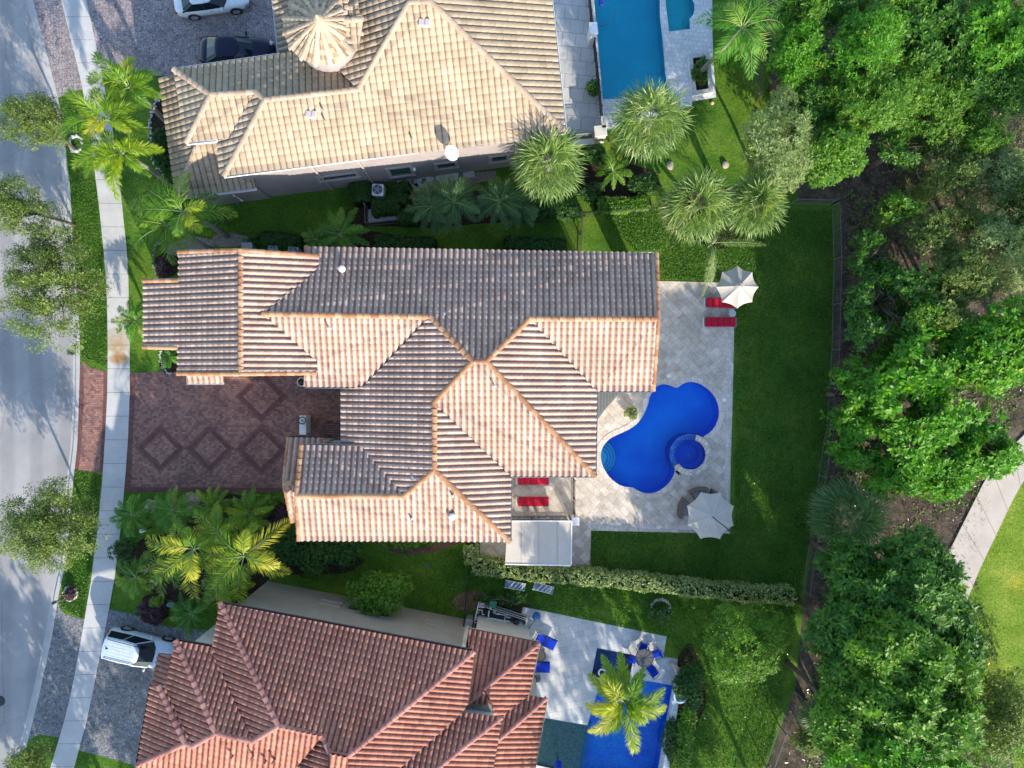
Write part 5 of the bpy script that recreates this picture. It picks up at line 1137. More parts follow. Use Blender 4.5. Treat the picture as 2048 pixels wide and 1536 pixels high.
# -- garden left of the lower house
gd = 'palms in the front bed between the two drives'
feather_palm('queen_palm', 'palm with long striped fronds in the middle of the front bed', (388, 1098), 5.0, [(292, 1076), (307, 1166), (394, 1202), (412, 1062), (358, 1150), (440, 1140), (345, 1050), (452, 1078)], L_FOX, None, 40, .76, .055, .5, .6, 1.0, gd, rbias=.20)
feather_palm('queen_palm', 'palm with yellow tipped fronds nearest the porch roof of the main house', (488, 1112), 5.4, [(406, 1104), (414, 1142), (414, 1206), (488, 1216), (580, 1146), (583, 1038), (508, 1048), (425, 1042), (548, 1110)], L_FOX, None, 40, .76, .055, .5, .6, 1.0, gd, rbias=.26)
feather_palm('queen_palm', 'bushy small palm at the pavement side of the front bed', (272, 1152), 2.6, [(235, 1125), (231, 1168), (266, 1198), (302, 1098), (312, 1152), (300, 1180), (248, 1182), (270, 1118)], L_FOX, None, 32, .52, .04, .9, .5, .7, gd, layers=2)
feather_palm('queen_palm', 'palm filling the gap between the two striped palms of the front bed', (440, 1060), 4.2, ring_tips(440, 1062, 66, 9, .5, .2), L_FOX, None, 38, .64, .052, .5, .6, .9, gd, rbias=.12)
feather_palm('queen_palm', 'palm at the cream wall end of the front bed', (455, 1160), 4.0, ring_tips(455, 1160, 62, 9, .2, .2), L_FOX, None, 38, .64, .052, .5, .6, .9, gd, rbias=.10)
feather_palm('queen_palm', 'palm between the lime ball shrub and the striped palm', (335, 1130), 3.4, ring_tips(335, 1135, 58, 9, .9, .2), L_FOX, None, 30, .54, .044, .6, .5, .8, gd, rbias=.1)
low = 'low dark palms along the red brick drive'
for (x, y, r_, n, h, lb, m_, rb) in ((265, 1030, 42, 12, 1.6, 'low dark green palm nearest the pavement below the brick drive', L_PALM, .0), (347, 1021, 50, 13, 1.8, 'low spreading palm between two pale rocks below the brick drive', L_PALM, .1), (428, 1012, 44, 11, 2.2, 'upright green palm, third along the brick drive', L_FOX, .0), (497, 1026, 48, 11, 2.4, 'glossy green palm at the corner of the drive and the porch', L_FOX, .05), (384, 1226, 48, 10, 2.2, 'dark palm hanging over the grey cobbled drive', L_PALM, -.15),
      (634, 479, 34, 8, 2.2, 'small green palm behind the main roof, left of its taller twin', L_PALM, .05), (682, 470, 56, 11, 3.0, 'taller green palm right behind the main roof eave', L_PALM, .05), (340, 715, 20, 9, .9, 'spiky little palm in a stone ring by the brick drive', L_PALM, .1), (272, 640, 44, 9, 2.2, 'palm half hidden under the garage eave by the pavement', L_PALM, .1),
      (1226, 342, 36, 10, 1.6, 'bright little palm at the corner of the tan house wall', L_FOX, -.05), (445, 440, 26, 8, 1.2, 'tiny palm under the leaning trunks', L_PALM, -.1), (548, 1205, 22, 8, 1.0, 'tiny palm by the end of the cream wall', L_PALM, -.1)):
    feather_palm('small_palm', lb, (x, y), h, ring_tips(x, y, r_, n, random.random() * 3), m_, None, 34, .48, .040, .9, .55, .5, low if y > 990 and y < 1060 else None, .08, False, rbias=rb, layers=2, cat='palm')
sq = 'queen palms in the shade of the tan house wall'
for (x, y, r_, h, lb) in ((865, 413, 50, 3.6, 'shaded palm over the slab path, leftmost of the row by the tan wall'), (908, 404, 58, 4.2, 'shaded palm, second in the row by the tan wall'), (998, 402, 56, 4.2, 'shaded palm, third in the row by the tan wall'), (1036, 410, 44, 3.6, 'shaded palm at the right end of the row, under the fan palm')):
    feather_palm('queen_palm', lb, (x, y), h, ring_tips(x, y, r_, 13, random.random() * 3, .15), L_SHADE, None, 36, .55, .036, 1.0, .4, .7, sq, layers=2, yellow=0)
feather_palm('coconut_palm', 'coconut palm leaning out of the planter by the turquoise pool', (1484, 56), 7.0, [(1388, 42), (1425, 12), (1428, 130), (1502, 156), (1532, 116), (1566, 50), (1556, 2), (1500, -30), (1440, -22), (1475, 120)], L_PALM, (1396, 150), 38, .84, .045, .35, .7, 1.2, rbias=.06)
feather_palm('foxtail_palm', 'foxtail palm standing in the bright blue pool of the lower house', (1249, 1404), 6.6, [(1205, 1312), (1240, 1306), (1285, 1336), (1180, 1350), (1172, 1408), (1328, 1378), (1330, 1412), (1178, 1462), (1212, 1458), (1268, 1504), (1292, 1440)], L_FOX, (1232, 1385), 70, .64, .05, 1.35, .75, 1.0, None, layers=2, rbias=.02, yellow=.2)
feather_palm('queen_palm', 'pale old palm at the edge of the terrace with two drooping fronds', (1424, 486), 3.6, [(1405, 592, .9), (1532, 490, 1.6), (1398, 470), (1440, 452), (1420, 540)], L_GREY, (1430, 476), 60, .40, .035, .2, .35, .8, None, rbias=-.1)
# -- fan palms
fp = 'fan palms between the tan house and the back lawn'
fan_palm('fan palm at the right end of the tan house wall', 1098, 328, 84, 6.0, L_FAN, group=fp, base_px=(1085, 380))
fan_palm('fan palm at the shallow end of the turquoise pool', 1302, 240, 86, 6.4, L_FAN, group=fp, dead=.08)
fan_palm('fan palm at the edge of the lit back lawn, left of its twin', 1394, 412, 80, 5.2, L_FAN, group=fp, dead=.16)
fan_palm('fan palm in front of the grey green tree, right of its twin', 1512, 408, 70, 4.6, L_FAN, group=fp, dead=.05)
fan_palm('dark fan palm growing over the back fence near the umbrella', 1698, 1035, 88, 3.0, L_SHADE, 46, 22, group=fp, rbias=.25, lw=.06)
fan_palm('small yellow fan palm on the sandy ground of the woodland', 1836, 394, 30, 1.4, L_FAN, 26, 16, name='small_fan_palm')
fan_palm('young green fan palm at the bottom beside the picket fence', 1640, 1440, 46, 2.4, L_SHADE, 26, 18, rbias=.3, name='small_fan_palm')
fan_palm('tufted fan palm under the bright tree, behind the fence', 1722, 632, 30, 1.8, L_FAN, 22, 16, name='small_fan_palm', rbias=-.1)
# -- hedges and shrubs
hedge('long clipped cream and green hedge between the main terrace and the lower lawn', [(944, 1133), (1010, 1142), (1090, 1152), (1180, 1158), (1300, 1170), (1400, 1182), (1500, 1192), (1590, 1196)], .85, 1.7, L_VARI, 6500, 5, .10, .06)
hedge('short clipped hedge beside the covered side door', [(940, 1090), (942, 1128)], .7, 1.7, L_VARI, 700, 5, .10, .06)
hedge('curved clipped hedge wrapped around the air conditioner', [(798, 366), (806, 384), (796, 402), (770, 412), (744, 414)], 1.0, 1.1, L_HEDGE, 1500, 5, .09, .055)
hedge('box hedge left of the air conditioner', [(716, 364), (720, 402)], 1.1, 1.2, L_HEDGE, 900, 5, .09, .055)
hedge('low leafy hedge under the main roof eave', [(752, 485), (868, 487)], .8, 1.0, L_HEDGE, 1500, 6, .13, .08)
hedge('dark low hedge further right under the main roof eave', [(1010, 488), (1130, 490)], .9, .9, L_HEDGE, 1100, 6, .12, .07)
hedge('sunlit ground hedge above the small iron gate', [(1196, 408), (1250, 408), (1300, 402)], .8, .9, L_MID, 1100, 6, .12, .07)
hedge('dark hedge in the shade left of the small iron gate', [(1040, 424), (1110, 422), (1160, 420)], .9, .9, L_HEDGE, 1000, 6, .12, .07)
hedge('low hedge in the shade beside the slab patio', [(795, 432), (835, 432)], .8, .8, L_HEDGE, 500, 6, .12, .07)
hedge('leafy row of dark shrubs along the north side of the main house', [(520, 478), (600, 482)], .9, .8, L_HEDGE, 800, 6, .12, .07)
sh = 'shrubs around the houses'
for (x, y, r_, ry, h, m_, n, lb) in ((628, 1112, 52, 34, 2.0, L_HEDGE, 900, 'dark green shrub under the main house eave, left of its lower neighbour'), (690, 1104, 48, 26, 1.8, L_HEDGE, 800, 'green shrub under the main house eave, next to the curved brick path'), (578, 1090, 34, 34, 1.8, L_HEDGE, 500, 'dark shrub at the lower end of the porch roof'),
      (768, 1182, 64, 44, 3.4, L_MID, 1500, 'round light green bushy tree against the cream wall'), (815, 1085, 40, 14, 1.0, L_MID, 500, 'green ground shrub inside the curve of the brick path'), (530, 1010, 34, 26, 1.2, L_MID, 500, 'mixed shrub at the corner of the brick drive'), (556, 1040, 24, 30, 1.2, L_PURP, 300, 'dark reddish shrub beside the porch roof'),
      (306, 1222, 26, 30, .8, L_PURP, 500, 'dark purple round shrub at the edge of the grey drive'), (317, 1203, 12, 11, 1.1, L_LIME, 260, 'small lime green ball shrub in the front bed'), (1382, 1372, 28, 50, 1.6, L_HEDGE, 1200, 'clipped oval shrub behind the white fountain wall'), (1372, 1465, 18, 60, 1.3, L_MID, 700, 'yellowish shrub along the white pool wall'), (1320, 1226, 21, 19, 1.1, L_HEDGE, 360, 'dark shrub in a ring of white stones on the lower lawn'),
      (141, 1187, 11, 13, .6, L_PURP, 200, 'dark shrub in a ring of white stones by the kerb'), (1402, 145, 15, 28, 1.0, L_DARK, 320, 'dark planting in the pale planter by the turquoise pool'), (1265, 826, 12, 11, .7, L_GREY, 160, 'yellowish round plant on the terrace near the blue pool'), (1186, 176, 12, 14, 1.0, L_DARK, 200, 'potted dark plant beside the pool fence of the tan house'),
      (326, 300, 16, 60, .8, L_HEDGE, 600, 'dark shrubs along the low front wall of the tan house'), (330, 540, 15, 30, .8, L_PURP, 260, 'dark red shrub beside the garage wing'), (555, 480, 60, 12, .8, L_HEDGE, 400, 'low shrubs in the shade between the two upper houses'), (1475, 100, 34, 46, 2.0, L_BRIGHT, 500, 'yellow green shrub under the coconut palm'),
      (1290, 370, 30, 26, 1.2, L_HEDGE, 400, 'dark shrub between the fan palms'), (1180, 385, 26, 20, 1.1, L_HEDGE, 300, 'dark shrub below the corner fan palm'), (1010, 1196, 48, 10, .8, L_HEDGE, 300, 'dark shrub behind the pool equipment'), (445, 1160, 30, 24, 1.0, L_HEDGE, 300, 'dark undergrowth shrub below the striped palm'), (250, 1098, 26, 24, .9, L_HEDGE, 300, 'dark ground shrub beside the lower pavement'), (460, 1180, 50, 16, .9, L_DARK, 300, 'dark ground shrub by the cream wall corner'), (1340, 1480, 14, 50, 1.0, L_HEDGE, 400, 'narrow dark shrub behind the white pool wall'), (1192, 312, 22, 16, 1.2, L_HEDGE, 300, 'dark shrub beside the tan parapet')):
    bush(lb, x, y, r_, h, m_, n, 7, .14, .075, ry, group=sh)
# ------------------------------------------------------------------ vehicles
M_TYRE = plain('tyre_rubber', (.02, .02, .02), .8, .2)
M_RIM = plain('alloy_rim', (.50, .51, .53), .3, .5, .8)
M_CGLASS = plain('car_glass', (.010, .018, .030), .06, .45)
M_REDL = plain('tail_lamp_red', (.35, .01, .01), .25)
M_LAMP = plain('headlamp_lens', (.55, .58, .60), .15)
def car_paint(name, c, metal=.2):
    m = plain(name, c, .28, .5, metal); b = m.node_tree.nodes['Principled BSDF']; b.inputs['Coat Weight'].default_value = .25; b.inputs['Specular IOR Level'].default_value = .3; b.inputs['Coat Roughness'].default_value = .05; return m
def loft(mb, rings, closed=True):
    n = len(rings[0]); vs = [p for r in rings for p in r]; fs = []
    for i in range(len(rings) - 1):
        for k in range(n if closed else n - 1): fs.append((i * n + k, i * n + (k + 1) % n, (i + 1) * n + (k + 1) % n, (i + 1) * n + k))
    fs += [tuple(range(n - 1, -1, -1)), tuple((len(rings) - 1) * n + k for k in range(n))]; mb.add(vs, fs)
def car(name, label, cx, cy, rz, kind, paint):
    p = W(cx, cy, 1.0); root = thing(name, label, 'car', (p.x, p.y, .012), rz, None); suv = kind == 'suv'
    if suv: secs = [(-2.28, .70, .95), (-2.20, .86, 1.06), (-1.9, .92, 1.08), (-1, .945, 1.06), (0, .95, 1.04), (.9, .945, 1.05), (1.5, .93, 1.04), (1.95, .88, .98), (2.22, .74, .84), (2.32, .55, .62)]; ht = 1.70
    else: secs = [(-2.40, .60, .82), (-2.30, .80, .98), (-1.85, .90, 1.03), (-1.2, .92, 1.0), (0, .925, .95), (.9, .925, .97), (1.5, .90, .94), (2.0, .83, .84), (2.28, .68, .70), (2.40, .45, .58)]; ht = 1.43
    rings = []
    for x, w_, zt in secs:
        zb = .26 if abs(x) < 2.1 else .36
        half = [(w_ * .80, zb), (w_ * .96, zb + .05), (w_, zb + .22), (w_ * 1.0, zt * .66), (w_ * .97, zt * .88), (w_ * .86, zt * .975), (w_ * .5, zt + .01), (0, zt + .025)]
        rings.append([(x, -y, z) for y, z in half] + [(x, y, z) for y, z in half[-2::-1]])
    b = MB(); loft(b, rings); body = b.build('body', paint, root, smooth=True, local=True)
    if suv: base = dict(x0=-2.18, x1=1.02, w=.86, z=1.05); roof = dict(x0=-2.05, x1=.22, w=.70, z=ht)
    else: base = dict(x0=-1.95, x1=1.08, w=.83, z=.96); roof = dict(x0=-1.15, x1=.30, w=.64, z=ht)
    def outl(d, k=0, zz=0, cr=.18):
        x0, x1, w_, z = d['x0'] + k, d['x1'] - k, d['w'] - k, d['z'] + zz
        return [(x0, -w_ + cr, z), (x0 + cr * .6, -w_, z), ((x0 + x1) / 2, -w_ - .03, z), (x1 - cr * 1.5, -w_, z), (x1, -w_ * .55, z), (x1 + .06, 0, z), (x1, w_ * .55, z), (x1 - cr * 1.5, w_, z), ((x0 + x1) / 2, w_ + .03, z), (x0 + cr * .6, w_, z), (x0, w_ - cr, z), (x0 - .05, 0, z)]
    g = MB(); loft(g, [outl(base, 0, -.05), outl(base), outl(roof, 0, -.03)]); gl = g.build('windows', M_CGLASS, root, smooth=False, local=True)
    r = MB(); loft(r, [outl(roof, -.015, -.05), outl(roof, -.01, -.015), outl(roof, .05, .015), outl(roof, .25, .035)]); r.build('roof_panel', paint, root, smooth=True, local=True)
    pl = MB(); B, T = outl(base, -.012), outl(roof, -.012, -.03)
    for k in ((1, 3, 7, 9) if suv else (3, 7)): pl.tube([B[k], T[k]], .035, 4)
    for k in (2, 8): pl.tube([B[k], T[k]], .028, 4)
    if not suv:
        for k in (1, 9): pl.tube([B[k], T[k]], .06, 4)
    pl.build('pillars', paint if suv else M_BLACK, root, local=True)
    for sx in (-1, 1):
        for sy in (-1, 1):
            wx, wy, rr = sx * 1.38 + (.02 if suv else 0), sy * (secs[4][1] - .09), .36 if suv else .335
            ar = MB(); ar.tube([(wx, wy - .02, rr + .01), (wx, wy + sy * .098, rr + .01)], rr + .07, 20); ar.build('wheel_arch', M_BLACK, root, local=True)
            t = MB(); t.tube([(wx, wy - .08, rr), (wx, wy + sy * .08, rr), (wx, wy + sy * .105, rr)], [rr, rr, rr * .93], 22); wh = t.build('wheel', M_TYRE, root, smooth=False, local=True)
            q = MB(); q.tube([(wx, wy + sy * .09, rr), (wx, wy + sy * .112, rr)], rr * .28, 10)
            for a in range(5):
                an = 2 * math.pi * a / 5; d = Vector((math.cos(an), 0, math.sin(an))); c = Vector((wx, wy + sy * .110, rr)); q.tube([c + d * .04, c + d * rr * .70], .035, 4)
            q.tube([(wx, wy + sy * .10, rr), (wx, wy + sy * .108, rr)], rr * .72, 20); q.build('rim', M_RIM, wh, local=True)
    for sy in (-1, 1):
        m = MB(); m.rbox((base['x1'] - .42, sy * (secs[4][1] + .12), base['z'] + .08), (.14, .22, .14), 0, .04); m.box((base['x1'] - .42, sy * (secs[4][1] - .02), base['z'] + .04), (.06, .12, .05)); m.build('wing_mirror', paint, root, local=True)
        h = MB(); x = 2.12 if suv else 2.18; h.rbox((x, sy * .62, .78 if suv else .70), (.26, .24, .14), sy * -.45, .04); h.build('headlight', M_LAMP, root, local=True)
        t = MB(); t.rbox((-2.24 if suv else -2.30, sy * .68, .95 if suv else .86), (.16, .22, .18 if suv else .12), sy * .4, .03); t.build('tail_light', M_REDL, root, local=True)
    if suv:
        for sy in (-1, 1): rl = MB(); rl.tube([(-1.85, sy * .60, ht + .02), (-1.7, sy * .60, ht + .07), (.0, sy * .58, ht + .07), (.12, sy * .57, ht + .0)], .022, 5); rl.build('roof_rail', M_BLACK, root, local=True)
        f = MB(); f.rbox((-1.75, 0, ht + .07), (.16, .06, .08), 0, .02); f.build('aerial', M_BLACK, root, local=True)
        f = MB(); [f.box((-.95, y, ht + .036), (1.7, .02, .012)) for y in (-.4, -.2, 0, .2, .4)]; f.build('roof_ribs', paint, root, local=True)
        gr = MB(); gr.rbox((2.24, 0, .66), (.10, .8, .22), 0, .03); gr.build('grille', M_BLACK, root, local=True)
    h = MB(); h.box((-.1, -(secs[4][1] + .0), .78), (.16, .03, .025)); h.box((-.1, secs[4][1], .78), (.16, .03, .025)); h.build('door_handle', M_GREY, root, local=True)
    return root
car('parked_car', 'dark navy sedan parked half under the tan roof', 471, 99, -R(2), 'sedan', car_paint('navy_paint', (.003, .007, .028), 0))
car('parked_car', 'white sedan cut off by the top edge of the photo', 419, -9, R(8), 'sedan', car_paint('white_paint_car', (.72, .74, .76), 0))
car('parked_car', 'white suv with black roof rails parked beside the terracotta house', 279, 1302, -R(14), 'suv', car_paint('pale_suv_paint', (.52, .60, .68), 0))

# ------------------------------------------------------------------ fences and railings
def fence(label, pts, h, mat, gap=.12, post=2.4, name='picket_fence', pick=.016, cat='fence', group='metal picket fences', hpx=0, railz=(.12, .96), postw=.06, diag=False):
    P = [W(x, y, 0) for x, y in pts]; root = thing(name, label, cat, P[0], 0, group)
    rl, pk = MB(), MB()
    for a, b in zip(P, P[1:]):
        L = (b - a).length; d = (b - a).normalized()
        for z in railz: rl.bar(a + Vector((0, 0, z * h)), b + Vector((0, 0, z * h)), .035)
        for i in range(int(L / gap)): q = a + d * (gap * (i + .5)); pk.tube([q + Vector((0, 0, .05)), q + Vector((0, 0, h))], pick / 2 * 1.3, 4)
        n = max(1, round(L / post))
        for i in range(n + (1 if b == P[-1] else 0)):
            q = a + d * (L * i / n); m = MB(); m.box((q.x, q.y, h / 2 + .02), (postw, postw, h + .08)); m.box((q.x, q.y, h + .07), (postw * 1.3, postw * 1.3, .03)); m.build('post', mat, root)
    rl.build('rails', mat, root); pk.build('pickets', mat, root); return root
M_FENCE = plain('dark_bronze_fence', (.05, .045, .04), .5)
M_FENCEG = plain('weathered_grey_fence', (.14, .14, .13), .6)
fence('long black picket fence between the back lawn and the woodland', [(1662, 410), (1666, 520), (1662, 700), (1652, 850), (1636, 950), (1618, 1080), (1604, 1180)], 1.35, M_FENCEG)
fence('top run of the back fence, meeting the long run at the corner', [(1580, 408), (1662, 410)], 1.35, M_FENCEG)
fence('lower run of the back fence beside the small fan palm', [(1588, 1380), (1558, 1450), (1530, 1530), (1500, 1640)], 1.35, M_FENCEG)
fence('short fence behind the coconut palm', [(1508, 100), (1512, 200)], 1.35, M_FENCEG)
fence('side fence from the lit lawn up to the fan palms', [(1170, 434), (1232, 428), (1300, 424)], 1.2, M_FENCE, gap=.16)
fence('small iron gate fence running up from the main roof eave', [(1163, 436), (1160, 470), (1159, 520)], 1.3, M_FENCE, gap=.10)
fence('corner fence around the slab patio of the tan house', [(735, 416), (737, 452), (800, 446)], 1.1, M_FENCEG, gap=.14)
fence('thin black fence across the lower side lawn', [(938, 1140), (934, 1180), (930, 1236)], 1.5, M_BLACK, gap=.10)
fence('mesh pool safety fence beside the turquoise pool', [(1172, -40), (1180, 40), (1192, 150), (1202, 250)], 1.2, M_BLACK, gap=.07, post=.9, name='pool_fence', pick=.022)
fence('black railing on the south side of the courtyard with the red loungers', [(1023, 1033), (1143, 1033)], 1.15, M_FENCE, gap=.15, post=1.32, name='railing', group='black railings of the main house', pick=.024, railz=(.06, .14, .9, .98))
fence('black railing on the pool side of the courtyard', [(1147, 957), (1147, 1030)], 1.15, M_FENCE, gap=.15, post=1.2, name='railing', group='black railings of the main house', pick=.024, railz=(.06, .14, .9, .98))
fence('white railing at the corner of the tan house terrace', [(1138, 281), (1188, 277)], 1.15, M_GREY, gap=.115, post=1.7, name='railing', group=None, pick=.04, railz=(.06, .14, .9, .98))

# ------------------------------------------------------------------ masonry and small structures
def boxthing(name, label, cat, px, py, h, sx, sy, mat, rz=0, ground=True, group=None, cap=None, bev=.03):
    p = W(px, py, h); root = thing(name, label, cat, (p.x, p.y, 0), rz, group)
    m = MB(); m.rbox((0, 0, h / 2), (sx, sy, h), 0, bev); m.build('shaft', mat, root, local=True)
    c = MB(); c.rbox((0, 0, h + .03), (sx + .08, sy + .08, .07), 0, .02); c.build('cap', cap or mat, root, local=True); return root
boxthing('pillar', 'square white pillar where the two black railings meet', 'pillar', 1151, 1043, 1.45, .40, .42, M_STUCCOW, cap=M_WHITE)
boxthing('pillar', 'white topped pillar at the edge of the turquoise pool', 'pillar', 1187, 57, 1.6, .44, .70, M_STUCCOW, R(6), cap=M_WHITE)
boxthing('pillar', 'cream pillar at the end of the tan house railing', 'pillar', 1201, 262, 1.5, .72, .62, M_STUCCO, R(6))
boxthing('pillar', 'thin cream pillar at the foot of the pool safety fence', 'pillar', 1209, 244, 1.5, .34, .70, M_STUCCO, R(6))
r_ = boxthing('parapet', 'low cream parapet wall under the white railing of the tan house', 'wall', 1164, 285, .55, 1.55, .32, M_STUCCO, R(5))
wr = boxthing('garden_wall', 'white entry wall with a round planter on top beside the driveway', 'wall', 606, 850, 1.15, .36, 1.15, M_STUCCOW, cap=M_WHITE)
p = W(604, 841, 1.55); pl = thing('planter', 'round dark rimmed planter bowl standing on the white entry wall', 'planter', (p.x, p.y, 1.2))
m = MB(); m.lathe([(.12, 0), (.20, .12), (.25, .30), (.25, .34), (.21, .34), (.20, .28), (0, .28)], (p.x, p.y, 1.22), 20); m.build('bowl', M_BLACK, pl)
m = MB(); m.lathe([(.20, .0), (.16, .05), (0, .07)], (p.x, p.y, 1.50), 14); m.build('gravel', M_WHITE, pl)
P_, D_, S_ = cluster_leaves(np.array([[p.x, p.y, 1.56]]), np.array([[0, 0, 1.0]]), 9, .16, .07); leaf_mesh('plant', P_, D_, S_, .15, .06, rng.uniform(0, 1, 9), L_MID, pl)
# small circular planter half under the eave near the garage
p = W(603, 764, .9); pl = thing('planter', 'round planter half hidden under the eave by the driveway', 'planter', (p.x, p.y, .01))
m = MB(); m.lathe([(.18, 0), (.26, .5), (.30, .85), (.30, .9), (.25, .9), (.24, .8), (0, .8)], (p.x, p.y, .01), 20); m.build('pot', M_STUCCOW, pl); m = MB(); m.lathe([(.24, 0), (.1, .1), (0, .16)], (p.x, p.y, .82), 12); m.build('plant', M_BLACK, pl)
# entry gate with dark slats and low white wall
p = W(664, 860, 1.9); g = thing('entry_gate', 'dark slatted entry canopy beside the porch roof', 'canopy', (p.x, p.y, 0))
m = MB(); [m.box((0, -.42 + i * .14, 1.9), (1.0, .07, .05)) for i in range(7)]; m.build('slats', M_SHUT, g, local=True)
m = MB(); [m.box((x, y, .95), (.06, .06, 1.9)) for x in (-.47, .47) for y in (-.44, .44)]; [m.box((x, 0, 1.85), (.06, .9, .06)) for x in (-.47, .47)]; m.build('frame', M_BLACK, g, local=True)
boxthing('garden_wall', 'low white wall between the slatted canopy and the tiled porch', 'wall', 663, 887, 1.3, 1.05, .26, M_STUCCOW, cap=M_WHITE)
# flat awning over the side door
aw = thing('awning', 'flat pale cream awning below the courtyard railing at the corner of the main house', 'awning', W(1080, 1085, 0))
q = [(v.x, v.y) for v in WP([(1021, 1041), (1143, 1041), (1142, 1131), (1010, 1128), (1013, 1082)], 2.9)]
MB().prism(q, 2.86, 2.90).build('canopy', mottled('pale_awning_fabric', (.50, .45, .38), (.56, .505, .43), .8, .9, .1, .1, .05), aw)
for x in (1043, 1078, 1115): a, b = W(x, 1044, 2.9), W(x - 1, 1128, 2.9); MB().box(((a.x + b.x) / 2, (a.y + b.y) / 2, 2.905), (.035, abs(a.y - b.y), .012)).build('seam', plain('awning_seam', (.38, .34, .29), .9), aw)
for (x0, y0, x1, y1) in ((1021, 1042, 1142, 1042), (1143, 1042, 1142, 1130), (1141, 1131, 1010, 1128)): a, b = W(x0, y0, 2.9), W(x1, y1, 2.9); MB().tube([a + Vector((0, 0, .01)), b + Vector((0, 0, .01))], .045, 6).build('edge_rail', M_WHITE, aw)
for (x, y) in ((1140, 1046), (1139, 1126), (1014, 1124)): v = W(x, y, 2.9); MB().tube([(v.x, v.y, 0), (v.x, v.y, 2.85)], .05, 8).build('post', M_WHITE, aw)
# dark canopy in the roof corner over the terrace
cn = thing('awning', 'dark grey triangular canopy in the corner between the two roofs by the pool', 'awning', W(1205, 800, 0))
q = [(1188, 778), (1242, 778), (1236, 790), (1222, 806), (1208, 822), (1196, 838), (1188, 842)]; m = MB(); m.prism([(v.x, v.y) for v in WP(q, 3.1)], 3.04, 3.10); m.build('canopy', mottled('dark_canopy_fabric', (.15, .155, .15), (.19, .195, .19), 1.2, .8, .2, 0, .08), cn)
m = MB()
for i in range(8): a, b = W(1190 + i * 6, 780, 3.1), W(1190 + i * 6, max(781, 838 - i * 7), 3.1); m.box(((a.x + b.x) / 2, (a.y + b.y) / 2, 3.106), (.02, abs(a.y - b.y) + .02, .012))
m.build('seam', M_BLACK, cn)
v = W(1236, 784, 3.1); m = MB(); m.tube([(v.x, v.y, 0), (v.x, v.y, 3.05)], .06, 8); m.build('post', M_GREY, cn)

# ------------------------------------------------------------------ terrace furniture
M_RED = mottled('red_cushion', (.42, .012, .035), (.50, .02, .045), 3, .85, .1, .1, .08)
M_BLUEF = mottled('royal_blue_fabric', (.008, .035, .40), (.012, .05, .50), 3, .85, .1, .1, .08)
M_CANV = mottled('cream_canvas', (.44, .395, .33), (.51, .465, .40), .9, .9, .1, .1, .06)
M_WICK = mottled('grey_wicker', (.16, .12, .10), (.26, .20, .17), 8, .8, .2, .5, .4)
def lounger(mat, tilt=.0):
    root = thing('sun_lounger', '-', 'sun lounger', (0, 0, 0), 0, 'red sun loungers of the main house')
    for i in range(5):
        m = MB(); x = -.8 + i * .40; back = i < 2
        m.rbox((x, 0, .34 + (tilt * (2 - i) * .5 if back else 0)), (.385, .62, .11), 0, .035, tilt if back else 0); m.build('cushion', mat, root, local=True)
    f = MB(); f.box((0, -.31, .25), (2.05, .04, .05)); f.box((0, .31, .25), (2.05, .04, .05)); f.box((-1.03, 0, .25), (.04, .62, .05)); f.box((1.03, 0, .25), (.04, .62, .05)); f.box((0, 0, .26), (2.0, .58, .02)); f.build('frame', M_GREY, root, local=True)
    for x in (-.9, .9):
        for y in (-.28, .28): l = MB(); l.box((x, y, .125), (.05, .05, .25)); l.build('leg', M_GREY, root, local=True)
    b = MB(); b.box((-1.12, 0, .30), (.05, .56, .05)); b.box((-1.08, -.26, .27), (.12, .03, .03)); b.box((-1.08, .26, .27), (.12, .03, .03)); b.build('handle_bar', M_WHITE, root, local=True)
    return root
lg0 = lounger(M_RED, R(4))
for i, (x, y, a, lb) in enumerate(((1067, 960, 0, 'red lounger tucked under the roof eave in the railed courtyard'), (1067, 1003, 0, 'red lounger striped by the railing shadow in the railed courtyard'), (1443, 606, -R(1.5), 'red lounger partly under the cream umbrella'), (1441, 644, 0, 'dark red lounger in full shade below the round side table'))):
    v = W(x, y, .35); place_copy(lg0, (v.x, v.y, .03), a, lb, 1.0, i == 0)
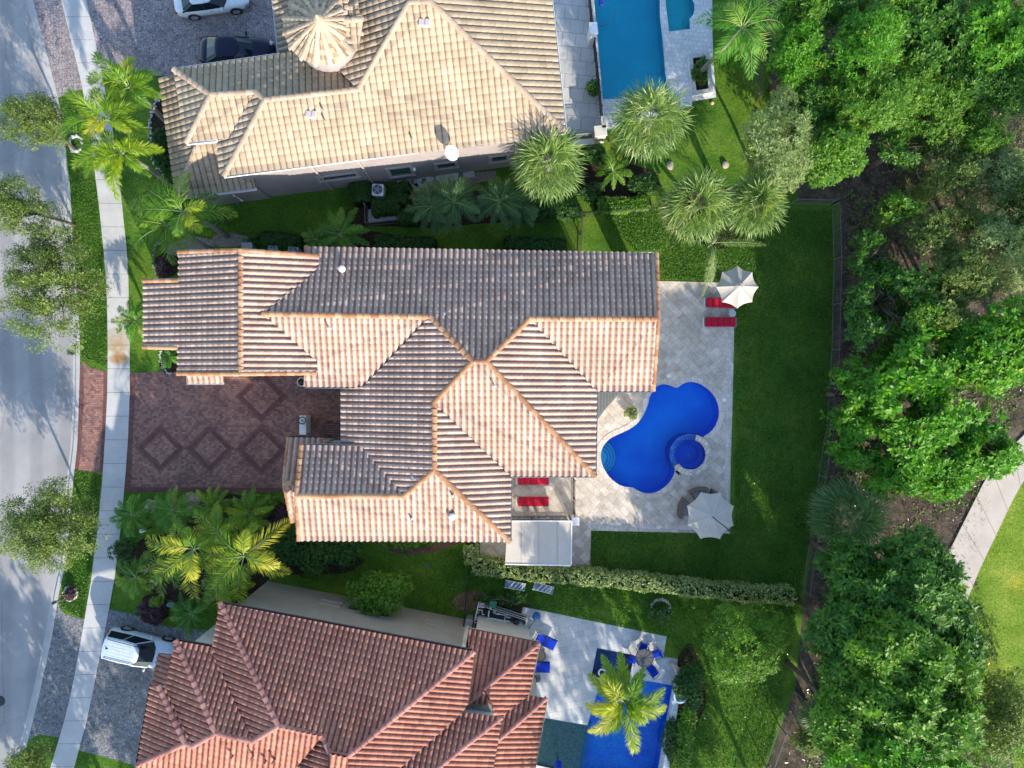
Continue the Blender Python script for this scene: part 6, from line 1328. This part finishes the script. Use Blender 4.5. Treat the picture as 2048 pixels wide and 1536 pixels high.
def umbrella(label, px, py, h, r, ph, mat, arm=False, vent=True, n=8):
    v = W(px, py, h); root = thing('patio_umbrella', label, 'umbrella', (v.x, v.y, .03), 0, 'large garden umbrellas of the main terrace')
    ap = Vector((v.x, v.y, h)); rim = h - .48
    tips = [Vector((v.x + r * math.cos(ph + 2 * math.pi * k / n), v.y + r * math.sin(ph + 2 * math.pi * k / n), rim)) for k in range(n)]
    c = MB(); M = 6
    for k in range(n):
        A, B = tips[k], tips[(k + 1) % n]; rows = []
        for i in range(M + 1):
            t = i / M; row = []
            for j in range(5):
                s = j / 4; e = A.lerp(B, s); sc = 1 - .15 * math.sin(math.pi * s) * .5 * t; q = ap.lerp(e, t); hx = Vector((q.x - ap.x, q.y - ap.y, 0)) * sc; z = ap.z - (ap.z - rim) * t ** 1.12 - .05 * math.sin(math.pi * s) * t
                row.append((ap.x + hx.x, ap.y + hx.y, z))
            rows.append(row)
        vs = [p for rw in rows for p in rw]; c.add(vs, [(i * 5 + j, i * 5 + j + 1, (i + 1) * 5 + j + 1, (i + 1) * 5 + j) for i in range(M) for j in range(4)])
    cn_ = c.build('canopy', mat, root, smooth=False)
    e = MB()
    for k in range(n): e.tube([ap + Vector((0, 0, .006)), ap.lerp(tips[k], .5) + Vector((0, 0, .022)), tips[k] + Vector((0, 0, .008))], .014, 4)
    e.build('seam', plain('canvas_seam', (.62, .60, .56), .8), cn_)
    if vent: m = MB(); m.lathe([(.30, -.02), (.22, .05), (.05, .12), (0, .13)], ap, 8); m.build('vent_cap', mat, cn_); m = MB(); m.tube([ap + Vector((-.12, .1, .06)), ap + Vector((.16, -.06, .10))], .02, 4); m.tube([ap + Vector((-.02, .2, .02)), ap + Vector((-.12, .0, .08))], .02, 4); m.build('strap', M_BLACK, cn_)
    m = MB(); m.lathe([(.05, .1), (.05, .18), (0, .22)], ap, 8); m.build('finial', M_GREY, root)
    m = MB()
    if arm:
        q = Vector((v.x + r * .78, v.y - r * .62, h + .05)); m.tube([(q.x + .2, q.y - .15, .03), (q.x + .15, q.y - .12, h * .8), q + Vector((0, 0, .15)), ap + Vector((0, 0, .24))], .035, 8)
        m.tube([ap + Vector((0, 0, .24)), ap + Vector((0, 0, .0))], .04, 8); m.build('cantilever_pole', M_BLACK, root); b = MB(); b.rbox((q.x + .2, q.y - .15, .07), (.8, .8, .08), .3, .03); b.build('base', M_GREY, root)
    else: m.tube([(v.x, v.y, .03), (v.x, v.y, h - .1)], .03, 8); m.build('pole', M_GREY, root); b = MB(); b.lathe([(.3, 0), (.3, .05), (.08, .09), (.06, .3), (0, .3)], (v.x, v.y, .03), 16); b.build('base', M_GREY, root)
umbrella('cream umbrella with pale panels at the upper right corner of the terrace', 1479, 572, 2.7, 1.34, R(90), M_CANV)
umbrella('pale umbrella with black cantilever arm at the lower right corner of the terrace', 1425, 1034, 2.9, 1.58, R(22), M_CANV, True, False)
def side_table(label, px, py, r, h, topm, legm, cat='side table', name='side_table', z=.03, spokes=0):
    v = W(px, py, h); root = thing(name, label, cat, (v.x, v.y, z))
    m = MB(); m.lathe([(r, -.03), (r, 0), (r * .9, .005), (0, .005)], (v.x, v.y, h + z), 24); m.build('table_top', topm, root)
    m = MB(); arc_ring(m, v, r * .96, r * 1.04, 0, 2 * math.pi, h + z - .02, h + z + .02, 24)
    for k in range(spokes): an = 2 * math.pi * k / spokes; m.tube([(v.x, v.y, h + z + .012), (v.x + r * math.cos(an), v.y + r * math.sin(an), h + z + .012)], .012, 4)
    m.build('edge', legm, root)
    for k in range(3): an = 2.1 * k + .4; m = MB(); m.tube([(v.x + .7 * r * math.cos(an), v.y + .7 * r * math.sin(an), h + z - .03), (v.x + .9 * r * math.cos(an), v.y + .9 * r * math.sin(an), z)], .018, 5); m.build('leg', legm, root)
    return root
side_table('small round glass side table with pale rim between the two terrace loungers', 1465, 627, .20, .5, plain('pale_glass', (.40, .50, .50), .15), M_WHITE)
tc = W(1403, 1022)
t_ = side_table('round wicker table under the pale umbrella', 1405, 1024, .5, .7, M_WICK, M_WICK, 'table', 'garden_table')
for (a0, a1, lb) in ((R(82), R(122), 'curved wicker seat above the pale umbrella'), (R(146), R(192), 'curved wicker seat left of the pale umbrella'), (R(28), R(66), 'wicker seat peeping out behind the pale umbrella')):
    am = (a0 + a1) / 2; root = thing('wicker_seat', lb, 'chair', (tc.x + 1.3 * math.cos(am), tc.y + 1.3 * math.sin(am), .03), 0, 'wicker seats around the garden table')
    m = MB(); arc_ring(m, tc, .95, 1.46, a0, a1, .05, .42, 8); m.build('seat', M_WICK, root)
    m = MB(); arc_ring(m, tc, 1.46, 1.62, a0 - .04, a1 + .04, .05, .78, 8); m.build('backrest', M_WICK, root)
    m = MB(); arc_ring(m, tc, 1.0, 1.40, a0 + .03, a1 - .03, .421, .50, 8); m.build('cushion', plain('taupe_cushion', (.26, .22, .21), .9), root)
p = W(1265, 826, .35); m = MB(); m.lathe([(.16, 0), (.24, .3), (.26, .36), (.22, .36), (0, .33)], (p.x, p.y, .03), 18); tag(m.build('plant_pot', M_STUCCO), 'round pot holding the yellowish plant near the blue pool', 'pot')

# ------------------------------------------------------------------ top neighbour details
v = W(903, 306, 7.5); ds = thing('satellite_dish', 'white satellite dish at the eave of the tan roof', 'satellite dish', (v.x, v.y, 6.6))
m = MB(); nrm = Vector((.35, -.55, .76)).normalized(); a_ = nrm.cross(Vector((0, 0, 1))).normalized(); b_ = nrm.cross(a_); vs = []; fs = []
for i in range(5):
    rr = .42 * i / 4
    for k in range(20): t = 2 * math.pi * k / 20; q = v + a_ * (rr * math.cos(t) * .85) + b_ * (rr * math.sin(t) * 1.1) + nrm * (.35 * rr * rr - .02); vs.append(q)
for i in range(4):
    for k in range(20): fs.append((i * 20 + k, i * 20 + (k + 1) % 20, (i + 1) * 20 + (k + 1) % 20, (i + 1) * 20 + k))
m.add(vs, fs); m.build('dish', plain('dish_white', (.55, .55, .54), .5), ds, smooth=True)
m = MB(); m.tube([v - nrm * .03, Vector((v.x - .1, v.y + .35, 6.95))], .035, 6); m.tube([v + b_ * -.4 * (1 if b_.y > 0 else -1), v + nrm * .45 + Vector((.1, -.15, 0))], .018, 5); m.build('mast', M_GREY, ds)
m = MB(); m.rbox(v + nrm * .48 + Vector((.1, -.15, 0)), (.14, .10, .10), .3, .02); m.build('receiver', M_WHITE, ds)
def ac_unit(label, px, py, h, s, rz=0, topc=None):
    v = W(px, py, h); root = thing('air_conditioner', label, 'air conditioner', (v.x, v.y, 0), rz, 'outdoor air conditioning units')
    m = MB(); m.rbox((0, 0, h / 2), (s, s, h), 0, .07); m.build('casing', M_WHITE if topc is None else topc, root, local=True)
    m = MB(); m.lathe([(s * .40, h + .004), (s * .40, h + .012), (0, h + .012)], (0, 0, 0), 24); m.build('fan_opening', plain('fan_blue_black', (.02, .05, .09), .4), root, local=True)
    m = MB(); [m.lathe([(s * k, h + .02), (s * k + .008, h + .026), (s * k, h + .032)], (0, 0, 0), 24, close=False) for k in (.15, .24, .33, .39)]; [m.box((0, 0, h + .026), (s * .78, .012, .01), R(60 * k)) for k in range(3)]; m.build('grille', M_GREY, root, local=True)
    m = MB(); [m.box((s * .18 * math.cos(R(72 * k + 10)), s * .18 * math.sin(R(72 * k + 10)), h + .015), (s * .3, s * .12, .006), R(72 * k + 10)) for k in range(5)]; m.lathe([(s * .07, h + .02), (s * .05, h + .05), (0, h + .05)], (0, 0, 0), 12); m.build('fan', plain('fan_grey', (.25, .38, .45), .4), root, local=True)
ac_unit('white air conditioner with blue fan in the shaded yard of the tan house', 755, 379, .95, .78, R(-3))
ac_unit('left air conditioner just behind the garage wing eave', 586, 503, .8, .72, 0, M_GREY); ac_unit('right air conditioner just behind the garage wing eave', 545, 500, .8, .66, 0, M_GREY)
boxthing('utility_box', 'pale square box behind the garage wing of the main house', 'utility box', 494, 494, 1.0, .62, .5, M_GREY, bev=.1)
pt = thing('planter_bed', 'pale rectangular stone planter beside the turquoise pool', 'planter', W(1401, 148, 0))
q0 = [(v.x, v.y) for v in WP([(1374, 112), (1417, 107), (1424, 188), (1383, 194)])]; q1 = offset_poly(q0, .28)
o = sheet('rim', q0, .30, M_STONE, kind=None, holes=[[(p.x, p.y) for p in q1]], parent=pt)
m = MB(); n4 = len(q0); m.add([(x, y, 0) for x, y in q0] + [(x, y, .30) for x, y in q0] + [(p.x, p.y, .30) for p in q1] + [(p.x, p.y, .1) for p in q1], [(i, (i + 1) % 4, 4 + (i + 1) % 4, 4 + i) for i in range(4)] + [(8 + (i + 1) % 4, 8 + i, 12 + i, 12 + (i + 1) % 4) for i in range(4)]); m.build('side', M_STUCCOW, pt)
m = MB(); m.prism([(p.x, p.y) for p in q1], .02, .16); m.build('soil', M_MULCH, pt)
sheet('raised_deck', [(v.x, v.y) for v in WP([(1327, 84), (1392, 70), (1392, 60), (1424, 58), (1426, 104), (1374, 110), (1360, 150), (1334, 160)])], .05, M_WTILE, thick=.04)
cl = thing('pool_cleaner', 'blue pool cleaner with a thin hose in the turquoise pool', 'pool cleaner', W(1203, 5, 0)); a = W(1203, 5); m = MB(); m.rbox((a.x, a.y, -.02), (.32, .4, .14), .2, .05); m.build('body', plain('cleaner_blue', (.01, .03, .25), .4), cl)
m = MB(); hs = [W(*q) for q in ((1196, 48), (1206, 51), (1216, 47), (1224, 38), (1230, 24), (1231, 16))]; m.tube([Vector((q.x, q.y, -.05)) for q in hs], .018, 5); m.build('hose', M_BLACK, cl)
m = MB(); b = W(1424, 207); m.lathe([(.10, 0), (.12, .1), (.05, .14), (0, .14)], (b.x, b.y, .0), 14); tag(m.build('garden_light', plain('peach_light', (.6, .4, .3), .5)), 'small round garden light on the lawn below the pale planter', 'garden light')

# ------------------------------------------------------------------ bottom neighbour details
eq = thing('pool_equipment', 'pool pump and filter enclosure with white pipes behind the terracotta house', 'pool equipment', W(1000, 1232, 0))
E = lambda x, y, z=.0: (lambda v: Vector((v.x, v.y, z)))(W(920 + x / 8.533, 1150 + y / 8.533))
m = MB(); m.prism([(v.x, v.y) for v in (E(330, 430), E(1140, 690), E(1070, 1000), E(250, 790))], 0, .05); m.build('pad', plain('dark_pad', (.05, .05, .05), .9), eq)
for pts, r_ in (([(330, 425), (250, 775)], .045), ([(250, 775), (400, 795), (440, 760)], .04), ([(330, 440), (425, 455)], .04), ([(322, 475), (420, 475)], .035), ([(310, 510), (415, 520)], .04), ([(300, 560), (385, 570), (380, 640), (420, 640)], .035), ([(285, 600), (330, 610)], .04), ([(275, 690), (330, 690), (330, 740)], .04), ([(265, 725), (540, 710), (770, 755), (790, 800)], .04), ([(500, 570), (490, 680)], .045), ([(610, 630), (770, 650), (765, 750)], .03), ([(640, 625), (680, 620)], .03), ([(800, 640), (800, 690), (860, 690)], .03), ([(790, 745), (850, 760)], .03), ([(460, 790), (510, 820), (620, 805)], .05), ([(520, 510), (530, 560)], .05)):
    m = MB(); m.tube([E(x, y, .42) for x, y in pts], r_, 6); m.build('pipe', M_WHITE, eq)
for (x, y, r_, hh, mt) in ((700, 850, .24, .9, plain('filter_beige', (.45, .42, .36), .5)), (960, 770, .2, .55, M_BLACK), (1020, 830, .22, .5, M_GREY), (590, 600, .13, .5, M_GREY), (470, 610, .16, .4, M_BLACK)):
    q = E(x, y); m = MB(); m.lathe([(r_, .05), (r_, hh - .1), (r_ * .8, hh), (r_ * .3, hh + .04), (0, hh + .04)], q, 16); m.build('tank', mt, eq)
m = MB()
for a, b in (((330, 425), (1145, 690)), ((1145, 690), (1075, 1000)), ((330, 425), (250, 790))):
    A, B = E(*a), E(*b); d = (B - A).normalized(); L = (B - A).length
    for z in (.2, .7, 1.1): m.bar(A + Vector((0, 0, z)), B + Vector((0, 0, z)), .03)
m.build('screen_frame', M_STUCCO, eq)
boxthing('meter_box', 'pale meter box against the cream wall beside the pool equipment', 'utility box', 937, 1248, 1.1, .42, .5, M_GREY, R(-11))
boxthing('bin', 'green bin behind the pool equipment enclosure', 'bin', 986, 1208, .8, .38, .35, plain('bin_green', (.03, .18, .09), .5), R(-11))
pit = thing('stacked_loungers', 'folded grey lounger pushed against the long hedge, the left one', 'sun lounger', W(1030, 1168, 0), R(-10), 'folded loungers beside the long hedge'); 
def folded(root):
    m = MB(); m.rbox((0, 0, .35), (1.35, .46, .05), 0, .02, R(3)); m.build('sling', plain('blue_grey_sling', (.14, .20, .30), .7), root, local=True)
    m = MB(); [m.tube([(-.68, y, .38), (.68, y, .38)], .02, 5) for y in (-.24, .24)]; [m.tube([(x, -.24, .42), (x + .3, .22, .45)], .02, 5) for x in (-.4, -.1, .15, .35)]; m.build('frame', M_WHITE, root, local=True)
    for x in (-.5, .5): m = MB(); m.box((x, 0, .18), (.05, .4, .34)); m.build('leg', M_WHITE, root, local=True)
folded(pit); v = W(1086, 1173); place_copy(pit, (v.x, v.y, 0), R(-14), 'folded grey lounger pushed against the long hedge, the right one'); pit.location.z = 0
# blue garden chairs and glass table
tb = side_table('round glass table with four blue chairs on the lower terrace', 1289, 1316, .58, .72, plain('smoked_glass', (.10, .10, .10), .12), M_BLACK, 'table', 'garden_table', .012, 10)
def chair():
    root = thing('garden_chair', '-', 'chair', (0, 0, 0), 0, 'blue chairs around the glass table')
    m = MB(); m.rbox((0, 0, .43), (.50, .50, .06), 0, .03); m.build('seat', M_BLUEF, root, local=True)
    m = MB(); m.rbox((-.30, 0, .68), (.05, .48, .42), 0, .02, R(-14)); m.build('backrest', M_BLUEF, root, local=True)
    m = MB(); [m.tube([(-.30, y, .42), (-.26, y, .64), (.22, y, .64), (.24, y, .43)], .018, 5) for y in (-.28, .28)]; [m.tube([(-.28, y, .42), (-.42, y, .92)], .018, 5) for y in (-.26, .26)]; m.tube([(-.42, -.26, .92), (-.46, 0, .95), (-.42, .26, .92)], .018, 5); m.build('frame', M_BLACK, root, local=True)
    for x in (-.24, .24):
        for y in (-.26, .26): m = MB(); m.tube([(x, y, .42), (x * 1.1, y, 0)], .018, 5); m.build('leg', M_BLACK, root, local=True)
    return root
ch0 = chair()
for i, (x, y, a, lb) in enumerate(((1287, 1294, R(-104), 'blue chair at the top of the glass table'), (1311, 1308, R(-160), 'blue chair right of the glass table'), (1266, 1319, R(-24), 'blue chair left of the glass table'), (1302, 1338, R(130), 'blue chair below the glass table, half under the palm'))):
    v = W(x, y, .45); place_copy(ch0, (v.x, v.y, .012), a, lb, 1.0, i == 0)
def blue_lounge():
    root = thing('lounge_chair', '-', 'lounge chair', (0, 0, 0), 0, 'blue lounge chairs beside the terracotta house')
    m = MB(); m.rbox((.35, 0, .40), (.72, .66, .08), 0, .03); m.build('seat', M_BLUEF, root, local=True); m = MB(); m.rbox((-.32, 0, .52), (.74, .66, .08), 0, .03, R(24)); m.build('backrest', M_BLUEF, root, local=True)
    m = MB(); [m.tube([(-.75, y, .75), (-.05, y, .40), (.75, y, .36)], .02, 5) for y in (-.35, .35)]; m.tube([(.0, -.35, .43), (.0, .35, .43)], .03, 5); m.tube([(-.78, -.4, .76), (-.78, .4, .76)], .02, 5); m.build('frame', M_BLACK, root, local=True)
    for x in (-.5, .6):
        for y in (-.33, .33): m = MB(); m.tube([(x, y, .4), (x, y, 0)], .02, 5); m.build('leg', M_BLACK, root, local=True)
    return root
bl = blue_lounge()
for i, (x, y, a, lb) in enumerate(((1091, 1282, R(-26), 'blue lounge chair angled beside the lower roof corner'), (1078, 1334, R(-2), 'blue lounge chair half under the lower roof, below the round table'))):
    v = W(x, y, .4); place_copy(bl, (v.x, v.y, .012), a, lb, 1.0, i == 0)
side_table('dark round table half under the lower terracotta roof', 1078, 1311, .42, .7, plain('dark_table', (.06, .055, .05), .4), M_BLACK, 'table', 'garden_table', .012)
side_table('small wheel shaped black side table on the lower terrace', 1074, 1357, .24, .45, plain('grey_mesh', (.12, .14, .17), .4), M_BLACK, 'side table', 'side_table', .012, 8)
tr = thing('tool_cart', 'blue garden hose cart at the corner of the lower terrace', 'hose cart', W(1073, 1230, 0)); v = W(1073, 1230)
m = MB(); m.lathe([(.10, 0), (.26, .05), (.26, .3), (.10, .35)], (v.x, v.y, .15), 14); m.build('reel', plain('reel_blue', (.02, .10, .30), .5), tr); m = MB(); m.tube([(v.x - .35, v.y + .1, .5), (v.x - .1, v.y - .2, .5), (v.x - .45, v.y - .75, .1), (v.x - .6, v.y - 1.1, .03)], .025, 5); m.build('hose', plain('hose_green', (.02, .10, .06), .6), tr); m = MB(); m.tube([(v.x - .3, v.y + .22, .4), (v.x - .42, v.y - .05, .55), (v.x - .25, v.y - .15, .4)], .02, 5); m.build('handle', M_WHITE, tr)
cu = thing('closed_umbrella', 'folded dark blue umbrella standing in the shallow pool shelf', 'umbrella', W(1114, 1508, 0)); v = W(1114, 1508)
m = MB(); m.lathe([(.03, 1.0), (.24, 1.25), (.16, 2.0), (.05, 2.5), (0, 2.6)], (v.x, v.y, 0), 9); m.build('canopy', M_BLUEF, cu); m = MB(); m.tube([(v.x, v.y, -.2), (v.x, v.y, 2.65)], .025, 6); m.build('pole', M_BLACK, cu)
rg = W(1204, 1345); m = MB(); m.lathe([(.16, 0), (.22, .05), (.28, 0), (.22, -.04), (.16, 0)], (rg.x, rg.y, .02), 20, close=False); tag(m.build('float_ring', M_WHITE, smooth=True), 'small white ring floating in the navy mosaic spa', 'float')
# fountain, wall, statue
wf = thing('pool_wall', 'white raised wall along the right side of the lower pool', 'wall', W(1335, 1440, 0)); m = MB(); m.prism([(v.x, v.y) for v in WP([(1346, 1368), (1357, 1372), (1326, 1590), (1314, 1590)])], -.3, .55); m.build('coping', M_WTILE, wf); m = MB(); m.prism([(v.x, v.y) for v in WP([(1346, 1366), (1376, 1373), (1373, 1400), (1350, 1397)])], 0, .57); m.build('plinth', M_STUCCOW, wf)
fb = W(1361, 1392, 1.0); ft = thing('fountain_bowl', 'round pale blue fountain bowl on the white pool wall', 'fountain', (fb.x, fb.y, .57)); m = MB(); m.lathe([(.14, 0), (.16, .12), (.40, .32), (.47, .42), (.47, .46), (.38, .46), (.30, .38), (.16, .34), (.16, .42), (.10, .42), (0, .42)], (fb.x, fb.y, .57), 28); m.build('bowl', plain('pale_blue_stone', (.42, .58, .62), .4), ft, smooth=True)
m = MB(); m.lathe([(.37, .43), (0, .43)], (fb.x, fb.y, .57), 28, close=False); m.build('water', W_TURQ, ft); m = MB(); a = W(1352, 1402, .6); m.rbox((a.x - .05, a.y, .62), (.5, .26, .08), R(30), .02); m.build('spout', M_WHITE, ft)
sv = W(1352, 1336); sg = thing('garden_statue', 'small pinkish stone statue lying at the corner of the lower terrace', 'statue', (sv.x, sv.y, .012)); m = MB()
m.tube([(sv.x - .35, sv.y + .45, .12), (sv.x - .15, sv.y + .25, .22), (sv.x, sv.y, .26), (sv.x + .05, sv.y - .3, .20), (sv.x + .2, sv.y - .5, .14)], [.08, .17, .21, .14, .06], 10); m.tube([(sv.x - .3, sv.y + .4, .2), (sv.x - .6, sv.y + .35, .1)], [.06, .03], 6); m.build('body', mottled('pink_stone', (.50, .38, .32), (.62, .50, .44), 5, .8, .2, .2, .2), sg, smooth=True); m = MB(); m.lathe([(0, -.11), (.09, -.06), (.12, 0), (.09, .07), (0, .11)], (sv.x + .26, sv.y - .62, .16), 12); m.build('head', MATS['pink_stone'], sg, smooth=True)
# flat ledge with steps at the cream wall and niche roof near the suv
lb_ = thing('entry_canopy', 'small flat cream canopy beside the white suv', 'canopy', W(405, 1282, 0)); m = MB(); m.prism([(v.x, v.y) for v in WP([(404, 1272), (426, 1275), (416, 1289), (393, 1284)], 3.0)], 2.7, 3.0); m.build('slab', M_STUCCO, lb_); v = W(408, 1280, 3.0); m = MB(); m.box((v.x, v.y, 1.3), (.3, .3, 2.7)); m.build('post', M_STUCCO, lb_)

# ------------------------------------------------------------------ street furniture, stones
def stones(label, px, py, r, n, mat=M_STONE, s=.16, ry=None, cat='stone ring', name='stone_ring', arc=(0, 6.283)):
    v = W(px, py); root = thing(name, label, cat, (v.x, v.y, 0)); m = MB()
    for i in range(n):
        t = arc[0] + (arc[1] - arc[0]) * i / n; q = (v.x + r * math.cos(t) * random.uniform(.88, 1.1), v.y + (ry or r) * math.sin(t) * random.uniform(.88, 1.1)); ss = s * random.uniform(.6, 1.2)
        m.lathe([(0, -.02), (ss * .8, 0), (ss, ss * .4), (ss * .6, ss * .8), (0, ss * .9)], (q[0], q[1], 0), 6, 1, random.uniform(.6, 1), random.random() * 3)
    m.build('stones', mat, root); return root
stones('ring of white stones on the kerb lawn beside the black lamp', 141, 1187, .45, 60, s=.09)
stones('ring of white stones on the lower side lawn', 1321, 1217, .62, 80, s=.10)
stones('ring of white stones at the bottom left corner', 62, 1532, .5, 44, s=.10)
stones('white gravel patch around the foxtail palm by the pavement', 152, 288, .42, 60, s=.12, ry=.5)
stones('pale stone edging curving along the bed of the tan house', 328, 270, .95, 70, s=.09, ry=2.6, arc=(1.6, 4.7))
stones('pale stone edging around the spiky palm by the brick drive', 346, 716, .85, 40, s=.07, ry=1.1, arc=(2.0, 4.6))
stones('dark stone edging beside the garage wing bed', 322, 520, .5, 30, s=.08, ry=1.2, arc=(1.6, 4.6), mat=M_PEBBLE)
M_ROCK = mottled('coral_rock', (.34, .28, .23), (.55, .47, .40), 3, .9, .1, .8, .5)
for (x, y, s_, lb) in ((303, 1012, .42, 'pale coral rock left of the spreading palm by the brick drive'), (385, 1002, .55, 'larger pale coral rock right of the spreading palm by the brick drive'), (1340, 332, .26, 'grey boulder under the pool fan palm'), (1450, 330, .24, 'grey boulder at the top of the twin fan palms'), (1200, 374, .3, 'small pale boulder under the corner fan palm'), (1283, 386, .22, 'small white rock above the sunlit hedge')):
    v = W(x, y); bm = bmesh.new(); bmesh.ops.create_icosphere(bm, subdivisions=3, radius=s_)
    for q in bm.verts: k = 1 + .18 * math.sin(q.co.x * 9 + x) * math.cos(q.co.y * 8 + y) + .10 * math.sin(q.co.z * 14 + q.co.x * 11); q.co = Vector((q.co.x * k * 1.1, q.co.y * k * .9, q.co.z * k * .6))
    me = bpy.data.meshes.new('rock'); bm.to_mesh(me); bm.free(); me.materials.append(M_ROCK); o = bpy.data.objects.new('rock', me); COL.objects.link(o); o.location = (v.x, v.y, s_ * .3); o.rotation_euler.z = x; tag(o, lb, 'rock')
bo = W(121, 1199, 1.0); la = thing('garden_lamp', 'low black post lamp with a bent arm beside the kerb', 'lamp', (bo.x, bo.y, 0)); m = MB(); m.tube([(bo.x, bo.y, 0), (bo.x, bo.y, 1.0), (bo.x - .25, bo.y - .12, 1.1)], .05, 8); m.build('post', M_BLACK, la); m = MB(); m.rbox((bo.x - .36, bo.y - .18, 1.1), (.28, .2, .16), R(25), .04); m.build('head', M_BLACK, la)
for (x, y, rz, c1, lb) in ((286, 1061, R(20), M_WHITE, 'white mailbox beside the low palm by the pavement'), (341, 1209, R(15), plain('mailbox_blue', (.10, .16, .28), .5), 'blue and white mailbox next to the lime ball shrub')):
    v = W(x, y, 1.1); mbx = thing('mailbox', lb, 'mailbox', (v.x, v.y, 0), rz, 'mailboxes in the front beds'); m = MB(); m.tube([(0, 0, 0), (0, 0, 1.0)], .05, 8); m.build('post', M_BLACK, mbx, local=True); m = MB(); m.rbox((0, 0, 1.1), (.46, .24, .24), 0, .08); m.build('box', c1, mbx, local=True); m = MB(); m.rbox((.24, 0, 1.1), (.03, .2, .2), 0, .03); m.build('door', M_GREY, mbx, local=True)
v = W(0, 1402, RZ); m = MB(); m.lathe([(.34, 0), (.34, .012), (.30, .016), (0, .016)], (v.x, v.y, RZ), 28); tag(m.build('manhole_cover', M_BLACK), 'dark round manhole cover at the left edge of the road', 'manhole cover')
v = W(148, 707); m = MB(); m.box((v.x, v.y, -.03), (.9, .16, .05)); tag(m.build('kerb_drain', M_BLACK), 'narrow dark drain slot across the kerb near the brick apron', 'drain')
v = W(856, 1131); m = MB(); m.lathe([(.17, 0), (.17, .02), (0, .025)], (v.x, v.y, .0), 18); tag(m.build('valve_cover', plain('green_cover', (.05, .12, .07), .7)), 'round green valve cover in the side lawn', 'cover')
dsp = thing('downpipe_outlet', 'white downpipe with green splash end at the lower corner of the tan house', 'downpipe', W(474, 398, 0)); a, b = W(466, 390, 3.0), W(474, 402, 0); m = MB(); m.tube([a, (a.x + .2, a.y - .1, 2.0), (b.x, b.y + .3, .3)], .05, 6); m.build('pipe', M_WHITE, dsp); m = MB(); m.rbox((b.x, b.y, .08), (.16, .6, .12), R(20), .04); m.build('outlet', plain('splash_green', (.03, .22, .16), .5), dsp)

# ------------------------------------------------------------------ uncountable ground growth
def scatter(name, label, polypx, n, L, Wd, mat, holes=(), k=1, z=.0, up=1.0, kind='stuff', dens=None):
    pl_ = [(p.x, p.y) for p in WP(polypx)]; xs = [p[0] for p in pl_]; ys = [p[1] for p in pl_]
    X = rng.uniform(min(xs), max(xs), n * 2); Y = rng.uniform(min(ys), max(ys), n * 2)
    def ins(poly):
        r = np.zeros(len(X), bool); m_ = len(poly)
        for i in range(m_):
            x1, y1 = poly[i]; x2, y2 = poly[(i + 1) % m_]; c = ((y1 > Y) != (y2 > Y)) & (X < (x2 - x1) * (Y - y1) / ((y2 - y1) or 1e-9) + x1); r ^= c
        return r
    keep = ins(pl_)
    for hl in holes: keep &= ~ins([(p.x, p.y) for p in WP(hl)])
    if dens: keep &= (np.sin(X * dens + 1.7 * np.sin(Y * dens * .7)) + np.sin(Y * dens * 1.1 + 1.3 * np.sin(X * dens * .6))) > -.2
    X, Y = X[keep][:n], Y[keep][:n]; C = np.stack([X, Y, np.full(len(X), z)], 1)
    if k > 1: Q, D, S = cluster_leaves(C, unit(np.array([[0, 0, 1.0]]) + rng.normal(0, .15, C.shape)), k, L, Wd, 1.3)
    else: Q = C; D = unit(rng.normal(0, .55, C.shape) + np.array([0, 0, up])); S = unit(np.cross(D, rng.normal(size=C.shape)))
    ls = rng.uniform(.6, 1.3, len(Q)); o = leaf_mesh(name, Q, D, S, L * ls, Wd * ls, rng.normal(.45, .22, len(Q)), mat); tag(o, label, 'ground cover', None, kind); return o
L_GRASS = leaf_mat('grass_blade', [(0, (.04, .13, .010)), (.5, (.08, .22, .015)), (1, (.12, .24, .02))], .3, 0)
scatter('grass', 'short lawn grass around the pool terrace', [(1180, 400), (1320, 560), (1470, 560), (1470, 1060), (1180, 1062), (1180, 1130), (1600, 1190), (1660, 900), (1670, 420), (1400, 420)], 90000, .10, .045, L_GRASS, up=.9, holes=[[(1190, 520), (1320, 500), (1318, 562), (1471, 564), (1466, 1068), (1180, 1062), (1170, 800)]])
scatter('grass', 'grass of the side lawn and lower garden', [(590, 1150), (840, 1090), (1600, 1190), (1540, 1536), (1350, 1536), (1360, 1315), (1330, 1270), (1060, 1215), (900, 1240)], 60000, .10, .045, L_GRASS, up=.9, holes=[[(940, 1120), (1560, 1180), (1560, 1205), (940, 1150)]])
scatter('grass', 'grass of the verge between the road and the pavement', [(120, 200), (160, 200), (194, 380), (214, 600), (215, 735), (163, 715), (158, 612), (143, 400)], 16000, .10, .045, L_GRASS, up=.9)
scatter('grass', 'grass of the lower verge below the brick apron', [(150, 940), (203, 950), (180, 1160), (168, 1240), (120, 1215), (136, 1116)], 9000, .10, .045, L_GRASS, up=.9)
scatter('undergrowth', 'low weeds and seedlings over the woodland floor', [(1540, -20), (1540, 200), (1700, 400), (1700, 640), (1680, 900), (1640, 1200), (1600, 1560), (2060, 1560), (1950, 1150), (1990, 900), (2100, 800), (2100, -20)], 6000, .20, .08, L_OAK, k=6, dens=.7)
scatter('undergrowth', 'dry twigs and fallen leaves over the woodland floor', [(1540, -20), (1540, 200), (1690, 400), (1680, 640), (1665, 900), (1625, 1200), (1570, 1560), (2060, 1560), (1950, 1150), (1990, 900), (2100, 800), (2100, -20)], 30000, .22, .035, leaf_mat('dry_litter', [(0, (.08, .05, .03)), (.6, (.26, .18, .12)), (1, (.48, .38, .28))], .1), up=.25, z=.02)
